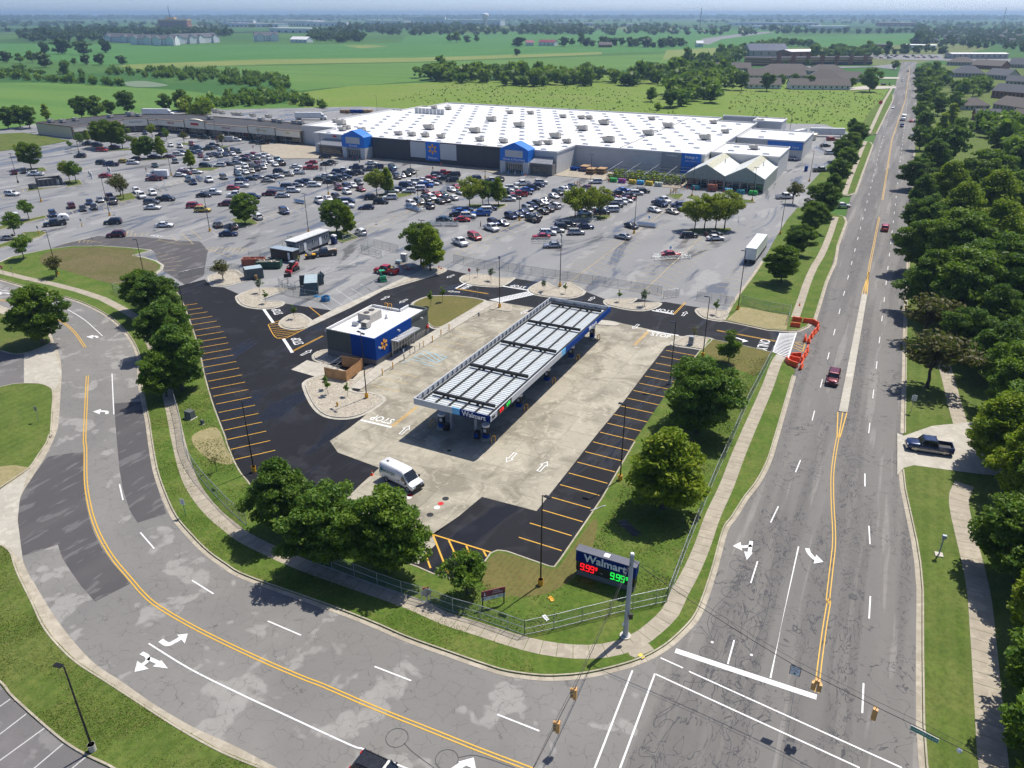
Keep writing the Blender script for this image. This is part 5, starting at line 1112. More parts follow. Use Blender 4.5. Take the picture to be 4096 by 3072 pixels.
def teardrop():
    q=g1('PA',795,1105,.8);o=empty('camping_trailer',(q.x,q.y,0),rz(240),'small white rounded trailer towed by the black pickup at the left entry','trailer')
    half_loft([(1.5,.9,.8),(1.2,1.5,.95),(.5,1.9,1.0),(-.8,1.85,1.0),(-1.4,1.3,.95),(-1.6,.8,.8)],.4).build('body','plain_white',o)
    b=MB();b.box((0,2.0,.45),(.1,1.3,.1));b.build('drawbar','dark_metal',o)
    for sx in(-1,1):
        link('wheel',VM['sedan'][5],o,(sx*.95,-.2,.33));w=MB();w.box((sx*1.0,.2,1.25),(.03,.5,.5));w.build('window','car_glass',o)
teardrop()
# ------------------------------------------------------------------ buildings of the site, drawn in site coordinates (u along the store front, v away from us)
UX=hd(SITE+90);VY=hd(SITE)
def uvw(u,v,z=0.0):p=UX*u+VY*v;return Vector((p.x,p.y,z))
class Site:
    def __init__(s,name,u,v,label,cat,group=None):
        s.o=empty(name,uvw(u,v),rz(SITE),label,cat,group);s.off=(-u,-v,0)
    def part(s,name,m,mb,parent=None):
        o=mb.build(name,m,parent or s.o)
        if parent is None:o.location=s.off
        return o
    def box(s,name,m,u0,u1,v0,v1,z0,z1,parent=None):
        b=MB();b.box(((u0+u1)/2,(v0+v1)/2,(z0+z1)/2),(abs(u1-u0),abs(v1-v0),abs(z1-z0)));return s.part(name,m,b,parent)
    def text(s,body,size,m,u,v,z,face='front',sx=1.0,ext=0.03,bold=0.0,align='CENTER',name='lettering'):
        r={'front':0.0,'right':math.pi/2,'left':-math.pi/2}[face]
        return txt(body,size,m,name,s.o,(u+s.off[0],v+s.off[1],z),(math.pi/2,0,r),ext,align,sx,bold)
plain('wall_dark',(0.075,0.076,0.08),0.8,var=0.08,scale=0.3)
plain('wall_grey',(0.33,0.34,0.35),0.8,var=0.06,scale=0.3)
plain('wall_light',(0.58,0.58,0.56),0.8,var=0.05,scale=0.3)
plain('wall_white',(0.70,0.70,0.68),0.8,var=0.05,scale=0.3)
plain('wall_olive',(0.085,0.10,0.092),0.8,var=0.06)
plain('block_grey',(0.19,0.185,0.175),0.85,var=0.12,bump=0.2)
plain('coping',(0.62,0.63,0.63),0.5)
plain('store_blue',(0.0,0.16,0.60),0.5,var=0.04)
plain('awning_grey',(0.30,0.31,0.33),0.45,0.3)
plain('tan_wall',(0.62,0.53,0.37),0.85,var=0.06)
plain('cream_wall',(0.86,0.78,0.62),0.85,var=0.06)
plain('brown_trim',(0.20,0.15,0.11),0.7)
plain('black_roof',(0.045,0.046,0.05),0.85,var=0.25,scale=0.1)
plain('greenhouse_skin',(0.62,0.64,0.60),0.55)
plain('greenhouse_end',(0.27,0.31,0.27),0.5)
plain('poly_panel',(0.55,0.53,0.38),0.5)
plain('red_plastic',(0.6,0.03,0.02),0.5);plain('pallet_wood',(0.38,0.24,0.12),0.85)
def wall(s,name,m,pts,z0,z1,t=0.3):
    b=MB();b.prism(pts,z0,z1);return s.part(name,m,b)
st=Site('supercenter',-150,330,'huge white-roofed store with blue entrance gables across the lot','store');HR=8.2
main=[(-227,266),(-114.2,266),(-114.2,284),(-64,284),(-64,384),(-83,384),(-83,396),(-238,396),(-238,374),(-241.5,374),(-241.5,354),(-247,354),(-247,282),(-227,282)]
b=MB();b.prism([Vector((*p,0))for p in main],0,HR-0.5);st.part('walls','wall_light',b)
b=MB();b.poly([Vector((*p,0))for p in offset([Vector((*p,0))for p in ccw(main)],0.35,True)],HR-0.45);st.part('roof','roof_white',b)
for(a,c)in zip(main,main[1:]+main[:1]):                      # parapet copings, one per wall
    dx,dy=c[0]-a[0],c[1]-a[1];L=math.hypot(dx,dy);bb=MB();bb.box(((a[0]+c[0])/2,(a[1]+c[1])/2,HR-0.2),(L+.36,0.4,0.62),math.atan2(dy,dx));st.part('parapet','wall_white',bb)
st.box('dark_front','wall_dark',-196.5,-136,265.35,265.78,0,HR+.05)
st.box('sign_panel','wall_light',-177.8,-156.5,265.15,265.5,1.9,HR-.3);
sp=st.box('sign_field','store_blue',-170.4,-164,264.9,265.3,1.2,HR+.1)
def spark(site,u,v,z,r,m='spark_yellow',face='front',t=0.08):
    for k in range(6):
        a=math.pi/2+k*math.pi/3;ca,sa=math.cos(a),math.sin(a);bb=MB()
        prof=[(0.34,.09),(0.5,.17),(0.85,.2),(1.0,.13),(1.0,-.13),(0.85,-.2),(0.5,-.17),(0.34,-.09)]
        q=[((x*ca-y*sa)*r,(x*sa+y*ca)*r)for x,y in prof]
        if face=='front':f0=[(u+x,v,z+y)for x,y in q];f1=[(u+x,v-t,z+y)for x,y in q]
        else:f0=[(u,v+x,z+y)for x,y in q];f1=[(u+t,v+x,z+y)for x,y in q]
        n=len(q);bb.add(f0+f1,[tuple(range(n,2*n)),]+[(i,(i+1)%n,n+(i+1)%n,n+i)for i in range(n)]);site.part('spark_ray',m,bb)
spark(st,-167.2,264.9,5.6,2.0);st.text('Walmart',1.25,'plain_white',-167.2,264.86,2.2,bold=.02)
def portal(u0,u1,title,sgl):
    vf=260.6;p=[(u0,4.4),(u0,8.6),(u0+1.2,9.3),((u0+u1)/2-.4,11.0),((u0+u1)/2+.4,11.0),(u1-1.2,9.3),(u1,8.6),(u1,4.4)]
    bb=MB();n=len(p);f0=[(x,vf,z)for x,z in p];f1=[(x,vf+6.0,z)for x,z in p]
    bb.add(f0+f1,[tuple(range(n)),tuple(reversed(range(n,2*n)))]+[(i,n+i,n+(i+1)%n,(i+1)%n)for i in range(n)]);st.part('entrance_gable','store_blue',bb)
    st.box('gable_panel','wall_light',u0+2.2,u1-2.2,vf-.1,vf,5.9,8.4)
    for k in range(9):st.box('panel_rib','wall_grey',u0+2.4+k*(u1-u0-4.8)/8,u0+2.46+k*(u1-u0-4.8)/8,vf-.13,vf-.1,5.95,8.35)
    st.box('pier','wall_light',u0,u0+2.2,vf+.05,vf+6,0,4.38);st.box('pier','wall_light',u1-2.2,u1,vf+.05,vf+6,0,4.38)
    st.box('door_recess','window_glass',u0+2.2,u1-2.2,vf+.9,vf+1.0,0,3.4);st.box('door_header','wall_grey',u0+2.2,u1-2.2,vf+.3,vf+.9,3.4,4.38)
    for k in range(9):st.box('door_mullion','coping',u0+2.3+k*(u1-u0-4.7)/8,u0+2.42+k*(u1-u0-4.7)/8,vf+.82,vf+.9,0,3.4)
    st.text(title,sgl,'plain_white',(u0+u1)/2,vf-.05,5.1,bold=.01)
portal(-208.4,-197,'Grocery',1.15);portal(-135,-123.3,'Home & Pharmacy',1.2)
for u0,u1 in((-222.5,-208.5),(-123.2,-114.4)):               # low glazed vestibules with sloped roofs
    st.box('vestibule','block_grey',u0,u1,262.6,265.9,0,4.0);st.box('vestibule_window','window_glass',u0+.8,u1-1.0,262.5,262.6,.9,3.2)
    for k in range(int((u1-u0)/1.4)):st.box('mullion','wall_dark',u0+.8+k*1.4,u0+.9+k*1.4,262.44,262.5,.9,3.2)
    bb=MB();bb.add([(u0-.3,261.8,4.0),(u1+.3,261.8,4.0),(u1-1,265.9,5.9),(u0+1,265.9,5.9),(u0-.3,261.8,4.3),(u1+.3,261.8,4.3),(u1-1,265.9,6.2),(u0+1,265.9,6.2)],[(0,3,2,1),(4,5,6,7),(0,1,5,4),(1,2,6,5),(3,0,4,7)]);st.part('sloped_canopy','awning_grey',bb)
bb=MB();bb.add([(-216+1.1*math.cos(a),265.75,7.4+.45*math.sin(a))for a in[k*math.pi/8 for k in range(16)]],[tuple(range(16))]);st.part('tenant_sign','sign_red',bb)
st.box('outdoor_panel','wall_grey',-79.8,-72.4,283.6,283.95,.8,HR-.2);st.text('Outdoor',1.2,'plain_white',-76,283.55,7.2)
st.box('pickup_panel','store_blue',-72.3,-65.2,283.5,283.9,.2,HR+.08);st.text('Pickup >',1.35,'plain_white',-68.7,283.45,6.9,bold=.02);st.text('Auto Care >',.75,'plain_white',-68.9,283.45,5.6)
# garden block, tyre block, rear block
def blk(pts,h,roof=True):
    bb=MB();bb.prism([Vector((*p,0))for p in pts],0,h-.4);st.part('wing_walls','wall_light',bb)
    bb=MB();bb.poly([Vector((*p,0))for p in offset([Vector((*p,0))for p in ccw(pts)],.3,True)],h-.36);st.part('wing_roof','roof_white',bb)
    for(a,c)in zip(pts,pts[1:]+pts[:1]):
        dx,dy=c[0]-a[0],c[1]-a[1];L=math.hypot(dx,dy);q=MB();q.box(((a[0]+c[0])/2,(a[1]+c[1])/2,h-.15),(L+.34,.36,.56),math.atan2(dy,dx));st.part('wing_parapet','wall_white',q)
blk([(-63.6,292),(-39.5,292),(-39.5,317),(-63.6,317)],8.0);blk([(-63.6,338),(-37,338),(-37,369),(-63.6,369)],7.4);blk([(-66,384.2),(-53,384.2),(-53,399),(-82.6,399),(-82.6,396.4),(-66,396.4)],9.0)
st.box('tyre_panel','store_blue',-51,-37.3,337.5,337.78,3.9,6.9);st.text('Auto Care',1.3,'plain_white',-41.4,337.45,5.0)
for k,w in enumerate(('Oil Change','Oil Change','Tires','Tires')):st.text(w,.6,'wall_dark',-58.5+k*5.2,337.75,3.2)
for uu in(-60,-54.8,-49.6,-44.4):bb=MB();bb.add([(uu-2.2+.45*math.cos(a),337.7,3.2+.45*math.sin(a))for a in[k*math.pi/6 for k in range(12)]],[tuple(range(12))]);st.part('service_icon','wall_dark',bb)
# greenhouse: two gabled houses
for u0,u1 in((-65.6,-52.4),(-52.4,-39.3)):
    um=(u0+u1)/2;e,rdg,f,bk=4.6,8.0,265.4,291.9
    for sx,ue in((-1,u0),(1,u1)):
        bb=MB();bb.add([(um,f,rdg),(um,bk,rdg),(ue,bk,e),(ue,f,e),(um,f,rdg+.12),(um,bk,rdg+.12),(ue,bk,e+.12),(ue,f,e+.12)],[(4,5,6,7),(3,2,1,0),(0,4,7,3),(7,6,2,3)]if sx>0 else[(7,6,5,4),(0,1,2,3),(0,3,7,4),(3,2,6,7)]);st.part('greenhouse_roof','greenhouse_skin',bb)
    for k in range(14):
        v0=f+.2+k*(bk-f)/14;uh=um+(u1-um)*.36;zh=rdg-(rdg-e)*.36;bb=MB();bb.add([(um,v0,rdg+.15),(uh,v0,zh+.15),(uh,v0+1.5,zh+.15),(um,v0+1.5,rdg+.15),(um,v0,rdg+.2),(uh,v0,zh+.2),(uh,v0+1.5,zh+.2),(um,v0+1.5,rdg+.2)],[(4,5,6,7),(0,4,7,3),(1,5,4,0),(2,6,5,1),(3,7,6,2)]);st.part('ridge_panel','poly_panel',bb)
    bb=MB();bb.add([(u0+.05,f+.02,3.1),(u1-.05,f+.02,3.1),(u1-.05,f+.02,e),(um,f+.02,rdg),(u0+.05,f+.02,e)],[(0,1,2,3,4)]);st.part('gable_end','greenhouse_end',bb)
    st.box('open_front','window_glass',u0+.3,u1-.3,f+1.2,f+1.3,0,3.1)
    for k in range(6):st.box('front_post','galv',u0+.1+k*(u1-u0-.3)/5,u0+.25+k*(u1-u0-.3)/5,f+.05,f+.2,0,3.1)
    for zz in(1.0,1.9,2.6):st.box('front_rail','galv',u0+.2,u1-.2,f+.9,f+.98,zz,zz+.08)
    st.box('flue','galv',um+3,um+3.25,f+15,f+15.25,5.5,7.8)
st.box('greenhouse_side','greenhouse_end',-39.5,-39.35,265.5,291.8,0,4.5)
# rooftop units: box with hood
def rtu_mesh(big):
    b=MB();k=1.35 if big else 1.0
    b.box((0,0,.25),(2.6*k,1.9*k,.3),mi=1);b.box((0,0,1.0*k),(2.4*k,1.8*k,1.3*k))
    b.add([(-1.2*k,-.9*k,1.6*k),(-1.2*k,.9*k,1.6*k),(-2.3*k,.8*k,1.5*k),(-2.3*k,-.8*k,1.5*k),(-1.2*k,-.9*k,.5),(-1.2*k,.9*k,.5),(-1.7*k,.8*k,.5),(-1.7*k,-.8*k,.5)],[(0,1,2,3),(7,6,5,4),(3,2,6,7),(0,3,7,4),(1,5,6,2)]);b.tube([(.5*k,0,1.65*k),(.5*k,0,1.75*k)],.5*k,12,1)
    return b.mesh('rooftop_unit',['hvac','hvac_dark'])
RTU=rtu_mesh(False);RTUB=rtu_mesh(True)
def on_roof(site,name,me,crop,x,y,z,rot=0.0):
    p=g1(crop,x,y,z);u,v=p.dot(UX),p.dot(VY);o=link(name,me,site.o,(u+site.off[0],v+site.off[1],z));o.rotation_euler=(0,0,rot);return u,v
taken=[]
ZR=HR-.45
for x,y,bg_ in((1215,135,1),(1390,172,1),(820,187,1),(1110,208,1),(1620,242,1),(1790,194,1),(1925,157,1),(1955,267,1),(625,222,0),(710,228,0),(795,234,0),(895,242,0),(1140,261,0),(1290,272,0),(1505,286,0),(1572,281,0),(1690,273,0),(850,55,0),(940,62,0),(1330,87,0),(1460,90,0),(1665,113,0),(1780,120,0),(1830,122,0),(265,157,1),(230,142,0),(300,185,0),(270,195,0),(395,198,0)):
    taken.append(on_roof(st,'rooftop_unit',RTUB if bg_ else RTU,'T2',x,y,ZR))
for x,y,bg_ in((30,157,1),(62,268,1),(312,223,1),(437,177,1),(330,127,0),(670,253,1),(795,210,0),(720,150,0),(1018,143,0)):
    taken.append(on_roof(st,'rooftop_unit',RTUB if bg_ else RTU,'T3',x,y,ZR))
on_roof(st,'rooftop_unit',RTU,'T3',975,313,7.65)
b=MB();b.box((0,0,.14),(2.6,1.4,.28),taper=.9);b.box((0,0,.36),(2.3,1.15,.2),taper=.75,mi=1);SKY=b.mesh('skylight',['coping','skylight'])
k=0
for i in range(19):
    for j in range(13):
        u,v=-232+i*9.2+(j%2)*4.6,271+j*9.6
        if v<284+4 and u>-117 or u>-67 or(u<-240 or(v>393))or(u<-229 and v<286)or(u>-86 and v>381):continue
        if any(abs(u-a)<3.2 and abs(v-c)<2.8 for a,c in taken):continue
        link('skylight',SKY,st.o,(u+st.off[0],v+st.off[1],ZR))
for u,v,z in((-58,300,7.64),(-50,308,7.64),(-58,310,7.64),(-45,298,7.64),(-55,345,7.04),(-45,360,7.04),(-57,362,7.04)):link('skylight',SKY,st.o,(u+st.off[0],v+st.off[1],z))
for i in range(46):st.box('roof_walkpad','hvac_dark',-97.6+.0*i,-97.1,288+i*2.2,288.6+i*2.2,ZR,ZR+.15)
for i in range(8):st.box('screen_panel','galv',-229+i*2.2,-227.1+i*2.2,347.5,347.7,ZR,ZR+2.6)
# garden yard in front of the recessed wall
gy=Site('garden_trellis',-80,272,'open steel trellis frame with plants beside the greenhouse','trellis')
for u in(-94,-87,-80,-73,-67):
    for v in(265,271,277,282):gy.box('post','galv',u-.08,u+.08,v-.08,v+.08,0,3.4)
    bb=MB();bb.bar((u,264,3.1),(u,282.5,3.9),.16);gy.part('rafter','galv',bb)
for v in(265,270,276,282):gy.box('beam','galv',-94.2,-66.8,v-.06,v+.06,3.4,3.52)
for v in(264.9,):
    for z in(.4,1.0,1.6,2.2):gy.box('rail','galv',-94,-67,v-.03,v+.03,z,z+.06)
for i in range(26):
    u,v=-93+(i%13)*2.05+rnd.uniform(-.4,.4),267+(i//13)*6.5+rnd.uniform(-1,1);o=link('potted_plant',PROTO['bush'][0],gy.o,(u+gy.off[0],v+gy.off[1],.3));o.scale=(rnd.uniform(.5,.8),)*3
for i in range(9):gy.box('rack','dark_metal',-93.6+i*3,-91.2+i*3,268.5,270.5,0,1.4+(i%3)*.3);gy.box('rack','wall_olive',-93.2+i*3,-90.9+i*3,275.5,278,0,1.6)  # plain dark boxes for racks, added to bring shade into the yard
def pile(u,v,m,label,w=2.2,h=1.0,d=1.4,n=5):
    s_=Site('bag_pile',u,v,label,'bags','goods stacked along the garden front');rr=random.Random(int(u*10))
    for i in range(3 if w<2 else n):
        for j in range(3):
            bb=MB();bb.box((u-w/2+w*(i+.5)/n+rr.uniform(-.1,.1),v+rr.uniform(-.2,.2),.12+h*(j+.5)/3),(w/n*.95,d*rr.uniform(.75,1),h/3*.95),rr.uniform(-.1,.1),taper=.85);s_.part('bag',m,bb)
for nm,c in(('green',(.05,.5,.1)),('purple',(.35,.08,.4)),('gold',(.65,.48,.04)),('skyblue',(.1,.4,.65)),('pale',(.62,.66,.55)),('rust',(.32,.1,.06)),('teal',(.05,.3,.35))):plain('bag_'+nm,c,.5)
for u,nm,lb in((-90.5,'green','bright green bags piled before the trellis, leftmost pile'),(-87.3,'purple','purple bags piled before the trellis'),(-83.5,'gold','yellow bags piled before the trellis, left of the light blue pile'),(-80.6,'skyblue','light blue bags piled before the trellis'),(-77.4,'gold','yellow bags piled before the trellis, right of the light blue pile'),(-74,'pale','pale bags piled before the trellis'),(-61,'teal','dark teal goods before the left greenhouse bay'),(-55.5,'rust','tall rust-brown crates before the middle of the greenhouse'),(-50,'skyblue','pale blue goods before the right greenhouse bay'),(-46,'teal','dark teal goods before the right greenhouse bay'),(-42,'green','bright green bags at the right corner of the greenhouse')):
    pile(u,262.2,'bag_'+nm,lb,2.6 if nm!='rust' else 3.0,1.3 if nm!='rust' else 2.2)
for i,u in enumerate((-103,-99.5,-107)):
    s_=Site('pallet_stack',u,273+i*2,'stack of dark goods pallets against the pallet yard wall, %s'%('middle','right','left with blue wrap')[i],'pallets','pallet stacks in the yard')
    for j in range(5):s_.box('pallet',['dark_metal','dark_metal','brand_blue'][i]if j%2 else 'pallet_wood',u-1.5,u+1.5,271+i*2,275+i*2,.1+j*.42,.46+j*.42)
for i in range(2):
    s_=Site('cart_bin',-112+i*3.2,276,('left' if i==0 else 'right')+' pair of blue bins on the pale pavement beside the side wall','bin');
    for j in range(2):bb=MB();bb.box((-112+i*3.2+j*1.4,276,.75),(1.2,1.2,1.3),taper=1.1);s_.part('bin_body','brand_blue',bb)
for u,v in((-207,258.6),(-204.5,258.6),(-202,258.6),(-199.5,258.6),(-195,262),(-95.5,261.5),(-92.5,261.5),(-66.2,262.5),(-64.2,262.5),(-62,262.5)):
    pass

# ------------------------------------------------------------------ strip mall
sm=Site('strip_mall',-310,290,'long cream strip mall with black flat roof left of the store','shops')
wing=[(-386,248),(-357,246),(-353,272),(-341,283),(-246.8,281),(-246.8,303),(-345,306),(-380,288)]
b=MB();b.prism([Vector((*p,0))for p in wing],0,5.2);sm.part('walls','tan_wall',b)
b=MB();b.poly([Vector((*p,0))for p in offset([Vector((*p,0))for p in ccw(wing)],.3,True)],5.3);sm.part('roof','black_roof',b)
front=[(-357,246),(-353,272),(-341,283),(-246.8,281)]
for(a,c)in zip(wing,wing[1:]+wing[:1]):
    if a in front and c in front:continue
    dx,dy=c[0]-a[0],c[1]-a[1];L=math.hypot(dx,dy);q=MB();q.box(((a[0]+c[0])/2,(a[1]+c[1])/2,5.4),(L+.3,.4,.5),math.atan2(dy,dx));sm.part('parapet','brown_trim',q)
def shopfront(a,c,splits,heights,names):
    A=Vector((*a,0));Bv=Vector((*c,0));d=(Bv-A);L=d.length;d.normalize();n=Vector((d.y,-d.x,0));ang=math.atan2(d.y,d.x)
    q=MB();q.box(((A+Bv)/2+n*.1+Vector((0,0,1.5)))[:],(L,.25,3.0),ang);sm.part('shop_glass','window_glass',q)
    for i,(s0,s1)in enumerate(zip(splits,splits[1:])):
        h=heights[i];m=A+d*((s0+s1)/2*L)+n*.6;w=(s1-s0)*L
        q=MB();q.box((m.x,m.y,(3.0+h)/2),(w-.35,1.2,h-3.0),ang);f=sm.part('sign_band','cream_wall',q)
        q=MB();q.box((m.x,m.y,h+.1),(w,1.35,.25),ang);sm.part('cornice','brown_trim',q)
        for e in(s0,s1):
            pp=A+d*(e*L)+n*.65;q=MB();q.box((pp.x,pp.y,h/2+.05),(.4,1.3,h),ang);sm.part('pilaster','brown_trim',q)
        nm=names[i]
        if nm:
            pt=m+n*.64;txt(nm[0],nm[2],nm[1],'shop_sign',sm.o,(pt.x+sm.off[0],pt.y+sm.off[1],(3.2+h)/2+.1),(math.pi/2,0,ang),.03,sx=nm[3]if len(nm)>3 else 1)
            if len(nm)>4:
                q=MB();q.box((pt.x,pt.y,(3.2+h)/2+.1),(nm[4],.08,1.1),ang);sm.part('sign_board',nm[5],q)
        k=int(w/2.2)
        for j in range(k+1):
            pp=A+d*(s0*L+j*w/max(1,k))+n*.28;q=MB();q.box((pp.x,pp.y,1.5),(.14,.14,3.0),ang);sm.part('mullion','coping' if j%4==2 else 'brown_trim',q)
plain('sign_blue_txt',(.02,.2,.55),.4);plain('sign_teal_txt',(.05,.3,.35),.4);plain('sign_yellow_txt',(.6,.5,.05),.4)
shopfront(front[0],front[1],[0,.33,.66,1],[5.2,6.2,5.9],[None,('SPA','sign_blue_txt',1.3),('RENTALS','plain_white',.7,1,4.2,'sign_red')])
shopfront(front[1],front[2],[0,.7,1],[6.4,5.4],[('Family Dental','sign_teal_txt',1.1),None])
shopfront(front[2],front[3],[0,.21,.36,.66,.84,1],[5.7,6.6,5.5,6.2,5.7],[('HIBACHI','sign_red',1.3),('FURNITURE','plain_white',.8,1,5.4,'sign_red'),('RESTAURANT','sign_red',.9),('EASY Nails','sign_yellow_txt',1.4),('SUBS','sign_yellow_txt',1.1)])
bb=MB();ctr=Vector((-341,283,0)).lerp(Vector((-246.8,281,0)),.285)
arc=[(ctr.x-6.8+13.6*k/12,ctr.y-1.2,6.5+.9*math.sin(math.pi*k/12))for k in range(13)];n_=13
bb.add(arc+[(x,y+1.2,z)for x,y,z in arc],[tuple(range(n_)),tuple(range(2*n_-1,n_-1,-1))]+[(i,n_+i,n_+i+1,i+1)for i in range(n_-1)]);sm.part('arched_parapet','cream_wall',bb)
for x,y,c,bg_ in((700,745,'F1',0),(830,735,'F1',1),(880,738,'F1',0),(1370,716,'F1',1),(1405,722,'F1',0),(1485,730,'F1',0),(1520,732,'F1',0),(1600,738,'F1',0),(1700,745,'F1',0),(1655,766,'F1',0),(1742,772,'F1',0),(1778,778,'F1',0),(1868,783,'F1',0),(1905,786,'F1',0),(480,765,'F1',0),(400,775,'F1',0),(325,775,'F1',0),(1330,755,'F1',0)):
    on_roof(sm,'rooftop_unit',RTUB if bg_ else RTU,c,x,y,5.3)

# ------------------------------------------------------------------ fuel kiosk
ks=Site('fuel_kiosk',-78.4,104,'small olive and blue fuel station shop with white roof','kiosk')
kp=[(-83.5,95.4),(-73.3,95.4),(-73.3,112),(-77.4,112),(-77.4,109),(-83.5,109)]
b=MB();b.prism([Vector((*p,0))for p in kp],0,4.45);ks.part('walls','wall_olive',b)
b=MB();b.poly([Vector((*p,0))for p in offset([Vector((*p,0))for p in ccw(kp)],.2,True)],4.55);ks.part('roof','roof_white',b)
for(a,c)in zip(kp,kp[1:]+kp[:1]):
    dx,dy=c[0]-a[0],c[1]-a[1];L=math.hypot(dx,dy);q=MB();q.box(((a[0]+c[0])/2,(a[1]+c[1])/2,4.7),(L+.26,.26,.55),math.atan2(dy,dx));ks.part('parapet','wall_white' if a[1]>96 and not(a[0]>-74)else 'wall_olive',q)
for q_ in(offset([Vector((*p,0))for p in ccw(kp)],-.06,True),):
    b=MB();b.prism(q_,0,1.15);ks.part('block_base','block_grey',b)
ks.box('blue_cladding','brand_blue2' if 'brand_blue2' in MATS else 'brand_blue',-78.2,-73.16,95.22,95.4,1.1,5.0);ks.box('blue_cladding','brand_blue',-73.3,-73.1,95.24,106.2,1.1,5.0)
spark(ks,-73.08,97.6,3.2,.95,face='right',t=.1)
ks.box('door_glass','window_glass',-73.24,-73.05,99.9,106.1,.1,2.9)
for k in range(8):ks.box('door_frame','galv',-73.05,-72.97,99.85+k*.87,99.95+k*.87,.1,2.95)
for z in(.12,1.15,2.9):ks.box('frame_rail','galv',-73.06,-72.98,99.85,106.1,z,z+.09)
ks.box('awning','galv',-73.0,-71.5,99.5,106.6,3.05,3.2)
for k in range(12):ks.box('awning_slat','coping',-73.0,-71.5,99.6+k*.6,99.85+k*.6,3.21,3.27)
for v in(99.6,106.5):ks.box('awning_post','galv',-72.95,-72.8,v-.07,v+.07,0,3.05)
for v,z in((101.8,4.3),(96.0,3.2),(109.2,4.0)):bb=MB();bb.tube([(-73.05,v,z),(-72.6,v,z-.05)],[.16,.2],8);ks.part('wall_light','coping',bb)
ks.box('meter_box','sign_red',-73.25,-73.0,111.2,111.7,1.2,1.8)
ks.box('roof_unit','hvac',-81.3,-78.6,101.6,105.0,4.6,6.1);
for v in(102.5,104.0):
    bb=MB();bb.tube([(-80.0,v,6.1),(-80.0,v,6.2)],.55,14);ks.part('roof_fan','hvac_dark',bb)
ks.box('roof_unit','hvac',-78.9,-77.6,99.2,100.5,4.7,5.7);ks.box('unit_grille','hvac_dark',-78.7,-77.8,99.15,99.2,4.9,5.6);ks.box('roof_duct','galv',-81.0,-80.0,99.4,100.0,4.6,5.2)
bb=MB();bb.cyl((-77.6,105.0,4.55),.3,.25,10);bb.cyl((-77.6,105.0,4.8),.2,.6,8,r2=.1);ks.part('roof_vent','coping',bb)
for v in(108.4,109.3):
    bb=MB();bb.tube([(-80.6+v-108.4,108.9,4.6),(-80.6+v-108.4,108.9,5.8),(-80.0+v-108.4,108.9,5.8),(-80.0+v-108.4,108.9,4.6)],.06,6);ks.part('ladder_rail','base_yellow',bb)
ks.box('utility_cabinet','wall_olive',-77.2,-76.2,112.05,113.0,0,2.2)

# timber dumpster enclosure
plain('timber',(0.48,0.26,0.11),0.8,var=0.25,bump=0.3)
te=Site('timber_enclosure',-76,90.5,'square screen of upright timber slats in front of the kiosk','fence')
c4=[(-77.9,87.6),(-73.9,88.0),(-74.5,93.0),(-78.4,92.6)]
for i,(a,c)in enumerate(zip(c4,c4[1:]+c4[:1])):
    if i==3:continue
    A=Vector((*a,0));Bv=Vector((*c,0));d=Bv-A;L=d.length;ang=math.atan2(d.y,d.x);d.normalize();n=int(L/.2)
    for k in range(n):
        p=A+d*((k+.5)*L/n);q=MB();q.box((p.x,p.y,1.0+rnd.uniform(-.02,.02)),(L/n*.86,.035,1.9),ang);te.part('slat','timber',q)
    for z in(.45,1.6):q=MB();q.box(((A+Bv)/2+Vector((-d.y,d.x,0))*.06+Vector((0,0,z)))[:],(L,.05,.1),ang);te.part('rail','timber',q)
    q=MB();q.box((A.x,A.y,1.02),(.14,.14,2.05),ang);te.part('post','timber',q)
bb=MB();A,Bv=Vector((*c4[3],0)),Vector((*c4[0],0))
for z in(.2,1.0,1.9):bb.bar(A+Vector((0,0,z)),Bv+Vector((0,0,z)),.06)
bb.bar(A+Vector((0,0,.2)),Bv+Vector((0,0,1.9)),.05);te.part('gate_frame','galv',bb)

# ------------------------------------------------------------------ fuel canopy
cp=Site('fuel_canopy',-48.5,102,'long white and blue fuel pump canopy with ribbed open deck','canopy')
u0,u1,v0,v1=-54.6,-42.5,78.7,125.8;ZT,ZB=5.7,4.75
plain('fascia_white',(.58,.60,.62),.45,var=.04);plain('deck_white',(.55,.59,.60),.45,var=.06);plain('deck_pan',(.10,.11,.12),.6);plain('beam_black',(.012,.013,.015),.5)
nf=7.4                                                      # near face: white, light stripe, blue
cp.box('fascia','fascia_white',u0,u0+6.2,v0,v0+.12,ZB,ZT);cp.box('fascia','brand_light',u0+6.2,u0+6.9,v0,v0+.12,ZB,ZT);cp.box('fascia','brand_light2',u0+6.9,u0+nf,v0,v0+.12,ZB,ZT)if 'brand_light2' in MATS else cp.box('fascia','brand_light',u0+6.9,u0+nf,v0,v0+.12,ZB,ZT)
cp.box('fascia','brand_navy',u0+nf,u1,v0,v0+.12,ZB,ZT);cp.text('Walmart',1.0,'plain_white',u0+9.6,v0-.03,5.2,bold=.025)
cp.box('fascia','fascia_white',u1-.12,u1,v0+.12,103.0,ZB,ZT);cp.box('fascia','brand_light',u1-.12,u1,103.0,104.6,ZB,ZT);cp.box('fascia','brand_blue',u1-.12,u1,104.6,v1,ZB,ZT)
cp.text('Walmart',1.0,'plain_white',u1+.03,116.5,5.22,'right',bold=.025);cp.text('764',.6,'black_trim',u1+.03,79.6,5.2,'right')
cp.box('fascia','fascia_white',u0,u0+.12,v0+.12,v1,ZB,ZT);cp.box('fascia','fascia_white',u0+.12,u1-.12,v1-.12,v1,ZB,ZT)
for k in range(34):                                           # frames inside the fascia
    v=v0+.8+k*1.38;cp.box('fascia_stay','galv',u0+.12,u0+.3,v-.04,v+.04,5.0,ZT-.05)
for k in range(9):u=u0+1+k*1.3;cp.box('fascia_stay','galv',u-.04,u+.04,v1-.3,v1-.12,5.0,ZT-.05)
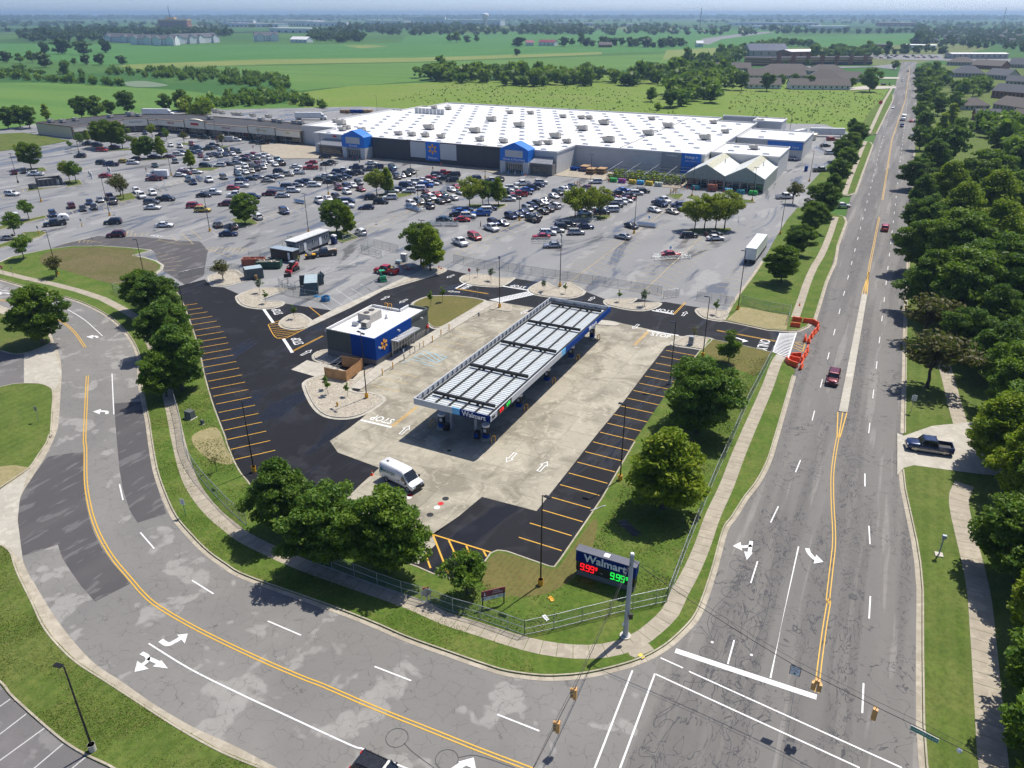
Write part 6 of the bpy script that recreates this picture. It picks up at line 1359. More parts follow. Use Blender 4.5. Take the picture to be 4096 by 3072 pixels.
cp.box('deck','deck_pan',u0+.12,u1-.12,v0+.12,v1-.12,4.85,4.92)
n=80
for k in range(n):
    v=v0+.35+k*(v1-v0-.7)/n;cp.box('deck_rib','deck_white',u0+.35,u1-.35,v,v+.44,4.92,5.0)
for k in range(6):
    u=u0+.8+k*(u1-u0-1.6)/5;cp.box('purlin','beam_black',u-.09,u+.09,v0+.3,v1-.3,5.02,5.26)
VC=[82,92.6,103.0,113.3,123.4]
for v in VC:
    cp.box('main_beam','beam_black',u0+1.3,u1-1.0,v-.17,v+.17,5.27,5.68)
    for u in(-51.0,-46.2):bb=MB();bb.cyl((u,v,5.0),.22,.3,8);cp.part('column_cap','beam_black',bb)
    for u in(-50.6,-46.6):cp.box('column','steel_pole',u-.15,u+.15,v-.15,v+.15,0,4.85)
def digits(site,body,m,u,v,z,size,face='front'):
    site.text(body,size,m,u,v,z,face,.8,.01,name='price_digits')
def lit(name,col,e):s=N(name);s.set(col,.5);s.b.inputs['Emission Color'].default_value=(*col,1);s.b.inputs['Emission Strength'].default_value=e
lit('led_red',(0.9,0.01,0.02),1.1);lit('led_green',(0.02,0.75,0.09),1.0)
cp.box('price_panel','black_trim',u1,u1+.08,80.9,82.9,ZB-.05,ZT);cp.box('price_panel','black_trim',u1,u1+.08,82.95,85.0,ZB-.05,ZT)
digits(cp,'9.99','led_red',u1+.1,81.9,5.2,.85,'right');digits(cp,'9.99','led_green',u1+.1,83.95,5.2,.85,'right')
# pumps and hoops below the canopy
def pump(u,v,label):
    s_=Site('fuel_pump',u,v,label,'fuel pump','fuel pumps under the canopy')
    bb=MB();bb.prism([Vector((u+1.0*math.cos(a)*.75,v+1.0*math.sin(a)*1.0,0))for a in[k*math.pi/10 for k in range(20)]],0,.16);s_.part('island','new_conc',bb)
    s_.box('base','brand_blue',u-.42,u+.42,v-.32,v+.32,.16,.75);s_.box('cabinet','black_trim',u-.4,u+.4,v-.28,v+.28,.75,1.95)
    s_.box('screen','coping',u-.22,u+.22,v-.31,v-.28,1.1,1.6);s_.box('screen','coping',u-.22,u+.22,v+.28,v+.31,1.1,1.6)
    bb=MB();bb.tube([(u,v,1.95),(u,v,2.3)],[.55,.58],14);s_.part('topper','plain_white',bb)
    for sx in(-1,1):bb=MB();bb.tube([(u+sx*.42,v,1.9),(u+sx*.62,v,1.2),(u+sx*.44,v,.9)],.03,5);s_.part('hose','black_trim',bb)
def hoop(u,v,label,group='yellow hoop guards by the pumps',turn=0.0):
    s_=Site('hoop_guard',u,v,label,'guard rail',group);bb=MB()
    du,dv=math.cos(turn)*.35,math.sin(turn)*.35
    bb.tube([(u-du,v-dv,0),(u-du,v-dv,.8)]+[(u-du*math.cos(a),v-dv*math.cos(a),.8+.32*math.sin(a))for a in[math.pi*k/8 for k in range(1,8)]]+[(u+du,v+dv,.8),(u+du,v+dv,0)],.07,8);s_.part('hoop','base_yellow',bb)
for i,v in enumerate(VC):
    wd=['nearest','second','third','fourth','farthest'][i]
    pump(-45.0,v,'fuel pump on the right side of the canopy, %s one'%wd);pump(-52.2,v,'fuel pump on the left side of the canopy, %s one'%wd)
    hoop(-43.5,v-.6,'yellow hoop guard on the right of the canopy, %s one'%wd,turn=1.2);hoop(-53.6,v-.4,'yellow hoop guard on the left of the canopy, %s one'%wd,turn=1.2)
for u,v,lb in((-51.2,81.6,'dark waste bin at the near left canopy column'),(-46.1,81.5,'blue-fronted waste bin at the near right canopy column')):
    s_=Site('waste_bin',u,v,lb,'bin');s_.box('bin_body','black_trim',u-.35,u+.35,v-.35,v+.35,0.02,1.15);s_.box('bin_front','brand_blue' if u>-50 else 'dark_metal',u-.3,u+.3,v-.37,v-.35,.3,.9)
wc=uvw(-47.8,117.5);car('sedan','w',wc,SITE+180,'white car filling up beneath the far right part of the canopy',z=.014)
# ------------------------------------------------------------------ street furniture
def px_height(base,top):
    gq=at(*base);x=(top[0]-2048)/FPX;y=(1536-top[1])/FPX
    k=gq.y/(math.cos(PITCH)+y*math.sin(PITCH));return CAM_H+(-math.sin(PITCH)+y*math.cos(PITCH))*k
def lamp_meshes(h,double):
    b=MB();b.tube([(0,0,.75),(0,0,h)],[.095,.06],8);pole=b.mesh('pole','pole_black')
    b=MB();b.cyl((0,0,-.05),.29,.85,14,r2=.28);b.add([(.3*math.cos(a),.3*math.sin(a),.8)for a in[k*math.pi/7 for k in range(14)]],[tuple(range(14))]);base=b
    hm=MB()
    hm.box((0,.55,h),(.38,.75,.1),taper=.9);hm.bar((0,.05,h-.02),(0,.3,h),.07);hd_=hm.mesh('lamp_head','pole_black')
    return pole,base,hd_
LAMPS={}
def lamp(crop,base,label,h=10.9,double=True,turn=0.0,bm='base_yellow',group='lamp posts of the site'):
    p=g1(crop,*base);key=round(h,1)
    if key not in LAMPS:q=lamp_meshes(h,double);LAMPS[key]=(q[0],{},q[2],q[1])
    pole,bases,head,bmb=LAMPS[key]
    if bm not in bases:bases[bm]=bmb.mesh('base',bm)
    o=empty('lamp_post',(p.x,p.y,0.02),rz(SITE+90+turn),label,'lamp post',group)
    link('pole',pole,o);link('base',bases[bm],o);link('lamp_head',head,o,rot=0.0)
    if double:link('lamp_head',head,o,rot=math.pi)
    return o
for c,b_,lb,h,dbl,tn,bm in(('BL',(590,1000),'black lamp post with concrete base on the lawn at the bottom left',9.3,False,170,'base_conc'),('C2',(1520,935),'black lamp post with yellow base beside the blue price sign',11.3,False,0,'base_yellow'),('C2',(2022,272),'black lamp post with yellow base by the yellow-green tree',11,False,180,'base_yellow'),('C1',(422,700),'black lamp post with yellow base on the big gravel bed before the kiosk',11,True,20,'base_yellow'),('L2',(1606,295),'black lamp post between the left stalls and the corner trees',10.6,False,20,'base_yellow'),
    ('CB',(1655,915),'black lamp post with yellow base beyond the kiosk by the crosswalk',10.5,True,60,'base_yellow'),('CC',(386,682),'black lamp post with yellow base in the notch of the gravel island',11.5,True,60,'base_yellow'),('CD',(582,1182),'black lamp post with yellow base at the corner of the striped sod',11,False,180,'base_yellow'),('CD',(970,662),'black lamp post with yellow base behind the straw bed',12.2,False,180,'base_yellow'),('CD',(218,1478),'black lamp post half hidden by the large tree at the right stalls',10.6,False,180,'base_conc'),
    ('PA',(523,908),'lamp post with yellow base left of the parked cars near the trash enclosure',10,True,0,'base_yellow'),('PA',(1388,1082),'lamp post with yellow base behind the dark SUV in the left lot',10.9,True,0,'base_yellow'),('PA',(230,668),'lamp post with dark base at the far left of the lot',10,True,0,'pole_black'),('PA',(1000,292),'lamp post beside the black SUV before the strip mall end',9.5,False,0,'pole_black'),('PA',(2168,575),'lamp post with yellow base beside the white box truck',9.5,True,0,'base_yellow'),('PB',(758,1343),'lamp post with yellow base left of the blue sedan',10.8,True,0,'base_yellow'),('PB',(2005,1360),'lamp post behind the grey office trailer',10.5,True,0,'base_yellow'),('PB',(1095,738),'lamp post in the middle of the crowded left rows',10.5,True,0,'pole_black'),
    ('PB',(850,225),'lamp post before the curved shop gable',9.5,True,0,'pole_black'),('PB',(1405,358),'lamp post before the nail salon sign',10,True,0,'base_yellow'),('PC',(440,355),'lamp post before the vestibule left of the grocery gable',10.5,True,0,'base_yellow'),('PC',(518,785),'lamp post over the white sedan before the grocery entrance',10.5,True,0,'base_yellow'),('PC',(1555,468),'lamp post before the dark front wall left of the blue sign',11,True,0,'base_yellow'),('PC',(1655,935),'lamp post beside the row of blue carts',11,True,0,'base_yellow'),('CB',(815,470),'lamp post rising out of the bright trees on the gravel island',11.2,True,0,'base_yellow'),
    ('PD',(603,352),'lamp post before the dark wall right of the blue sign',11.5,True,0,'base_yellow'),('PD',(1037,892),'lamp post with yellow base amid the cars before the pharmacy entrance',11,True,0,'base_yellow'),('PD',(1935,425),'lamp post before the pallet yard',10,True,0,'base_yellow'),('PE',(588,1180),'lamp post with yellow base beside the silver sedan and the blue carts',11,True,0,'base_yellow'),('PE',(1318,712),'lamp post on the small grass island before the greenhouse',10.8,True,0,'base_yellow'),('PE',(2080,772),'lamp post on the grass island at the greenhouse corner',10.5,True,0,'base_yellow'),('T3',(1138,850),'lamp post at the lot edge above the semi trailer',10.5,False,180,'base_yellow'),('T3',(1322,515),'lamp post beside the tyre centre drive',10.5,False,180,'base_yellow'),
    ('T3',(1195,225),'lamp post behind the tyre centre',10.5,False,180,'pole_black'),('T2',(490,98),'lamp post on the drive behind the store',11,False,180,'pole_black'),('CE',(640,690),'lamp post with yellow base behind the sparse rusty tree on the brown lawn',10.4,False,90,'base_yellow'),('CE',(1606,742),'lamp post on the brown lawn beside the curb point',9.3,False,90,'base_yellow'),('CE',(2085,1330),'lamp post hidden in the dark trees by the left stalls',9.6,False,90,'base_yellow')):
    lamp(c,b_,lb,h,dbl,tn,bm)
# chain-link fences
s=N('chain_mesh');v=s.pos('object');tb_=s.n('BsdfTransparent');mx=s.n('MixShader')
wv=s.noise(s.pos('world',(30,30,30)),1.0,1);s.l(s.ramp(wv,.4,.6,.08,.42),mx.inputs[0]);s.l(tb_.outputs[0],mx.inputs[1]);s.l(s.b.outputs[0],mx.inputs[2]);s.l(mx.outputs[0],s.out.inputs[0]);s.set((.10,.17,.16),.6)
def chain_fence(pts,label,h=1.8,step=3.0,rails=(0.12,1.0,1.0),name='chain_link_fence',z=.12,post=.035,group=None,mesh=True):
    last=pts[-1];pts=resample(pts,step)if len(pts)>2 or(pts[-1]-pts[0]).length>step else pts
    if(pts[-1]-last).length>.3:pts=pts+[last]
    o=empty(name,(pts[0].x,pts[0].y,z),0,label,'fence',group);c=pts[0]
    for i,p in enumerate(pts):
        q=Vector((p.x-c.x,p.y-c.y,0));b=MB();b.tube([q,q+Vector((0,0,h+.04))],post,6);b.build('post','galv',o)
        if i+1<len(pts):
            r=Vector((pts[i+1].x-c.x,pts[i+1].y-c.y,0));b=MB()
            for zz in rails:b=MB();b.tube([q+Vector((0,0,h*zz)),r+Vector((0,0,h*zz))],post*.8,5);b.build('rail','galv',o)
            if mesh:b=MB();b.quad(q+Vector((0,0,.06)),r+Vector((0,0,.06)),r+Vector((0,0,h)),q+Vector((0,0,h)));b.build('wire_mesh','chain_mesh',o)
    return o
chain_fence(spline(g('CE',[(1255,880),(1390,960),(1500,1040),(1625,1130)])+[at(640,1330),at(668,1450),at(690,1560)]+g('L1',[(1105,880),(1135,990),(1155,1100)])+g('L2',[(1165,150),(1195,230),(1260,335),(1370,460),(1460,555),(1560,640)]),4),'curving chain link fence behind the left sidewalk',rails=(0.03,1.0))
chain_fence(g('CE',[(1255,880),(1550,820)])+g('CE',[(1640,720)]),'short chain link return across the brown lawn corner',rails=(0.4,1.0),mesh=False)
chain_fence(g('C2',[(60,790),(200,835),(390,905),(590,985),(880,1070)])+g('BC',[(830,135),(940,160),(1040,195),(1150,232),(1260,272)]),'chain link fence along the sidewalk below the corner trees',rails=(0.03,.52,1.0))
chain_fence(g('BC',[(1260,272),(1500,220),(1720,160),(1960,108)])+g('R2',[(30,955),(232,915)]),'chain link fence across the corner before the blue price sign',rails=(0.03,.45,1.0))
chain_fence(g('R2',[(232,915),(290,760),(340,625),(420,425),(500,225),(600,5)])+g('R1',[(770,905),(840,770),(930,592)]),'long chain link fence beside the main road sidewalk',rails=(0.03,1.0))
chain_fence(g('CD',[(1010,600),(1120,632),(1340,680),(1545,715)]),'green chain link fence behind the straw bed',rails=(0.03,.55,1.0),step=2.9)
chain_fence(g('CD',[(1548,712),(1540,750)])+g('CD',[(1520,830)]),'short fence return at the straw bed corner',rails=(0.03,1.0))
TF='temporary fence lines in the lot'
chain_fence(g('CB',[(1147,405),(1440,465),(1750,500)])+g('CC',[(50,540),(290,575),(620,625),(965,680),(1330,740),(1510,768)]),'long temporary fence of slim posts across the lot above the gravel islands',rails=(1.0,),name='temporary_fence',z=0,group=TF)
chain_fence(g('CC',[(1530,812),(1700,790)]),'temporary fence gate leaf standing open at the lot edge',rails=(.03,1.0),name='temporary_fence',z=0,group=TF)
chain_fence(g('CD',[(515,548),(720,580),(925,615)]),'temporary fence run left of the straw bed',rails=(1.0,),name='temporary_fence',z=0,group=TF)
chain_fence(g('CB',[(125,295),(350,365)])+[],'temporary fence panel by the fresh lot behind the black pickup',rails=(.5,1.0),name='temporary_fence',z=0,group=TF)
chain_fence(g('CB',[(125,295),(265,230),(420,270),(535,300)]),'temporary fence corner behind the black pickup',rails=(1.0,),name='temporary_fence',z=0,group=TF)
chain_fence(g('CA',[(50,610),(270,555),(700,500),(760,560)]),'temporary fence behind the rusty tree on the gravel island',rails=(1.0,),name='temporary_fence',z=0,group=TF)
chain_fence(g('CA',[(820,370),(1000,335),(1180,250),(1290,190)]),'temporary fence behind the black trailer',rails=(1.0,),name='temporary_fence',z=0,group=TF)
chain_fence(g('CA',[(1150,665),(1230,765),(1300,780),(1580,825),(1715,870)]),'temporary fence in front of the long container',rails=(.5,1.0),name='temporary_fence',z=0,group=TF)
chain_fence(g('PC',[(705,1395),(905,1330),(1000,1300)]),'temporary fence beside the portable toilet',rails=(.03,.5,1.0),name='temporary_fence',z=0,group=TF)
# signs on posts
def post_sign(name,p,h,facing,label,cat,parts,post='galv',z=.12):
    """parts: list of callables adding panels to the root; facing = heading the face looks to"""
    o=empty(name,(p.x,p.y,z),rz(facing),label,cat)
    b=MB();b.tube([(0,0,0),(0,0,h)],.035,6);b.build('post',post,o)
    for f in parts:f(o)
    return o
def panel(w,h,zc,m,y=.05,t=.02,name='sign_panel'):
    def f(o):b=MB();b.box((0,y,zc),(w,t,h));b.build(name,m,o)
    return f
def ngon(r,n,zc,m,y=.05,a0=0.0,name='sign_panel'):
    def f(o):
        b=MB();ps=[(r*math.cos(a0+k*2*math.pi/n),r*math.sin(a0+k*2*math.pi/n))for k in range(n)]
        b.add([(x,y,zc+z)for x,z in ps]+[(x,y-.015,zc+z)for x,z in ps],[tuple(reversed(range(n))),tuple(range(n,2*n))]+[(i,(i+1)%n,n+(i+1)%n,n+i)for i in range(n)]);b.build(name,m,o)
    return f
def words(body,size,zc,m,y=.066,sx=1.0):return lambda o:txt(body,size,m,'lettering',o,(0,y,zc),(math.pi/2,0,math.pi),.001,sx=sx)
SL=[panel(.62,.78,2.0,'plain_white'),words('SPEED',.15,2.27,'black_trim'),words('LIMIT',.15,2.11,'black_trim'),words('25',.42,1.83,'black_trim')]
post_sign('speed_limit_sign',g1('L2',1175,578),2.4,200,'white speed limit 25 sign on the verge of the side road','sign',SL,'sign_green')
post_sign('speed_limit_sign',g1('R1',1805,950),2.9,SITE+180,'white speed limit 25 sign on the east verge by the rusty trees','sign',[panel(.7,.9,2.4,'plain_white'),words('SPEED',.17,2.7,'black_trim'),words('LIMIT',.17,2.52,'black_trim'),words('25',.5,2.2,'black_trim')],'galv')
STOPP=[ngon(.42,8,2.3,'sign_red',a0=math.pi/8),words('STOP',.28,2.3,'plain_white')]
post_sign('stop_sign',g1('CB',1322,612),2.7,215,'red stop sign on the gravel island by the WAIT marking','sign',STOPP)
post_sign('stop_sign',g1('CE',50,720),2.7,200,'red stop sign at the far left on the verge','sign',STOPP)
post_sign('stop_sign',g1('PE',1720,740),2.7,206,'red stop sign before the greenhouse','sign',STOPP,z=0)
post_sign('stop_sign',g1('PE',430,590),2.7,206,'red stop sign before the garden trellis','sign',STOPP,z=0)
post_sign('stop_sign',g1('PD',1113,395),2.7,206,'red stop sign before the pharmacy doors','sign',STOPP,z=0)
post_sign('stop_sign',g1('PC',1943,470),2.7,206,'red stop sign before the dark front wall','sign',STOPP,z=0)
post_sign('stop_sign',g1('PB',1312,345),2.7,206,'red stop sign at the plaza before the strip mall corner','sign',STOPP,z=0)
post_sign('sign_back',g1('L1',247,1010),2.4,20,'grey back of a sign on the left lawn by the side road','sign',[panel(.62,.7,2.1,'sign_back')])
post_sign('sign_back',g1('CE',1040,385),2.6,20,'slim sign post at the lot kerb of the brown lawn','sign',[panel(.35,.5,2.3,'sign_back')])
post_sign('sign_back',g1('CE',150,715),2.4,20,'slim green-grey post on the verge at the far left','sign',[panel(.3,.45,2.1,'sign_back')])
post_sign('sign_back',g1('CB',1412,835),2.6,40,'back of a small sign on the edge of the brown sod','sign',[panel(.3,.6,2.2,'sign_back')])
for c,q,lb in(('PA',(1040,1225),'round sign on a leaning yellow bollard in the left lot'),('PA',(495,1320),'round sign on a yellow bollard on the left island')):
    post_sign('bollard_sign',g1(c,*q),2.2,200,lb,'sign',[ngon(.38,14,2.0,'sign_back'),lambda o:MB().cyl((0,0,0),.12,1.1,10).build('bollard','base_yellow',o)],z=0)
post_sign('accessible_sign',g1('C1',657,460),2.0,117,'small white accessible parking sign before the kiosk doors','sign',[panel(.32,.48,1.75,'plain_white'),panel(.22,.2,1.85,'brand_light',.064)],z=.13)
# diamond work sign seen from behind, on a frame
p=g1('C2',800,1048);o=post_sign('work_sign',p,.6,350,'grey diamond work sign on a white frame leaning at the corner fence','sign',[ngon(.62,4,1.25,'sign_back'),panel(.6,.25,1.75,'sign_red',.08)],'plain_white')
b=MB()
for sx in(-1,1):b.tube([(sx*.45,.1,0),(sx*.45,0,1.9)],.03,5)
b.tube([(-.45,.1,.05),(.45,.1,.05)],.03,5);b.build('frame','plain_white',o)
# monument price sign
plain('sign_cap',(.10,.105,.135),.6)
ms=Site('price_sign',-19.4,61,'large blue and black Walmart price sign on the corner lawn','sign')
ms.box('plinth','block_grey',-22.55,-16.2,60.62,61.38,0,.85);ms.box('price_field','black_trim',-22.6,-16.15,60.55,61.45,.85,2.05);ms.box('name_field','brand_navy',-22.65,-16.1,60.5,61.5,2.05,3.4);ms.box('cap','sign_cap',-22.7,-16.05,60.45,61.55,3.4,3.46);ms.box('roof_hatch','plain_white',-19.7,-19.1,60.7,61.3,3.46,3.5)
ms.text('Walmart',1.28,'plain_white',-19.4,60.48,2.72,bold=.03)
def seg_nine(u,z,w,h,m,t=.07):                             # seven-segment figure 9
    for a,c in(((0,1),(1,1)),((1,1),(1,.5)),((1,.5),(1,0)),((0,0),(1,0)),((0,1),(0,.5)),((0,.5),(1,.5))):
        b=MB();sh=.06*h;b.bar((u+a[0]*w+a[1]*sh,60.5,z+a[1]*h),(u+c[0]*w+c[1]*sh,60.5,z+c[1]*h),t if a[0]!=c[0]else t*1.2,t);ms.part('digit_bar',m,b)
for m,u in(('led_red',-22.1),('led_green',-18.75)):
    for k,x in enumerate((0,.62,1.12)):seg_nine(u+x,1.08,.36,.78,m)
    ms.box('decimal_point',m,u+.46,u+.54,60.47,60.52,1.06,1.14);seg_nine(u+1.68,1.52,.16,.34,m,.05)
ms.text('CASH',.14,'plain_white',-19.75,60.52,1.3,ext=.005);ms.text('DIESEL',.14,'plain_white',-16.55,60.52,1.3,ext=.005)
# space available board
a,c=g1('C2',1152,1085),g1('C2',1292,1052);d=c-a;L=d.length;ang=math.atan2(d.y,d.x)
o=empty('space_sign',(a.x,a.y,.12),ang,'maroon and white space available board on two black posts','sign')
for x in(0.05,L-.05):b=MB();b.box((x,0,.8),(.1,.1,1.6));b.build('post','black_trim',o)
plain('maroon_board',(.22,.03,.06),.5)
b=MB();b.box((L/2,0,1.75),(L+.15,.06,.75));b.build('upper_board','maroon_board',o);b=MB();b.box((L/2,0,1.15),(L+.15,.06,.45));b.build('lower_board','plain_white',o)
for bd,sz,x,zz,m in(('SPACE',.24,.62,1.93,'plain_white'),('AVAILABLE',.24,.68,1.68,'plain_white'),('877 - 925 - 9011',.34,.5,1.15,'black_trim')):txt(bd,sz,m,'lettering',o,(L*x if sz<.3 else L/2,-.036,zz),(math.pi/2,0,0),.002,sx=.95)
b=MB();b.add([(.15,-.036,1.5),(.45,-.036,1.62),(.3,-.036,1.7),(.3,-.036,1.95),(.22,-.036,1.95),(.22,-.036,1.66)],[(0,1,2,3,4,5)]);b.build('emblem','plain_white',o)
# signal pole, span wires, signals
P0=g1('BC',1897,278);o=empty('signal_pole',(P0.x,P0.y,.12),0,'tall grey steel signal pole on the corner','pole')
b=MB();b.tube([(0,0,.2),(0,0,9.8)],[.26,.19],14);b.build('shaft','steel_pole',o);b=MB();b.tube([(0,0,9.8),(0,0,9.95)],[.21,.16],14);b.build('cap','plain_white',o);b=MB();b.cyl((0,0,0),.55,.12,18);b.build('footing','base_conc',o);b=MB();b.cyl((0,0,.12),.34,.1,14);b.build('flange','steel_pole',o);b=MB();b.box((-.27,-.1,1.6),(.3,.02,.35));b.build('notice','plain_white',o)
b=MB();b.box((.3,-.35,2.8),(.35,.25,.6));b.build('pedestrian_signal','black_trim',o)
top=Vector((P0.x,P0.y,9.3))
def wire(a,c,sag,r=.02,n=8):return[a.lerp(c,t/n)-Vector((0,0,sag*4*(t/n)*(1-t/n)))for t in range(n+1)]
sgR=[g1('BR',865,505,6.1),g1('BR',997,572,6.0),g1('BR',1340,745,5.9),g1('BR',1630,885,5.9),g1('BR',1835,990,6.0)]
sgL=[g1('BC',1583,590,6.0),g1('BC',1475,800,5.9)]
endR=g1('BR',2400,1250,7.6);endL=g1('BC',1250,1240,6.6)
def span(name,label,pts):
    o=empty(name,tuple(pts[0]),0,label,'cable');c=pts[0]
    for zo,r in((0,.03),(.55,.016)):
        b=MB();b.tube([Vector(p)-c+Vector((0,0,zo if 0<i<len(pts)-1 else 0))for i,p in enumerate(pts)],r,5);b.build('cable','black_trim',o)
span('span_wire','span wire carrying signals over the main road to the right',[top]+wire(top,sgR[0],.3)[1:-1]+sgR+[endR])
span('span_wire','span wire carrying signals over the side road at the bottom',[top-Vector((0,0,.3))]+wire(top,sgL[0],.3)[1:-1]+sgL+[endL])
def head(o,x,y,z,n=3,facing=0.0):
    M=Matrix.Rotation(facing,4,'Z');b=MB();b.box((x,y,z),(.36,.26,.36*n));q=b.build('housing','signal_tan',o)
    for k in range(n):
        zz=z+(n-1)*.18-k*.36;b=MB();b.tube([(x,y+.13,zz),(x,y+.145,zz)],.12,12);b.build('lens',['sign_red','base_yellow','sign_green'][k%3],o)
        b=MB();b.tube([(x,y+.13,zz+.0),(x,y+.38,zz-.03)],.15,10,cap=False);b.build('visor','signal_tan',o)
def signal(p,facing,label,cluster=False):
    o=empty('traffic_signal',(p.x,p.y,p.z),rz(facing),label,'traffic light','signals hung on the span wires');b=MB();b.tube([(0,0,0),(0,0,-.25)],.03,5);b.build('hanger','black_trim',o)
    if cluster:head(o,0,0,-.45,1);head(o,-.22,0,-1.0,2);head(o,.22,0,-1.0,2)
    else:head(o,0,0,-.8,3)
signal(sgR[1],SITE,'tan five-light signal cluster over the yellow centre line',True);signal(sgR[2],SITE,'tan three-light signal over the right-hand lanes');signal(sgL[0],290,'tan three-light signal over the side road, nearer the corner');signal(sgL[1],290,'yellowish three-light signal over the side road, lower in the picture')
o=empty('yield_sign',tuple(sgR[0]),rz(SITE+180),'hanging white left turn yield on green sign over the stop line','sign');b=MB();b.box((0,0,-.5),(.75,.04,.9));b.build('sign_panel','plain_white',o);b=MB();b.box((0,-.03,-.5),(.85,.03,1.0));b.build('frame','dark_metal',o)
for bd,zz in(('LEFT TURN',-.2),('YIELD',-.36),('ON GREEN',-.52)):txt(bd,.13,'black_trim','lettering',o,(0,.025,zz),(math.pi/2,0,math.pi),.001)
b=MB();b.tube([(0,.02,-.78),(0,.026,-.78)],.1,12);b.build('green_disc','sign_green',o)
dR=(sgR[4]-sgR[2]);o=empty('street_name_sign',tuple(sgR[3]-Vector((0,0,.2))),math.atan2(dR.y,dR.x),'green COMMERCE DR street name sign hanging from the span wire','sign');b=MB();b.box((0,0,-.2),(1.9,.04,.4));b.build('sign_panel','sign_green',o);b=MB();b.box((0,.01,-.2),(1.96,.03,.46));b.build('border','plain_white',o);txt('COMMERCE DR',.26,'plain_white','lettering',o,(0,-.023,-.2),(math.pi/2,0,0),.001)
o=empty('camera_bulb',tuple(sgR[4]),0,'small white dome on the span wire right of the street name','camera');b=MB();b.tube([(0,0,0),(0,0,-.12),(0,0,-.3),(0,0,-.42)],[.05,.16,.18,.06],10);b.build('dome','plain_white',o)
p=g1('R2',1738,655);o=empty('pedestrian_post',(p.x,p.y,.12),rz(200),'grey pedestrian push button post on the east lawn','post');b=MB();b.box((0,0,.05),(.8,.8,.1));b.build('footing','base_conc',o);b=MB();b.tube([(0,0,.1),(0,0,2.6)],.08,8);b.build('shaft','steel_pole',o);b=MB();b.box((0,.1,2.5),(.4,.3,.45));b.build('signal_box','steel_pole',o)
# orange water barriers round the closed drive mouth
def barrier(p,h,label):
    o=empty('water_barrier',(p.x,p.y,.01),h,label,'barrier','orange barriers at the closed drive');L=1.8;b=MB()
    prof=[(-.28,0),(-.28,.2),(-.12,.45),(-.1,.95),(.1,.95),(.12,.45),(.28,.2),(.28,0)];n=len(prof)
    b.add([(x,y,z)for x in(-L/2,L/2)for y,z in prof],[(i,i+1,n+i+1,n+i)for i in range(n-1)]+[tuple(range(n)),tuple(reversed(range(n,2*n)))]);b.build('shell','orange_plastic',o)
    for x in(-.5,.5):b=MB();b.cyl((x,0,.95),.12,.06,10);b.build('fill_cap','orange_plastic',o);b=MB();b.box((x,0,.1),(.3,.6,.12));b.build('fork_pocket','sign_red',o)
BP=[((1565,785),(1680,800)),((1690,805),(1795,815)),((1555,850),(1650,860)),((1800,815),(1860,850)),((1858,855),(1845,905)),((1838,905),(1805,940)),((1800,940),(1775,985)),((1762,985),(1748,1050)),((1722,965),(1705,1035)),((1745,1090),(1730,1150)),((1728,1150),(1700,1195)),((1695,1190),(1672,1255)),((1685,1275),(1655,1335)),((1550,1195),(1670,1190)),((1490,1225),(1560,1290)),((1545,1225),(1640,1245)),((1530,1270),(1615,1300))]
for i,(a,c)in enumerate(BP):
    A,Bq=g1('CD',*a),g1('CD',*c);d=Bq-A
    barrier((A+Bq)/2+Vector((0,0,0)),math.atan2(d.y,d.x),'orange water barrier at the closed drive, %s counted from its far left end'%ords[i])
def cone(p,label,z=.14):
    o=empty('traffic_cone',(p.x,p.y,z),0,label,'cone');b=MB();b.cyl((0,0,.03),.17,.65,12,r2=.03);b.build('cone_body','orange_plastic',o);b=MB();b.box((0,0,.02),(.4,.4,.04));b.build('foot','orange_plastic',o);b=MB();b.tube([(0,0,.35),(0,0,.48)],[.105,.08],12,cap=False);b.build('reflective_band','plain_white',o)
cone(g1('CD',1652,622),'orange cone on the sidewalk north of the drive');cone(g1('C2',455,238),'orange cone behind the white van',.02);cone(g1('CB',1010,490),'orange cone under the bright trees on the gravel island, right one',.1);cone(g1('CB',985,478),'orange cone under the bright trees on the gravel island, left one',.1)
# bollards before the kiosk, hydrant, utility boxes
def bollard(p,label,m='base_yellow',h=1.1,r=.09):
    o=empty('bollard',(p.x,p.y,.13),0,label,'bollard','bollards before the kiosk');b=MB();b.tube([(0,0,0),(0,0,h),(0,0,h+.06)],[r,r,r*.4],10);b.build('post',m,o);b=MB();b.tube([(0,0,0),(0,0,.05)],[r*1.5,r*1.2],10);b.build('collar','base_conc',o)
for i,q in enumerate(((522,555),(588,515),(838,345),(892,305),(943,272))):bollard(g1('C1',*q),'yellow bollard before the kiosk, %s from the near end'%ords[i])
for i,q in enumerate(((660,462),(696,430),(727,410),(758,390),(781,375))):bollard(g1('C1',*q),'slim dark bollard before the kiosk doors, %s from the near end'%ords[i],'brown_trim' if i<4 else 'base_yellow',1.0,.06)
p=g1('C1',237,752);o=empty('fire_hydrant',(p.x,p.y,.1),0,'orange fire hydrant on the big gravel bed','hydrant');b=MB();b.tube([(0,0,0),(0,0,.5),(0,0,.62),(0,0,.7)],[.14,.13,.12,.04],10);b.build('barrel','base_yellow',o)
for sx in(-1,1):b=MB();b.tube([(0,0,.42),(sx*.22,0,.42)],.07,8);b.build('outlet','base_yellow',o)
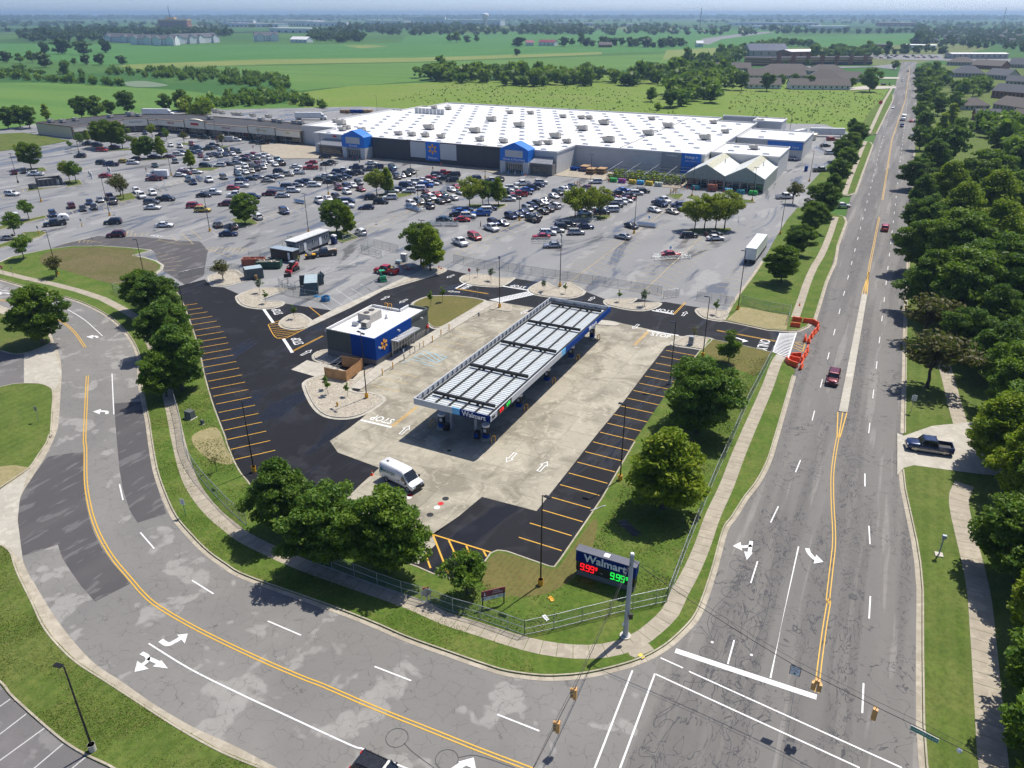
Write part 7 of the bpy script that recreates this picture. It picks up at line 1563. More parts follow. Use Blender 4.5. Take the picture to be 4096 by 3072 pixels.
for c,q,d_,m,lb in(('L1',(1205,985),(1.3,1.0,1.2),'wall_olive','green transformer box behind the left fence'),('L1',(1282,1025),(.5,.4,.7),'wall_olive','small green utility post box near the left stalls'),('C2',(800,990),(.6,.5,.5),'wall_grey','grey utility box by the corner fence'),('CD',(452,1050),(.9,.8,1.6),'galv','grey utility cabinet on the gravel bed by the drive')):
    p=g1(c,*q);o=empty('utility_box',(p.x,p.y,.1),rz(SITE),lb,'utility box');b=MB();b.box((0,0,d_[2]/2),d_,taper=.92);b.build('cabinet',m,o);b=MB();b.box((0,0,.03),(d_[0]*1.25,d_[1]*1.25,.06));b.build('pad','base_conc',o);b=MB();b.box((0,-d_[1]/2,d_[2]*.5),(d_[0]*.8,.04,d_[2]*.8));b.build('door',m,o)
# drains, manholes
for c,q,m,r in(('C2',(920,387),'black_trim',.42),('C2',(822,489),'black_trim',.42),('C2',(890,418),'sign_red',.36),('C2',(865,443),'plain_white',.36),('C2',(697,365),'sign_red',.36),('C2',(690,380),'plain_white',.3),('C2',(943,83),'black_trim',.3),('BR',(368,362),'coping',.14),('BR',(600,437),'coping',.14),('R2',(1265,883),'dark_metal',.45)):
    p=g1(c,*q);b=MB();b.cyl((p.x,p.y,0),r,.03 if c!='BR' else .012,18);tag(b.build('manhole_cover',m),kind='structure')
# cart corrals and carts
plain('corral',(.55,.58,.6),.4,.6);plain('cart_blue',(.10,.22,.42),.45,.3)
def corral(c,a,b_,w,label):
    A,Bq=g1(c,*a),g1(c,*b_);d=Bq-A;L=d.length;o=empty('cart_corral',(A.x,A.y,0),math.atan2(d.y,d.x),label,'corral','cart corrals of the lot')
    for y in(0,w):
        for z in(.35,.65,.95):q=MB();q.tube([(0,y,z),(L,y,z)],.04,6);q.build('rail','corral',o)
        for k in range(int(L/1.6)+1):q=MB();q.tube([(k*L/int(L/1.6),y,0),(k*L/int(L/1.6),y,1.0)],.035,6);q.build('post','corral',o)
    q=MB();q.tube([(L,0,.95),(L,w,.95)],.04,6);q.build('end_rail','corral',o);q=MB();q.tube([(L/2,w,0),(L/2,w,2.6)],.04,6);q.build('sign_post','corral',o);q=MB();q.box((L/2,w,2.4),(.5,.05,.6));q.build('sign','brand_light',o)
corral('PE',(850,1525),(1310,1500),2.2,'long bright silver cart corral before the red car');corral('PD',(1660,915),(2010,905),2.2,'long silver cart corral at the four-tree island');corral('PD',(1200,1180),(1600,1170),2.0,'silver cart corral behind the silver sedan');corral('PB',(950,770),(1330,755),2.2,'cart corral behind the white SUV in the left rows');corral('PB',(580,660),(640,720),2.2,'cart corral full of blue carts beside the white pickup');corral('PC',(1490,950),(1660,1010),2.4,'cart corral full of blue carts beside the lamp post')
corral('PD',(570,660),(770,655),2.2,'cart corral under the mixed trees');corral('PE',(620,1090),(850,1120),2.4,'cart corral with dark blue carts beside the silver sedan lamp');corral('PC',(1790,1190),(2150,1190),2.2,'pale cart corral behind the bright tree');corral('PB',(1490,830),(1690,850),2.4,'cart corral left of the big white SUV');corral('PB',(70,790),(150,840),2.2,'cart corral left of the black flatbed pickup')
def cart_mesh():
    b=MB();P=lambda x,y,z:(x,y,z)
    for z,k in((.55,.8),(.98,1.0)):
        q=[(-.28*k,-.42*k,z),(.28*k,-.42*k,z),(.24*k,.45*k,z),(-.24*k,.45*k,z)]
        for i in range(4):b.bar(q[i],q[(i+1)%4],.035)
    for sx in(-1,1):
        for k in range(4):y=-.4+k*.27;b.bar((sx*.22,y*.8,.55),(sx*.27,y,.98),.025)
        b.bar((sx*.22,-.35,.12),(sx*.22,.35,.12),.04);b.bar((sx*.22,-.35,.12),(sx*.28,-.45,1.0),.03)
    b.box((0,0,.56),(.4,.65,.02));b.bar((-.28,-.47,1.02),(.28,-.47,1.02),.05)
    return b
CART=cart_mesh().mesh('frame','cart_blue');CARTG=cart_mesh().mesh('frame','corral');cb=MB();cb.tube([(-.02,0,.06),(.02,0,.06)],.06,8);CASTER=cb.mesh('caster','black_trim')
def carts(c,a,b_,n,label,grp,me=None,rows=1):
    A,Bq=g1(c,*a),g1(c,*b_);d=(Bq-A);h=math.atan2(-d.x,d.y);nn=Vector((-d.y,d.x,0)).normalized()
    for r in range(rows):
        for k in range(n):
            p=A.lerp(Bq,k/max(1,n-1))+nn*r*.75
            o=empty('shopping_cart',(p.x,p.y,0),h,label+(', %s along%s'%(ords[k],('',' the back line')[r])if n>1 else ''),'shopping cart',grp);link('frame',me or CART,o)
            for x in(-.22,.22):
                for y in(-.33,.33):link('caster',CASTER,o,(x,y,0))
carts('PC',(1500,960),(1650,1005),8,'blue cart nested in the corral beside the lamp post','carts by the lamp post',rows=2);carts('PB',(590,675),(635,715),5,'blue cart nested in the corral beside the white pickup','carts by the white pickup',rows=2);carts('PE',(640,1085),(840,1110),9,'dark blue cart nested beside the silver sedan lamp','carts by the silver sedan',rows=2)
carts('PB',(1850,985),(1950,1000),6,'blue cart nested near the top of the thin lamp post','carts by the navy minivan');carts('PB',(1500,820),(1680,838),8,'grey-blue cart nested left of the big white SUV','carts by the big white SUV',rows=2);carts('PC',(100,880),(200,900),6,'blue cart nested at the left of the white pickup row','carts left of the pickup row');carts('PB',(870,460),(1000,455),7,'blue cart in the corral amid the far left rows','carts amid the far rows')
carts('PC',(1800,1180),(1950,1180),8,'pale cart nested behind the bright tree, left line','carts behind the bright tree, left',CARTG);carts('PC',(2010,1180),(2150,1182),8,'pale cart nested behind the bright tree, right line','carts behind the bright tree, right',CARTG);carts('PB',(1440,455),(1500,470),4,'grey cart before the dark front wall','carts before the dark wall',CARTG);carts('PC',(1130,1160),(1130,1160),1,'lone grey cart on the empty stalls','lone carts',CARTG)
carts('PA',(1455,1075),(1455,1075),1,'lone grey cart beside the yellow lamp base in the left lot','lone carts',CARTG);carts('PA',(1965,1270),(1965,1270),1,'lone grey cart in front of the white sedan','lone carts',CARTG)
# posts and guards along the store front
plain('red_post',(.55,.05,.04),.5)
def guard(u,v,m,label,h=1.2):s_=Site('guard_post',u,v,label,'bollard','guard posts along the store front');b=MB();b.tube([(u,v,.1),(u,v,h),(u,v,h+.1)],[.16,.16,.06],10);s_.part('post',m,b);b=MB();b.tube([(u,v,.1),(u,v,.2)],[.24,.2],10);s_.part('collar','base_conc',b)
for i,u in enumerate((-207,-204.5,-202,-199.6)):guard(u,258.8,'red_post','red guard post before the Grocery doors, %s from left'%ords[i])
for i,u in enumerate((-133.5,-130.6,-127.8,-125)):guard(u,258.9,'brand_light' if i%2 else 'plain_white','pale guard post before the Home and Pharmacy doors, %s from left'%ords[i])
for i,u in enumerate((-65.8,-63.6,-61.4,-95,-92)):guard(u,261.2,'red_post','red guard post at the garden front, %s'%('left of the greenhouse three','middle of the greenhouse three','right of the greenhouse three','left of the trellis pair','right of the trellis pair')[i])
for i,(c,q)in enumerate((('PE',(1050,680)),('PE',(1085,672)),('PE',(1115,680)),('PD',(1730,460)),('PD',(1765,450)),('PD',(1800,460)))):
    p=g1(c,*q);u,v=p.dot(UX),p.dot(VY);guard(u,v,'base_yellow','yellow guard post on the %s, %s'%('grass island before the greenhouse' if c=='PE' else 'row end by the maroon pickup',('left','middle','right')[i%3]),1.6)
# trash enclosure of the lot
te2=Site('trash_enclosure',0,0,'dark grey walled trash enclosure on the left island','enclosure');te2.o.location=(0,0,0);te2.off=(0,0,0)
q4=[g1('PA',500,715),g1('PA',790,690),g1('PA',760,660),g1('PA',470,690)];te2.o.location=(q4[0].x,q4[0].y,0);te2.o.rotation_euler=(0,0,0)
for i in range(4):
    a,c=q4[i]-q4[0],q4[(i+1)%4]-q4[0];d=c-a;b=MB();b.box(((a+c)/2+Vector((0,0,1.15)))[:],(d.length,.25,2.3),math.atan2(d.y,d.x));b.build('wall','wall_dark',te2.o);n=int(d.length/1.2)
    for k in range(n+1):pp=a.lerp(c,k/max(1,n));b=MB();b.box((pp.x,pp.y,1.2),(.34,.34,2.4),math.atan2(d.y,d.x));b.build('pier','block_grey',te2.o)
cpt=(q4[0]+q4[2])/2-q4[0];b=MB();b.box((cpt.x,cpt.y,1.0),(8,2.6,1.6));b.build('dumpster','wall_grey',te2.o)
p=g1('PA',425,745);o=empty('dumpster',(p.x,p.y,0),rz(SITE),'dark green dumpster beside the trash enclosure','dumpster');b=MB();b.box((0,0,.8),(2.2,1.6,1.4),taper=1.08);b.build('bin','wall_olive',o);b=MB();b.box((0,0,1.55),(2.4,1.75,.08));b.build('lid','black_trim',o)
for c,q,lb in(('PA',(1140,590),'pair of white charging pillars on the left lot, left'),('PA',(1165,615),'pair of white charging pillars on the left lot, right'),('PA',(1378,540),'white charging pillar behind the red sedan, left'),('PA',(1398,555),'white charging pillar behind the red sedan, right')):
    p=g1(c,*q);o=empty('charging_pillar',(p.x,p.y,0),0,lb,'charger');b=MB();b.box((0,0,1.1),(.55,.5,2.2),taper=.85);b.build('cabinet','plain_white',o);b=MB();b.box((0,-.26,1.4),(.35,.04,.5));b.build('screen','black_trim',o);b=MB();b.tube([(.3,0,1.4),(.5,-.1,.6),(.32,-.1,.4)],.035,5);b.build('cable','black_trim',o)
# ------------------------------------------------------------------ the works compound
def oriented(name,p,heading,label,cat,group=None):return empty(name,(p.x,p.y,0),rz(heading),label,cat,group)
def pbox(o,name,m,c,d,rot=0.0,taper=1.0):b=MB();b.box(c,d,rot,taper=taper);return b.build(name,m,o)
plain('office_grey',(.20,.22,.24),.6);plain('trim_dark',(.03,.03,.035),.6);plain('trailer_roof',(.55,.56,.56),.6);plain('enclosed_black',(.018,.02,.022),.4);plain('metal_roof',(.42,.48,.52),.4,.4)
plain('container_teal',(.075,.11,.12),.55);plain('container_top',(.34,.42,.44),.5);plain('bin_green',(.01,.07,.045),.5);plain('skid_red',(.45,.03,.04),.4);plain('digger_green',(.02,.32,.14),.4);plain('toilet_blue',(.012,.03,.12),.5);plain('hose_blue',(.02,.28,.62),.45);plain('rubble',(.5,.45,.36),.9,var=.4)
of=Site('office_trailer',-130.4,146.3,'grey site office trailer with white roof and dark trim','trailer')
of.box('body','office_grey',-131.9,-128.95,139.9,152.6,.7,3.3);of.box('roof','trailer_roof',-132.15,-128.7,139.7,152.8,3.55,3.75);of.box('fascia','trim_dark',-132.1,-128.75,139.75,152.75,3.25,3.55);of.box('skirting','trim_dark',-131.7,-129.2,140.2,152.3,.05,.7)
for v in(141.1,146.4,151.2):of.box('window','window_glass',-128.96,-128.9,v-.5,v+.5,1.8,2.7);of.box('window_frame','plain_white',-128.93,-128.88,v-.05,v+.05,1.8,2.7)
of.box('window','window_glass',-131.2,-130.0,139.84,139.9,1.8,2.7)
for v in(143.2,149.0):of.box('door','plain_white',-128.96,-128.88,v-.5,v+.5,.75,2.8);of.box('door_frame','trim_dark',-128.95,-128.9,v-.6,v+.6,.7,2.9)
for k in range(4):of.box('step','galv',-128.7+k*.3,-128.4+k*.3,142.6,143.8,.0,.7-k*.17)
for v in(142.6,143.8):b=MB();b.tube([(-128.7,v,.7),(-128.7,v,1.6),(-127.5,v,.9),(-127.5,v,.1)],.03,5);of.part('step_rail','galv',b)
bt=Site('enclosed_trailer',-129.8,136.6,'black enclosed cargo trailer with pale metal roof in front of the office','trailer')
bt.box('body','enclosed_black',-133.2,-126.2,135.5,137.9,.5,2.75);bt.box('roof','metal_roof',-133.3,-126.1,135.4,138.0,2.75,2.85);bt.box('door_opening','black_trim',-128.4,-127.6,135.44,135.5,.6,2.4);bt.box('open_door','plain_white',-127.55,-126.9,135.2,135.25,.6,2.4);bt.box('ramp','trim_dark',-134.6,-133.2,135.7,137.7,.05,.15)
for u in(-130.2,-129.3):b=MB();b.tube([(u,135.55,.36),(u,135.4,.36)],.36,14);bt.part('wheel','tyre',b)
def container(name,c,a,b_,depth,h,label,doors=0):
    A,Bq=g1(c,*a),g1(c,*b_);d=Bq-A;L=d.length;o=empty(name,(A.x,A.y,0),math.atan2(d.y,d.x),label,'container')
    pbox(o,'body','container_teal',(L/2,depth/2,h/2),(L,depth,h));pbox(o,'roof','container_top',(L/2,depth/2,h+.03),(L,depth,.06))
    for k in range(int(L/.3)):pbox(o,'corrugation','container_teal',(.15+k*.3,-.02,h/2),(.16,.05,h*.94))
    for k in range(int(depth/.3)):
        for x in(-.02,L+.02):pbox(o,'corrugation','container_teal',(x,.15+k*.3,h/2),(.05,.16,h*.94))
    for x in(0,L):
        for y in(0,depth):pbox(o,'corner_post','container_teal',(x,y,h/2),(.16,.16,h+.06))
    if doors:
        pbox(o,'door_leaf','container_teal',(-.6,depth+.1,h/2),(1.2,.08,h*.95));pbox(o,'door_leaf','container_teal',(L+.6,depth+.1,h/2),(1.2,.08,h*.95))
        for x in(-.8,-.4,L+.4,L+.8):b=MB();b.tube([(x,depth+.03,.1),(x,depth+.03,h-.1)],.03,5);b.build('lock_rod','galv',o)
    return o
container('container','CA',(792,612),(982,586),2.6,2.4,'small grey-green container behind the pallets at the gravel island');container('container','CA',(1440,772),(1585,762),6.0,2.5,'long grey-green container with pale roof and open doors',1)
p=g1('CA',1595,640);o=oriented('leaning_panel',p,60,'dark ribbed panel leaning on the long container','panel');b=MB();b.add([(-1.6,0,0),(1.6,0,0),(1.6,.9,2.2),(-1.6,.9,2.2),(-1.6,.08,0),(1.6,.08,0),(1.6,.98,2.2),(-1.6,.98,2.2)],[(0,1,2,3),(7,6,5,4),(0,4,5,1),(1,5,6,2),(2,6,7,3),(3,7,4,0)]);b.build('sheet','container_teal',o)
for k in range(8):pbox(o,'rib','container_top',(-1.4+k*.4,.42,1.1),(.06,.06,2.0))
def rolloff(c,q,heading,L,label,m,fillm):
    p=g1(c,*q);o=oriented('roll_off_dumpster',p,heading,label,'dumpster','open dumpsters of the compound');w,h=2.3,1.5
    for sx in(-1,1):pbox(o,'side_wall',m,(sx*w/2,0,h/2+.15),(.1,L,h))
    for sy in(-1,1):pbox(o,'end_wall',m,(0,sy*L/2,h/2+.15),(w,.1,h))
    pbox(o,'floor',m,(0,0,.2),(w,L,.1));rr=random.Random(3)
    for k in range(int(L/.9)):
        for sx in(-1,1):pbox(o,'stake',m,(sx*(w/2+.07),-L/2+.45+k*.9,h/2+.15),(.08,.1,h))
    for k in range(26):pbox(o,'debris',fillm,(rr.uniform(-.9,.9),rr.uniform(-L/2+.3,L/2-.3),1.35+rr.uniform(-.1,.3)),(rr.uniform(.2,1.3),rr.uniform(.1,.3),rr.uniform(.08,.3)),rr.uniform(0,3))
rolloff('CA',(1045,470),88,5.6,'green roll-off dumpster heaped with rubble','bin_green','rubble');rolloff('CA',(875,440),88,5.0,'red-brown roll-off dumpster with red debris behind the small container','bag_rust','bag_rust')
# skid steer
p=g1('CA',1312,500);o=oriented('skid_steer',p,200,'red tracked skid steer loader beside the containers','loader')
for sx in(-1,1):
    b=MB();b.prism([Vector((x,y,0))for x,y in((sx*.75-.22,-1.1),(sx*.75+.22,-1.1),(sx*.75+.22,1.1),(sx*.75-.22,1.1))],.05,.75);b.build('track','tyre',o);b=MB();b.bar((sx*.72,-1.2,1.7),(sx*.72,1.3,1.1),.16,.2);b.build('lift_arm','skid_red',o);b=MB();b.bar((sx*.72,1.3,1.1),(sx*.72,1.75,.4),.16,.2);b.build('arm_link','skid_red',o)
pbox(o,'engine_cover','skid_red',(0,-.9,1.1),(1.1,.9,.9));pbox(o,'cab','black_trim',(0,.2,1.4),(1.0,1.2,1.5));pbox(o,'cab_roof','metal_roof',(0,.2,2.18),(1.05,1.3,.08));pbox(o,'bucket','skid_red',(0,2.0,.35),(1.8,.6,.5),taper=.8)
# mini excavator
p=g1('CB',360,615);o=oriented('mini_excavator',p,340,'green mini excavator beside the red pickup','excavator')
for sx in(-1,1):pbox(o,'track','tyre',(sx*.65,0,.28),(.35,2.2,.5))
pbox(o,'undercarriage','dark_metal',(0,0,.45),(1.0,1.2,.3));pbox(o,'engine_cover','digger_green',(0,-.7,.95),(1.4,.8,.7),taper=.9);pbox(o,'seat','black_trim',(0,.1,1.05),(.6,.6,.6))
for sx in(-1,1):
    for y in(-.35,.6):b=MB();b.tube([(sx*.55,y,.7),(sx*.55,y,2.3)],.04,6);b.build('cab_post','black_trim',o)
pbox(o,'cab_roof','digger_green',(0,.1,2.34),(1.25,1.2,.08));b=MB();b.bar((.0,.9,.8),(0,1.6,2.2),.18,.22);b.build('boom','digger_green',o);b=MB();b.bar((0,1.6,2.2),(0,2.3,1.1),.15,.18);b.build('dipper','digger_green',o);pbox(o,'bucket','dark_metal',(0,2.25,.85),(.5,.4,.45),taper=.6);pbox(o,'blade','digger_green',(0,-1.45,.3),(1.6,.1,.4))
q=g1('CA',1655,300,.9);q.z=0;pk2=car('pickup','k',q,250,'black pickup loaded with lumber beside the office trailer');pbox(pk2,'lumber','pallet_wood',(.1,-1.9,1.15),(.9,2.2,.5));pbox(pk2,'plank','plain_white',(-.3,-1.6,1.6),(.25,2.4,.06),.3)
q=g1('CB',400,490,.9);q.z=0;pk3=car('pickup','r',q,290,'red pickup with loaded bed beside the green excavator');pbox(pk3,'load','dark_metal',(0,-1.9,1.1),(1.2,1.4,.5));pbox(pk3,'tool_bag','bag_gold',(.3,-1.3,1.25),(.5,.4,.4))
p=g1('CA',1500,370);o=oriented('utility_cart',p,250,'yellow and black utility cart parked by the office steps','utility cart');pbox(o,'body','black_trim',(0,0,.6),(1.3,2.4,.5));pbox(o,'bed','base_yellow',(0,-.8,.95),(1.2,.9,.3));pbox(o,'nose','base_yellow',(0,1.0,.85),(1.2,.5,.3),taper=.8)
for sx in(-1,1):
    for y in(-.8,.8):b=MB();b.tube([(sx*.55,y,.32),(sx*.75,y,.32)],.32,12);b.build('wheel','tyre',o)
b=MB()
for sx in(-1,1):b.tube([(sx*.55,-.35,.85),(sx*.55,-.3,1.8),(sx*.55,.4,1.8),(sx*.55,.75,.9)],.035,6)
b.build('roll_cage','black_trim',o)
p=g1('CA',1762,208);o=oriented('portable_toilet',p,SITE+90,'dark blue portable toilet with white roof at the trailer end','toilet');pbox(o,'cabin','toilet_blue',(0,0,1.1),(1.15,1.15,2.1));pbox(o,'roof','plain_white',(0,0,2.25),(1.25,1.25,.3),taper=.75);pbox(o,'door','toilet_blue',(0,.6,1.05),(.8,.05,1.9));pbox(o,'door_sign','plain_white',(0,.635,1.6),(.25,.02,.25));pbox(o,'skid','trim_dark',(0,0,.05),(1.3,1.3,.1))
p=g1('CA',1668,832);o=oriented('hose_coil',p,0,'bright blue coil of hose standing on the lot by the fence','hose')
for k in range(5):b=MB();b.tube([(.85*math.cos(a),.85*math.sin(a),.1+k*.17)for a in[j*math.pi/12 for j in range(25)]],.1,7,cap=False);b.build('hose_turn','hose_blue',o)
p=g1('CA',1520,788);o=oriented('blue_tarp',p,30,'small crumpled blue tarp before the long container','tarp');b=MB();rr=random.Random(5);b.add([(x*.4+rr.uniform(-.1,.1),y*.3+rr.uniform(-.1,.1),rr.uniform(.02,.3)if 0<x<4 and 0<y<3 else .02)for x in range(5)for y in range(4)],[(x*4+y,(x+1)*4+y,(x+1)*4+y+1,x*4+y+1)for x in range(4)for y in range(3)]);b.build('sheet','hose_blue',o)
p=g1('CA',915,600);o=oriented('pallet_pile',p,80,'leaning wooden pallets before the small container','pallets')
for k in range(3):
    for j in range(5):pbox(o,'slat','pallet_wood',(-.5+j*.25,-.1-k*.2,.55+.05*k),(.14,.05,1.1))
    for z in(.1,.55,1.0):pbox(o,'bearer','pallet_wood',(0,-.05-k*.2,z),(1.2,.08,.1))
p=g1('CA',1290,690);o=oriented('pipe_rack',p,20,'rack of grey pipes and fittings left of the long container','rack');rr=random.Random(9)
for k in range(14):b=MB();b.tube([(rr.uniform(-1.8,0),rr.uniform(-1,1),rr.uniform(.1,.9)),(rr.uniform(0,1.8),rr.uniform(-1,1),rr.uniform(.1,.9))],.05,6);b.build('pipe','galv',o)
for x in(-1.6,1.6):b=MB();b.tube([(x,-.9,0),(x,-.9,1.6),(x,.9,1.6),(x,.9,0)],.05,6);b.build('frame','dark_metal',o)
p=g1('CA',1255,640);o=oriented('light_board',p,160,'black board on a stand behind the pipe rack','board');pbox(o,'board','black_trim',(0,0,1.7),(1.6,.12,.8));b=MB();b.tube([(0,0,0),(0,0,1.4)],.06,6);b.build('stand','galv',o)
p=g1('CB',600,400);o=oriented('crate',p,20,'upright grey crate behind the trees on the gravel island','crate');pbox(o,'body','wall_grey',(0,0,.9),(1.4,1.0,1.8));pbox(o,'lid','wall_light',(0,0,1.84),(1.5,1.1,.08))
p=g1('CB',540,425);o=oriented('block_pallet',p,20,'pallet of pale blocks beside the red pickup','pallet');pbox(o,'pallet','pallet_wood',(0,0,.08),(1.4,1.1,.14));[pbox(o,'block','container_top',(-.45+i*.45,-.3+j*.6,.35+k*.3),(.42,.55,.28))for i in range(3)for j in range(2)for k in range(2)]
p=g1('CB',640,490);o=oriented('scrap_heap',p,60,'heap of pipes and boards behind the red pickup','scrap');rr=random.Random(12)
for k in range(12):pbox(o,'board',['galv','pallet_wood','red_plastic'][k%3],(rr.uniform(-1.5,1.5),rr.uniform(-1,1),.1+.06*k),(rr.uniform(.6,2.2),.16,.1),rr.uniform(0,3))
p=g1('T3',1365,395);o=oriented('lift_bin',g1('T3',1300,450),SITE,'blue bin standing by the grey pickup at the tyre drive','bin');pbox(o,'body','brand_blue',(0,0,.9),(1.1,1.1,1.8));pbox(o,'lid','brand_blue',(0,0,1.85),(1.2,1.2,.1))
for i,(c,q)in enumerate((('F3',(838,880)),('F3',(878,885)))):
    p=g1(c,*q);o=oriented('storage_container',p,SITE,'beige storage container behind the tyre centre, %s one'%('left','right')[i],'container','beige containers');pbox(o,'body','car_beige',(0,0,1.3),(2.4,6.0,2.6));pbox(o,'door','cream_wall',(0,-3.02,1.3),(2.2,.06,2.4));pbox(o,'roof','cream_wall',(0,0,2.63),(2.45,6.05,.06))
for i in range(7):
    p=g1('T2',275+i*27,82);o=oriented('pallet_stack',p,SITE,'stack of %s pallets on the drive behind the store, %s from left'%(('wooden','blue')[2<=i<=4],ords[i]),'pallets','pallet stacks behind the store')
    for k in range(6):pbox(o,'pallet','pallet_wood' if not 2<=i<=4 else 'brand_blue',(0,0,.1+k*.32),(3.6,2.4,.24))
# ------------------------------------------------------------------ people
plain('skin',(.45,.27,.19),.6);plain('hair',(.03,.02,.015),.7);plain('cloth_dark',(.02,.022,.03),.8);plain('cloth_blue',(.04,.08,.2),.8);plain('cloth_white',(.6,.6,.6),.8);plain('hi_vis',(.55,.75,.05),.6);plain('cloth_teal',(.03,.3,.25),.8);plain('helmet',(.8,.6,.05),.4)
def skin(name,verts,edges,radii,m,parent,levels=1):
    me=bpy.data.meshes.new(name);me.from_pydata(verts,edges,[]);me.materials.append(MATS[m]);o=link(name,me,parent)
    md=o.modifiers.new('skin','SKIN');sv=me.skin_vertices[0]if me.skin_vertices else None
    if sv is None:
        bmx=bmesh.new();bmx.from_mesh(me);bmx.verts.layers.skin.verify();bmx.to_mesh(me);bmx.free();sv=me.skin_vertices[0]
    for i,r in enumerate(radii):sv.data[i].radius=(r,r)if not isinstance(r,tuple)else r
    sv.data[0].use_root=True;md.use_smooth_shade=True;o.modifiers.new('sub','SUBSURF').levels=levels;o.modifiers['sub'].render_levels=levels;return o
def person(p,heading,label,shirt,trousers,stride=.18,hat=None,reach=.1,z=0.0):
    o=empty('person',(p.x,p.y,z),rz(heading),label,'person','people on the lot');s_=stride
    V=[(0,0,.95),(0,.0,1.15),(0,0,1.4),(0,.01,1.52),(0,.02,1.62),(0,.03,1.72),(.1,0,.9),(.11,s_*.5,.5),(.1,s_,.09),(.1,s_+.16,.04),(-.1,0,.9),(-.11,-s_*.3,.5),(-.1,-s_,.12),(-.1,-s_+.15,.05),(.19,0,1.4),(.26,-.05,1.13),(.27,reach,.9),(.27,reach+.09,.83),(-.19,0,1.4),(-.26,.05,1.13),(-.27,.1+reach,.92),(-.27,.2+reach,.86)]
    E=[(0,1),(1,2),(2,3),(3,4),(4,5),(0,6),(6,7),(7,8),(8,9),(0,10),(10,11),(11,12),(12,13),(2,14),(14,15),(15,16),(16,17),(2,18),(18,19),(19,20),(20,21)]
    R=[.13,.13,.15,.06,.09,.085,.1,.065,.045,.04,.1,.065,.045,.04,.065,.045,.035,.035,.065,.045,.035,.035]
    skin('body',V,E,R,'skin',o)
    skin('shirt',[V[i]for i in(0,1,2,14,15,18,19)],[(0,1),(1,2),(2,3),(3,4),(2,5),(5,6)],[.15,.15,.17,.08,.06,.08,.06],shirt,o)
    skin('trousers',[V[i]for i in(0,6,7,8,10,11,12)],[(0,1),(1,2),(2,3),(0,4),(4,5),(5,6)],[.145,.115,.08,.06,.115,.08,.06],trousers,o)
    b=MB();b.tube([(0,0,1.66),(0,-.01,1.72),(0,0,1.8),(0,0,1.84)],[.095,.115,.09,.02],9);b.build('helmet' if hat else 'hair',hat or 'hair',o)
for c,q,h,sh,tro,lb,hat in(('CA',(1368,330),200,'hi_vis','cloth_blue','worker in a yellow-green vest standing on the black trailer steps by the office',None),('CA',(1370,420),160,'hi_vis','cloth_dark','worker in a yellow-green vest and helmet beside the skid steer','helmet'),('PA',(1850,530),100,'cloth_dark','cloth_dark','person in dark clothes walking alone in the left lot',None),('PC',(573,425),200,'cloth_dark','cloth_blue','person in dark top left of two walking from the grocery entrance',None),('PC',(605,428),200,'cloth_white','cloth_blue','person in pale top right of two walking from the grocery entrance',None),('PC',(417,485),180,'cloth_white','cloth_dark','person in white top beside the red pickup, left of two',None),('PC',(437,483),180,'cloth_white','cloth_blue','person in white top beside the red pickup, right of two',None),('PC',(1838,485),120,'cloth_blue','cloth_dark','person in blue behind the red pickup row',None),('PC',(912,385),150,'cloth_teal','cloth_dark','person in teal beside the dark blue pickup',None),('PD',(545,980),90,'cloth_dark','cloth_dark','person in black beside the white pickup in the middle of the lot',None),('PC',(1557,800),200,'cloth_dark','cloth_dark','person in black at the end of the two-tree island',None),('PC',(1215,455),180,'cloth_white','cloth_dark','person in white loading a car before the dark wall',None)):
    person(g1(c,*q),h,lb,sh,tro,hat=hat,reach=.2 if 'loading' in lb else .1)

# litter and oddments on the corner lawn
for c,q,d_,m,lb in(('C2',(1588,1028),(.8,.5,.12),'base_yellow','crumpled yellow scrap on the corner lawn'),('BC',(1395,165),(.9,.45,.1),'plain_white','white plastic sheet caught at the corner fence'),('C2',(2080,578),(3.6,1.3,.12),'black_trim','black tarp lying under the yellow-green tree'),('C2',(1885,452),(.12,2.6,.1),'plain_white','white pipe lying by the kerb of the stalls'),('BC',(2000,405),(.7,.5,.01),'bag_gold','orange survey paint on the corner ramp')):
    p=g1(c,*q);rr=random.Random(int(q[0]));o=oriented('litter' if d_[0]<2 else 'tarp',p,60,lb,'litter');o.location.z=.14;b=MB();n,k=7,4
    b.add([((i/(n-1)-.5)*d_[0]*rr.uniform(.8,1),(j/(k-1)-.5)*d_[1]*rr.uniform(.7,1),rr.uniform(0,d_[2]))for i in range(n)for j in range(k)],[(i*k+j,(i+1)*k+j,(i+1)*k+j+1,i*k+j+1)for i in range(n-1)for j in range(k-1)]);b.build('sheet',m,o)
HAZE=1.25e-4
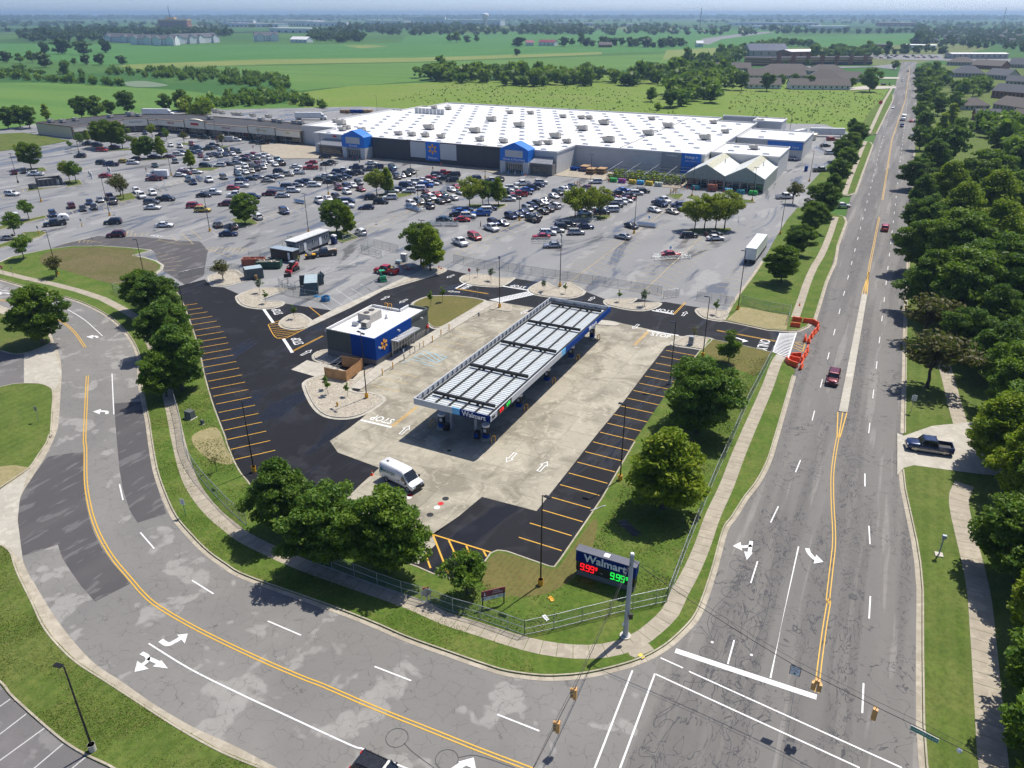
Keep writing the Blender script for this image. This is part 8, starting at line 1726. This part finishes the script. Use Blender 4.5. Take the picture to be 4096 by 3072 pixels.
# ------------------------------------------------------------------ background: woods, hedges, houses, town
def mesh_arrays(me):
    n=len(me.vertices);co=np.empty(n*3);me.vertices.foreach_get('co',co);t=np.empty(len(me.polygons));me.attributes['tone'].data.foreach_get('value',t);return co.reshape(-1,4,3),t
ARR={}
def lump(key,seed,H,R,nl,size):
    me,cl=crown_mesh('x',seed,H,R,0.3,8,nl,size,'leaf_far');ARR[key]=mesh_arrays(me);bpy.data.meshes.remove(me)
lump('t1',31,11,5,170,1.9);lump('t2',32,12,4.4,170,1.9);lump('t3',33,9,5.5,150,2.0);lump('s1',34,4.5,3.2,90,1.1);lump('s2',35,3.2,2.6,80,1.0);lump('f1',36,11,9,40,4.5);lump('f2',37,12,14,36,7)
def wood(name,spots,keys,m,label,cat='wood',smin=.7,smax=1.25,seed=1):
    """one mass of trees too far and too dense to tell apart"""
    r=np.random.default_rng(seed);vs=[];ts=[]
    for p in spots:
        a,t=ARR[keys[r.integers(len(keys))]];k=r.uniform(smin,smax);an=r.uniform(0,6.28);c,s=math.cos(an)*k,math.sin(an)*k
        q=np.empty_like(a);q[...,0]=a[...,0]*c-a[...,1]*s+p[0];q[...,1]=a[...,0]*s+a[...,1]*c+p[1];q[...,2]=a[...,2]*k*r.uniform(.85,1.2)-.2;vs.append(q);ts.append(np.clip(t+r.uniform(-.35,.35),0,1))
    v=np.concatenate(vs).reshape(-1,3);n=len(v)//4;me=bpy.data.meshes.new(name);me.vertices.add(n*4);me.vertices.foreach_set('co',v.ravel());me.loops.add(n*4);me.loops.foreach_set('vertex_index',np.arange(n*4));me.polygons.add(n);me.polygons.foreach_set('loop_start',np.arange(0,n*4,4));me.polygons.foreach_set('loop_total',np.full(n,4))
    me.attributes.new('tone','FLOAT','FACE').data.foreach_set('value',np.concatenate(ts));me.materials.append(MATS[m]);me.update();o=link(name,me);return tag(o,label,cat,kind='stuff')
def inside(poly,n,seed):return[tuple(p)for p in poly_scatter(poly,n,seed)]
def along(pts,step,jit,seed):
    r=random.Random(seed);return[(p.x+r.uniform(-jit,jit),p.y+r.uniform(-jit,jit))for p in resample(pts,step)]
T_=['t1','t2','t3'];S_=['s1','s2','s1']
wood('wood',inside(g('F2',[(450,500),(700,522),(1100,545),(1500,545),(1760,540),(1760,500),(1300,492),(900,480),(560,480)]),120,1),T_,'leaf_mid','belt of mixed trees beyond the meadow behind the store')
wood('wood',inside(g('F2',[(1780,545),(2060,535),(2212,560),(2212,480),(1900,470)]),40,2),T_,'leaf_deep','dark trees at the right end of the belt')
wood('wood',inside(g('F3',[(0,690),(150,700),(330,640),(410,560),(330,480),(0,440),(-60,600)]),80,3),T_,'leaf_mid','wood before the grey-roofed complex',smin=.9)
wood('wood',along(g('F3',[(100,400),(260,420),(400,350),(600,300),(720,290),(860,300)]),6,14,4),T_,'leaf_deep','trees left of the brick shops')
wood('thicket',along(g('F1',[(-50,460),(100,460),(250,465),(420,470),(520,465)]),5,9,5),S_+['t1'],'leaf_deep','dark thicket in the field at far left',smax=1.1)
wood('thicket',along(g('F1',[(0,490),(180,505),(360,515),(560,530),(800,545)]),7,6,6),S_,'leaf_mid','hedge along the near edge of the marsh',smax=1.6)
wood('thicket',inside(g('F1',[(660,470),(950,490),(1250,520),(1560,545),(1880,560),(1850,500),(1600,470),(1300,450),(1000,445),(700,455)]),190,7),S_,'leaf_mid','broad thicket across the middle field',smin=.6,smax=1.4)
wood('thicket',inside(g('F1',[(1240,670),(1500,680),(1800,650),(2090,705),(2080,690),(1850,620),(1780,590),(1550,600),(1400,640)]),90,8),S_,'leaf_mid','thicket behind the strip mall roof',smax=1.4)
wood('thicket',inside(g('F1',[(1080,720),(1180,735),(1310,735),(1300,690),(1120,690)]),16,9),S_+['t3'],'leaf_light','light green shrubs behind the strip mall bend',smax=1.6)
for i,(c,x,y,h,k)in enumerate((('F1',55,815,11,'wood_a'),('F1',130,805,11,'wood_a'),('F1',190,810,11,'wood_a'),('F1',300,765,9,'wood_c'),('F1',520,748,12,'wood_a'),('F1',610,745,12,'wood_b'),('F1',700,735,9,'wood_a'),('F1',810,718,13,'wood_a'),('F1',1050,700,10,'wood_b'),('F1',1150,695,12,'wood_b'))):
    tr(k,c,(x,y),h,'field tree behind the strip mall, %s from the left'%ords[i],'trees behind the strip mall')
for i,(c,x,y,h,k,w)in enumerate((('F1',285,338,16,'far_a',1),('F1',395,340,21,'far_a',1.3),('F1',530,345,19,'far_a',1.3),('F1',672,332,19,'far_a',1),('F1',470,410,8,'far_b',1.2),('F1',545,408,11,'far_a',1.1),('F1',635,408,12,'far_a',1.2),('F1',775,408,10,'far_a',1.2),('F1',40,395,13,'far_a',1.1),('F1',130,400,12,'far_b',1.1),('F1',205,395,14,'far_b',1.1),('F1',285,425,16,'far_a',1.1),('F2',1140,295,16,'far_a',1.6),('F2',1133,350,9,'far_a',1.2),('F2',710,268,17,'far_b',1),('F2',755,270,22,'far_b',1.1),('F2',820,270,14,'far_a',1.1),('F2',880,268,16,'far_b',1),('F2',1430,292,16,'far_a',1.2),('F2',1480,290,14,'far_b',1))):
    tr(k,c,(x,y),h,'lone tree in the far crop land, %s from left to right by group'%ords[i],'lone trees in the far fields',w)
tr('wood_b','F2',(1980,640),9,'lone tree in the meadow right behind the store',None);tr('wood_a','F2',(2100,680),11,'dark tree group leader at the meadow edge right behind the store',None,1.1);tr('bush','F2',(2025,695),4,'small shrub at the meadow edge behind the store')
wood('wood',along(g('F2',[(1540,290),(1640,292),(1800,288),(1900,295),(2040,300),(2150,292),(2212,294)]),9,10,12),T_,'leaf_far','tree row along the far farm lane',smin=.9,smax=1.5)
wood('wood',inside(g('F2',[(0,200),(300,232),(640,222),(900,208),(880,178),(500,168),(150,165),(0,170)]),260,13),T_,'leaf_far','wide dark wood before the white factory',smin=1.0,smax=1.7)
wood('wood',inside(g('F2',[(1160,215),(1550,218),(1550,190),(1150,188)]),150,14),T_,'leaf_far','dark wood right of the water tower',smin=1.2,smax=1.8);wood('wood',inside(g('F1',[(130,272),(700,270),(900,232),(1480,240),(1400,205),(800,195),(300,200),(120,230)]),300,15),T_,'leaf_far','wood behind the pale apartment rows',smin=1.1,smax=1.7)
wood('wood',inside(g('F1',[(1940,265),(2212,270),(2212,215),(2000,205)]),90,16),T_,'leaf_far','dark wood at the edge of the far left field',smin=1.1,smax=1.6);wood('wood',inside(g('F2',[(0,268),(165,265),(160,240),(0,240)]),40,17),T_,'leaf_far','dark wood below the wide wood',smin=1,smax=1.5)
wood('wood',along(g('F3',[(630,210),(800,212),(1050,212),(1300,212),(1520,212)]),12,14,18),T_,'leaf_far','tree line across the far field at right',smin=1,smax=1.5);wood('wood',along(g('F3',[(1520,292),(1560,285),(1590,250),(1560,210),(1545,180)]),8,12,19),T_,'leaf_far','tree line beyond the junction',smin=1,smax=1.5)
wood('wood',inside(g('F3',[(1640,300),(2212,330),(2212,200),(1700,190),(1600,230)]),330,20),T_,'leaf_far','suburban trees beyond the junction at right',smin=.6,smax=1.1)
wood('wood',inside(g('F3',[(880,380),(1280,372),(1290,330),(1050,320),(880,335)]),55,21),T_,'leaf_deep','trees beyond the brick shops',smin=.6);wood('wood',along(g('F3',[(1300,345),(1420,340),(1540,335),(1700,340)]),9,8,22),T_,'leaf_far','trees at the far junction',smin=.6)
wood('wood',inside(g('F3',[(1570,430),(1700,470),(1760,560),(1990,560),(2000,600),(1800,640),(1620,640),(1560,520)]),46,23),T_,'leaf_mid','yard trees between the houses at right',smin=.55,smax=.95)
wood('wood',inside(g('F3',[(1880,800),(2212,840),(2300,1000),(2250,1150),(1980,900)]),34,24),T_,'leaf_mid','yard trees below the brown roofs at right',smin=.6,smax=1.0)
for k_,(x_,y_,h_)in enumerate(((580,575,13),(672,545,9),(845,560,10),(1232,580,17),(1115,560,8),(755,520,7),(420,570,13),(1390,440,9),(700,420,6),(840,418,7))):tr('wood_a' if k_%2==0 else 'wood_b','F3',(x_,y_),h_,'tree standing among the grey roofs of the complex, %s in the list'%ords[k_],'trees round the grey-roofed complex')
wood('scrub',inside(g('F2',[(300,640),(700,530),(1700,555),(2080,640),(2212,740),(1300,700),(600,660)]),600,51),['s2'],'weed','scrub scattered over the meadow behind the store',smin=.05,smax=.2)
wood('scrub',inside(g('F3',[(300,690),(420,575),(1250,580),(1330,600),(1180,780),(700,790)]),520,52),['s2'],'weed','scrub scattered over the meadow beside the main road',smin=.05,smax=.2)
rr=random.Random(44);spots=[]
for k in range(3000):
    d=2300+9000*rr.random()**1.3;a=rr.uniform(-.75,.78);x,y=d*math.sin(a),d*math.cos(a)
    if math.sin(x*.0031+1.3)+math.sin(y*.0023+x*.0011)+.5*math.sin(x*.008-y*.004)>-.15:spots.append((x,y))
wood('wood',spots,['f1'],'leaf_far','distant woods spread over the plain to the horizon',smin=.8,smax=1.6,seed=5)
spots=[(d*math.sin(a),d*math.cos(a))for d,a in((rr.uniform(8500,14000),rr.uniform(-.72,.74))for k in range(3200))]
wood('wood',spots,['f2'],'leaf_far','unbroken forest line on the horizon',smin=1.2,smax=2.6,seed=6)
# houses
s=N('pond');s.set((.14,.19,.10),.6)
plain('roof_grey',(.095,.10,.115),.9,var=.2);plain('roof_brown',(.115,.10,.09),.9,var=.2);plain('siding',(.45,.42,.36),.8);plain('siding_white',(.72,.73,.74),.8);plain('brick',(.30,.12,.075),.9,var=.25);plain('brick_band',(.55,.40,.2),.9);plain('solar',(.03,.045,.08),.25);plain('far_white',(.74,.74,.73),.7);plain('dark_pane',(.03,.035,.045),.2)
def gable(c,a,b_,depth,h,rh,label,wallm='siding',roofm='roof_grey',cat='house',name='house',storeys=1,win=2.6,group=None,hip=False,over=.5,chimney=False):
    A,Bq=g1(c,*a),g1(c,*b_);d=Bq-A;L=d.length;o=empty(name,(A.x,A.y,0),math.atan2(d.y,d.x),label,cat,group)
    b=MB();b.prism([Vector((0,0,0)),Vector((L,0,0)),Vector((L,depth,0)),Vector((0,depth,0))],0,h)
    if not hip:
        for x in(0,L):b.add([(x,0,h),(x,depth,h),(x,depth/2,h+rh)],[(0,1,2)])
    b.build('wall',wallm,o);e=over;i=depth/2 if hip else-e;b=MB()
    top=[(max(i,-e)if hip else-e,depth/2,h+rh),((L-i)if hip else L+e,depth/2,h+rh)];lo=[(-e,-e,h-.15),(L+e,-e,h-.15),(L+e,depth+e,h-.15),(-e,depth+e,h-.15)]
    b.add(lo+top,[(0,1,5,4),(2,3,4,5),(1,2,5),(3,0,4)]if hip else[(0,1,5,4),(2,3,4,5)]);b.add([(x,y,z-.2)for x,y,z in lo+top],[(4,5,1,0),(5,4,3,2)]);rf=b.build('roof',roofm,o)
    if chimney:pbox(rf,'chimney','brick',(L*.3,depth*.6,h+rh*.9),(1,1,2))
    n=max(1,int(L/win));sh=h/storeys
    for s_ in range(storeys):
        for k in range(n):
            w=pbox(o,'window','dark_pane',(L*(k+.5)/n,-.03,sh*s_+sh*.55),(min(1.2,win*.42),.1,sh*.45))
    if L<60:pbox(o,'door','brown_trim',(L*.5+win*.5,-.04,1.05),(1.0,.08,2.1))
    return o
hs='houses east of the main road'
for i,(a,b_,dp,h,rh,wm,rm)in enumerate((((1830,700),(1990,700),12,3,4,'siding','roof_brown'),((1905,765),(2060,770),10,3,3,'brick','roof_grey'),((2010,690),(2212,720),16,3.2,4.5,'siding','roof_brown'),((2000,620),(2230,640),14,5,4.5,'brick','roof_grey'),((2120,790),(2230,800),10,5,3,'siding_white','roof_brown'),((1990,820),(2130,830),10,3,3.5,'siding','roof_brown'),((1750,490),(1960,495),18,4,6,'siding','roof_grey'),((1960,500),(2100,510),18,4,5,'siding','roof_grey'),((1720,415),(1900,420),20,4,5,'siding','roof_brown'),((1870,435),(2060,445),20,4,5,'brick','roof_brown'),((2110,430),(2240,435),18,4,6,'siding','roof_grey'),((2090,545),(2212,550),12,4,4,'siding','roof_grey'),((2160,1080),(2260,1100),12,4,4,'siding','roof_grey'))):
    gable('F3',a,b_,dp,h,rh,'house east of the main road, %s in the list from near left'%ords[i],wm,rm,group=hs,hip=i in(0,6,8),chimney=i%4==1)
for i in range(26):
    r_=random.Random(100+i);x,y=1610+(i%9)*68+r_.uniform(-20,20),215+(i//9)*30+r_.uniform(-6,6)
    gable('F3',(x,y),(x+42,y+1),14,4,5,'far suburban house beyond the junction, row %s, %s from left'%(ords[i//9],ords[i%9]),'siding',['roof_grey','roof_brown'][i%2],group='far suburban houses',win=5,hip=i%3==0)
gc='wings of the grey-roofed complex'
for i,(a,b_,dp,h,rh)in enumerate((((465,560),(670,562),14,3,4.5),((730,565),(1110,568),14,3,4.5),((470,500),(830,500),16,3,5.5),((830,520),(1060,525),20,3,7),((1000,520),(1190,520),16,3,5),((560,460),(860,462),16,3,5),((850,470),(1080,472),18,3,5.5),((260,450),(480,452),16,3,5))):
    gable('F3',a,b_,dp,h,rh,'low grey-roofed wing of the care complex, %s from the near left'%ords[i],'siding_white' if i<2 else 'siding','roof_brown','building','care_wing',group=gc,win=4,hip=i in(3,5,6))
# brick shops with stepped parapets
A,Bq=g1('F3',605,415),g1('F3',1245,410);d=Bq-A;L=d.length;o=empty('brick_shops',(A.x,A.y,0),math.atan2(d.y,d.x),'long brick shop row with cream bands beyond the grey roofs','shops');pbox(o,'wall','brick',(L/2,12,4),(L,24,8));pbox(o,'roof','black_roof',(L/2,12,8.1),(L-1,23,.2));pbox(o,'band','brick_band',(L/2,-.1,6.3),(L,.2,1.6));pbox(o,'base_band','brick_band',(L/2,-.1,3.6),(L,.2,.5))
for k in range(7):pbox(o,'parapet_bay','brick',(L*(k+.5)/7,-.3,5.2),(5,.8,10.4));pbox(o,'shop_window','dark_pane',(L*(k+.2)/7,-.15,1.7),(7,.2,2.6));pbox(o,'shop_window','dark_pane',(L*(k+.85)/7,-.15,1.7),(7,.2,2.6))
A,Bq=g1('F3',435,415),g1('F3',600,418);d=Bq-A;L=d.length;o=empty('brick_block',(A.x,A.y,0),math.atan2(d.y,d.x),'brick block with cream bands at the left end of the shops','shops');pbox(o,'wall','brick',(L/2,12,4.2),(L,24,8.4));pbox(o,'roof','black_roof',(L/2,12,8.5),(L-1,23,.2))
for z in(2.5,5.0,7.5):pbox(o,'band','brick_band',(L/2,-.1,z),(L,.2,.7))
gable('F3',(470,360),(715,360),40,8,8,'building with dark blue solar-like roof behind the brick shops','siding','solar','building','solar_hall',win=9);gable('F3',(730,375),(900,372),30,9,2,'white-roofed hall behind the brick shops','brick','far_white','building','hall',win=9)
sheet('far_car_park',g('F3',[(700,440),(1250,425),(1400,440),(1420,400),(1250,420),(700,418)]),-.05,'far_asphalt');sheet('far_car_park',g('F3',[(1270,372),(1700,380),(1700,345),(1300,345),(1000,305),(1100,300)]),-.045,'far_asphalt');sheet('cross_road',g('F3',[(1300,375),(2212,395),(2212,372),(1560,372),(1300,358)]),-.04,'far_asphalt')
sheet('complex_drive',g('F3',[(1110,572),(1400,560),(1400,548),(1200,545),(1110,555)]),.13,'new_conc');sheet('complex_drive',g('F3',[(1190,500),(1420,500),(1425,490),(1190,488)]),.13,'new_conc')
for i in range(40):
    r_=random.Random(300+i);x,y=(r_.uniform(720,1000),r_.uniform(425,440))if i<14 else(r_.uniform(1300,1680),r_.uniform(352,372));p=g1('F3',x,y);car(['sedan','suv'][i%2],'wskgrn'[i%6],p,90+SITE,'tiny %s %s parked by the %s, %s of the far cars'%(COL['wskgrn'[i%6]][0],['car','SUV'][i%2],'brick shops' if i<14 else 'far junction',ords[i//2]),'far parked cars by the shops')
for i,(a,b_,lb)in enumerate((((1440,308),(1650,312),'white canopy roof at the far junction'),((1750,372),(2110,372),'long grey shop row beyond the cross road'),((1220,305),(1330,308),'dark shop left of the far junction'))):
    gable('F3',a,b_,18,6,1,lb,['far_white','siding','brick'][i],['far_white','far_white','roof_grey'][i],'building','far_shop',win=7)
# farms
for i,(a,b_,h,wm,rm,lb)in enumerate((((1190,288),(1240,288),5,'siding_white','maroon_board','small red-roofed farmhouse in the far field'),((1270,288),(1370,290),6,'far_white','maroon_board','long red-roofed barn in the far field'),((1655,298),(1735,298),4,'brick','roof_brown','long low brown farm building by the lane'))):gable('F2',a,b_,16,h,4,lb,wm,rm,'farm building','farm_building',win=8)
gable('F3',(135,297),(178,297),10,6,4,'small white barn at the right end of the far fields','far_white','far_white','barn','barn',win=9);gable('F1',(1835,268),(1940,270),20,6,5,'white barn right of the apartment rows','far_white','far_white','barn','barn',win=9)
# pale apartment rows
for i,(a,b_,h)in enumerate((((660,265),(830,270),10),((830,282),(970,284),11),((970,288),(1110,288),11),((1110,280),(1240,275),11),((1240,275),(1390,268),11),((1615,262),(1765,260),11))):
    ab=gable('F1',a,b_,22,h,7,'pale three-storey apartment block with grey roof, %s from left'%ords[i],'siding_white','roof_grey','apartments','apartment_block',3,5,'pale apartment rows')
    L=(g1('F1',*b_)-g1('F1',*a)).length
    for x in(L*.2,L*.8):
        b=MB();b.prism([Vector((x-7,-3,0)),Vector((x+7,-3,0)),Vector((x+7,4,0)),Vector((x-7,4,0))],0,h);b.add([(x-7,-3,h),(x+7,-3,h),(x,-3,h+5)],[(0,1,2)]);b.build('gabled_bay','siding_white',ab);b=MB();b.add([(x-7.6,-3.6,h-.3),(x,-3.6,h+5.2),(x,11,h+5.2),(x-7.6,11,h-.3),(x+7.6,-3.6,h-.3),(x+7.6,11,h-.3)],[(0,1,2,3),(1,4,5,2)]);b.build('bay_roof','roof_grey',ab)
# hospital-like tower block, masts, water tower, factories
A,Bq=g1('F1',1005,190),g1('F1',1190,190);d=Bq-A;L=d.length;k=L/117;o=empty('tower_block',(A.x,A.y,0),math.atan2(d.y,d.x),'broad brown tower block on the far horizon at left','building');Hh=L*.30;pbox(o,'wall','brick',(L/2,20,Hh/2),(L,40,Hh));pbox(o,'roof','brick_band',(L/2,20,Hh+1),(L*1.02,42,4));pbox(o,'penthouse','brick_band',(L*.4,20,Hh+6),(L*.3,20,8))
for s_ in range(6):pbox(o,'window_band','dark_pane',(L/2,-.4,Hh*(s_+.6)/7),(L*.86,1,Hh/15))
b=MB();b.tube([(L*.38,20,Hh),(L*.36,20,76)],1.0,4);b.build('mast','brand_blue',o)
def far_box(name,c,a,b_,h,label,m='far_white',depth=60):
    A,Bq=g1(c,*a),g1(c,*b_);d=Bq-A;L=d.length;o=empty(name,(A.x,A.y,0),math.atan2(d.y,d.x),label,'factory','far white industrial halls');pbox(o,'hall',m,(L/2,depth/2,h/2),(L,depth,h));pbox(o,'roof','far_white',(L/2,depth/2,h+.4),(L*1.005,depth*1.02,.8))
    n=int(L/25)
    for k in range(n):pbox(o,'dock_door','dark_pane',(L*(k+.5)/n,-.2,h*.25),(8,.5,h*.4))
for i,(c,a,b_,h)in enumerate((('F1',(1410,168),(1760,172),14),('F1',(1750,160),(1980,165),22),('F1',(1700,205),(1965,208),12),('F1',(1930,165),(2160,165),16),('F1',(1410,145),(1600,145),14),('F2',(180,160),(420,162),22),('F2',(420,158),(680,158),36),('F2',(680,160),(1030,162),24),('F2',(0,165),(60,165),16),('F2',(1370,162),(1470,162),14),('F2',(1830,168),(1910,168),10),('F2',(1550,160),(1620,160),10),('F3',(335,158),(620,160),12),('F3',(620,160),(910,162),11),('F3',(870,190),(1110,190),12),('F3',(1305,168),(1520,168),16),('F3',(480,180),(640,182),8),('F3',(1380,128),(1560,128),18),('F3',(960,128),(1050,128),14))):
    far_box('industrial_hall',c,a,b_,h,'white industrial hall on the far plain, %s counted by group'%ords[i],'far_white' if i!=15 else 'brick')
p=g1('F2',935,168);o=empty('water_tower',(p.x,p.y,0),0,'pale water tower on a wide column in front of the factory','water tower');b=MB();b.tube([(0,0,0),(0,0,30),(0,0,36)],[9,8,11],16);b.build('column','wall_light',o);b=MB();b.tube([(0,0,34),(0,0,38),(0,0,48),(0,0,52),(0,0,54)],[11,15,15,11,1],18);b.build('tank','far_white',o)
for i,(c,q,h,r)in enumerate((('F3',(157,175),74,1.2),('F3',(2072,165),77,1.2))):p=g1(c,*q);o=empty('radio_mast',(p.x,p.y,0),0,'thin radio mast on the far plain, %s one'%('left','right')[i],'mast');b=MB();b.tube([(0,0,0),(0,0,h)],r,4);b.build('lattice','dark_metal',o);b=MB();b.cyl((0,0,h*.7),r*2,4,6);b.build('antenna','dark_metal',o)
p=g1('F1',920,525);sheet('marsh_pond',spline(g('F1',[(780,520),(900,510),(1010,525),(1060,540),(950,550),(820,545)]),4,True),-.1,'pond');
p=g1('F3',1303,655,1.0);o=empty('round_sign',(p.x,p.y,0),0,'round red sign at the meadow edge beside the main road','sign');ngon(1.3,8,1.6,'red_plastic')(o);b=MB();b.tube([(0,0,0),(0,0,1.2)],.08,6);b.build('post','galv',o)
o=gable('F3',(1304,540),(1336,541),1.2,1.2,.5,'low dark brick entrance sign on the verge by the complex','brick','roof_grey','sign','entrance_sign',win=9)
# ------------------------------------------------------------------ air
hz_=bpy.data.materials.new('haze_air');hz_.use_nodes=True;t=hz_.node_tree;t.nodes.clear();vo=t.nodes.new('ShaderNodeVolumePrincipled');vo.inputs['Color'].default_value=(.46,.66,.90,1);vo.inputs['Density'].default_value=HAZE;vo.inputs['Anisotropy'].default_value=.25
ou=t.nodes.new('ShaderNodeOutputMaterial');t.links.new(vo.outputs[0],ou.inputs['Volume'])
MATS['haze_air']=hz_;b=MB();b.box((0,0,39.35),(54000,54000,81.3));tag(b.build('haze','haze_air'),'pale blue summer haze over the plain','haze',kind='stuff')
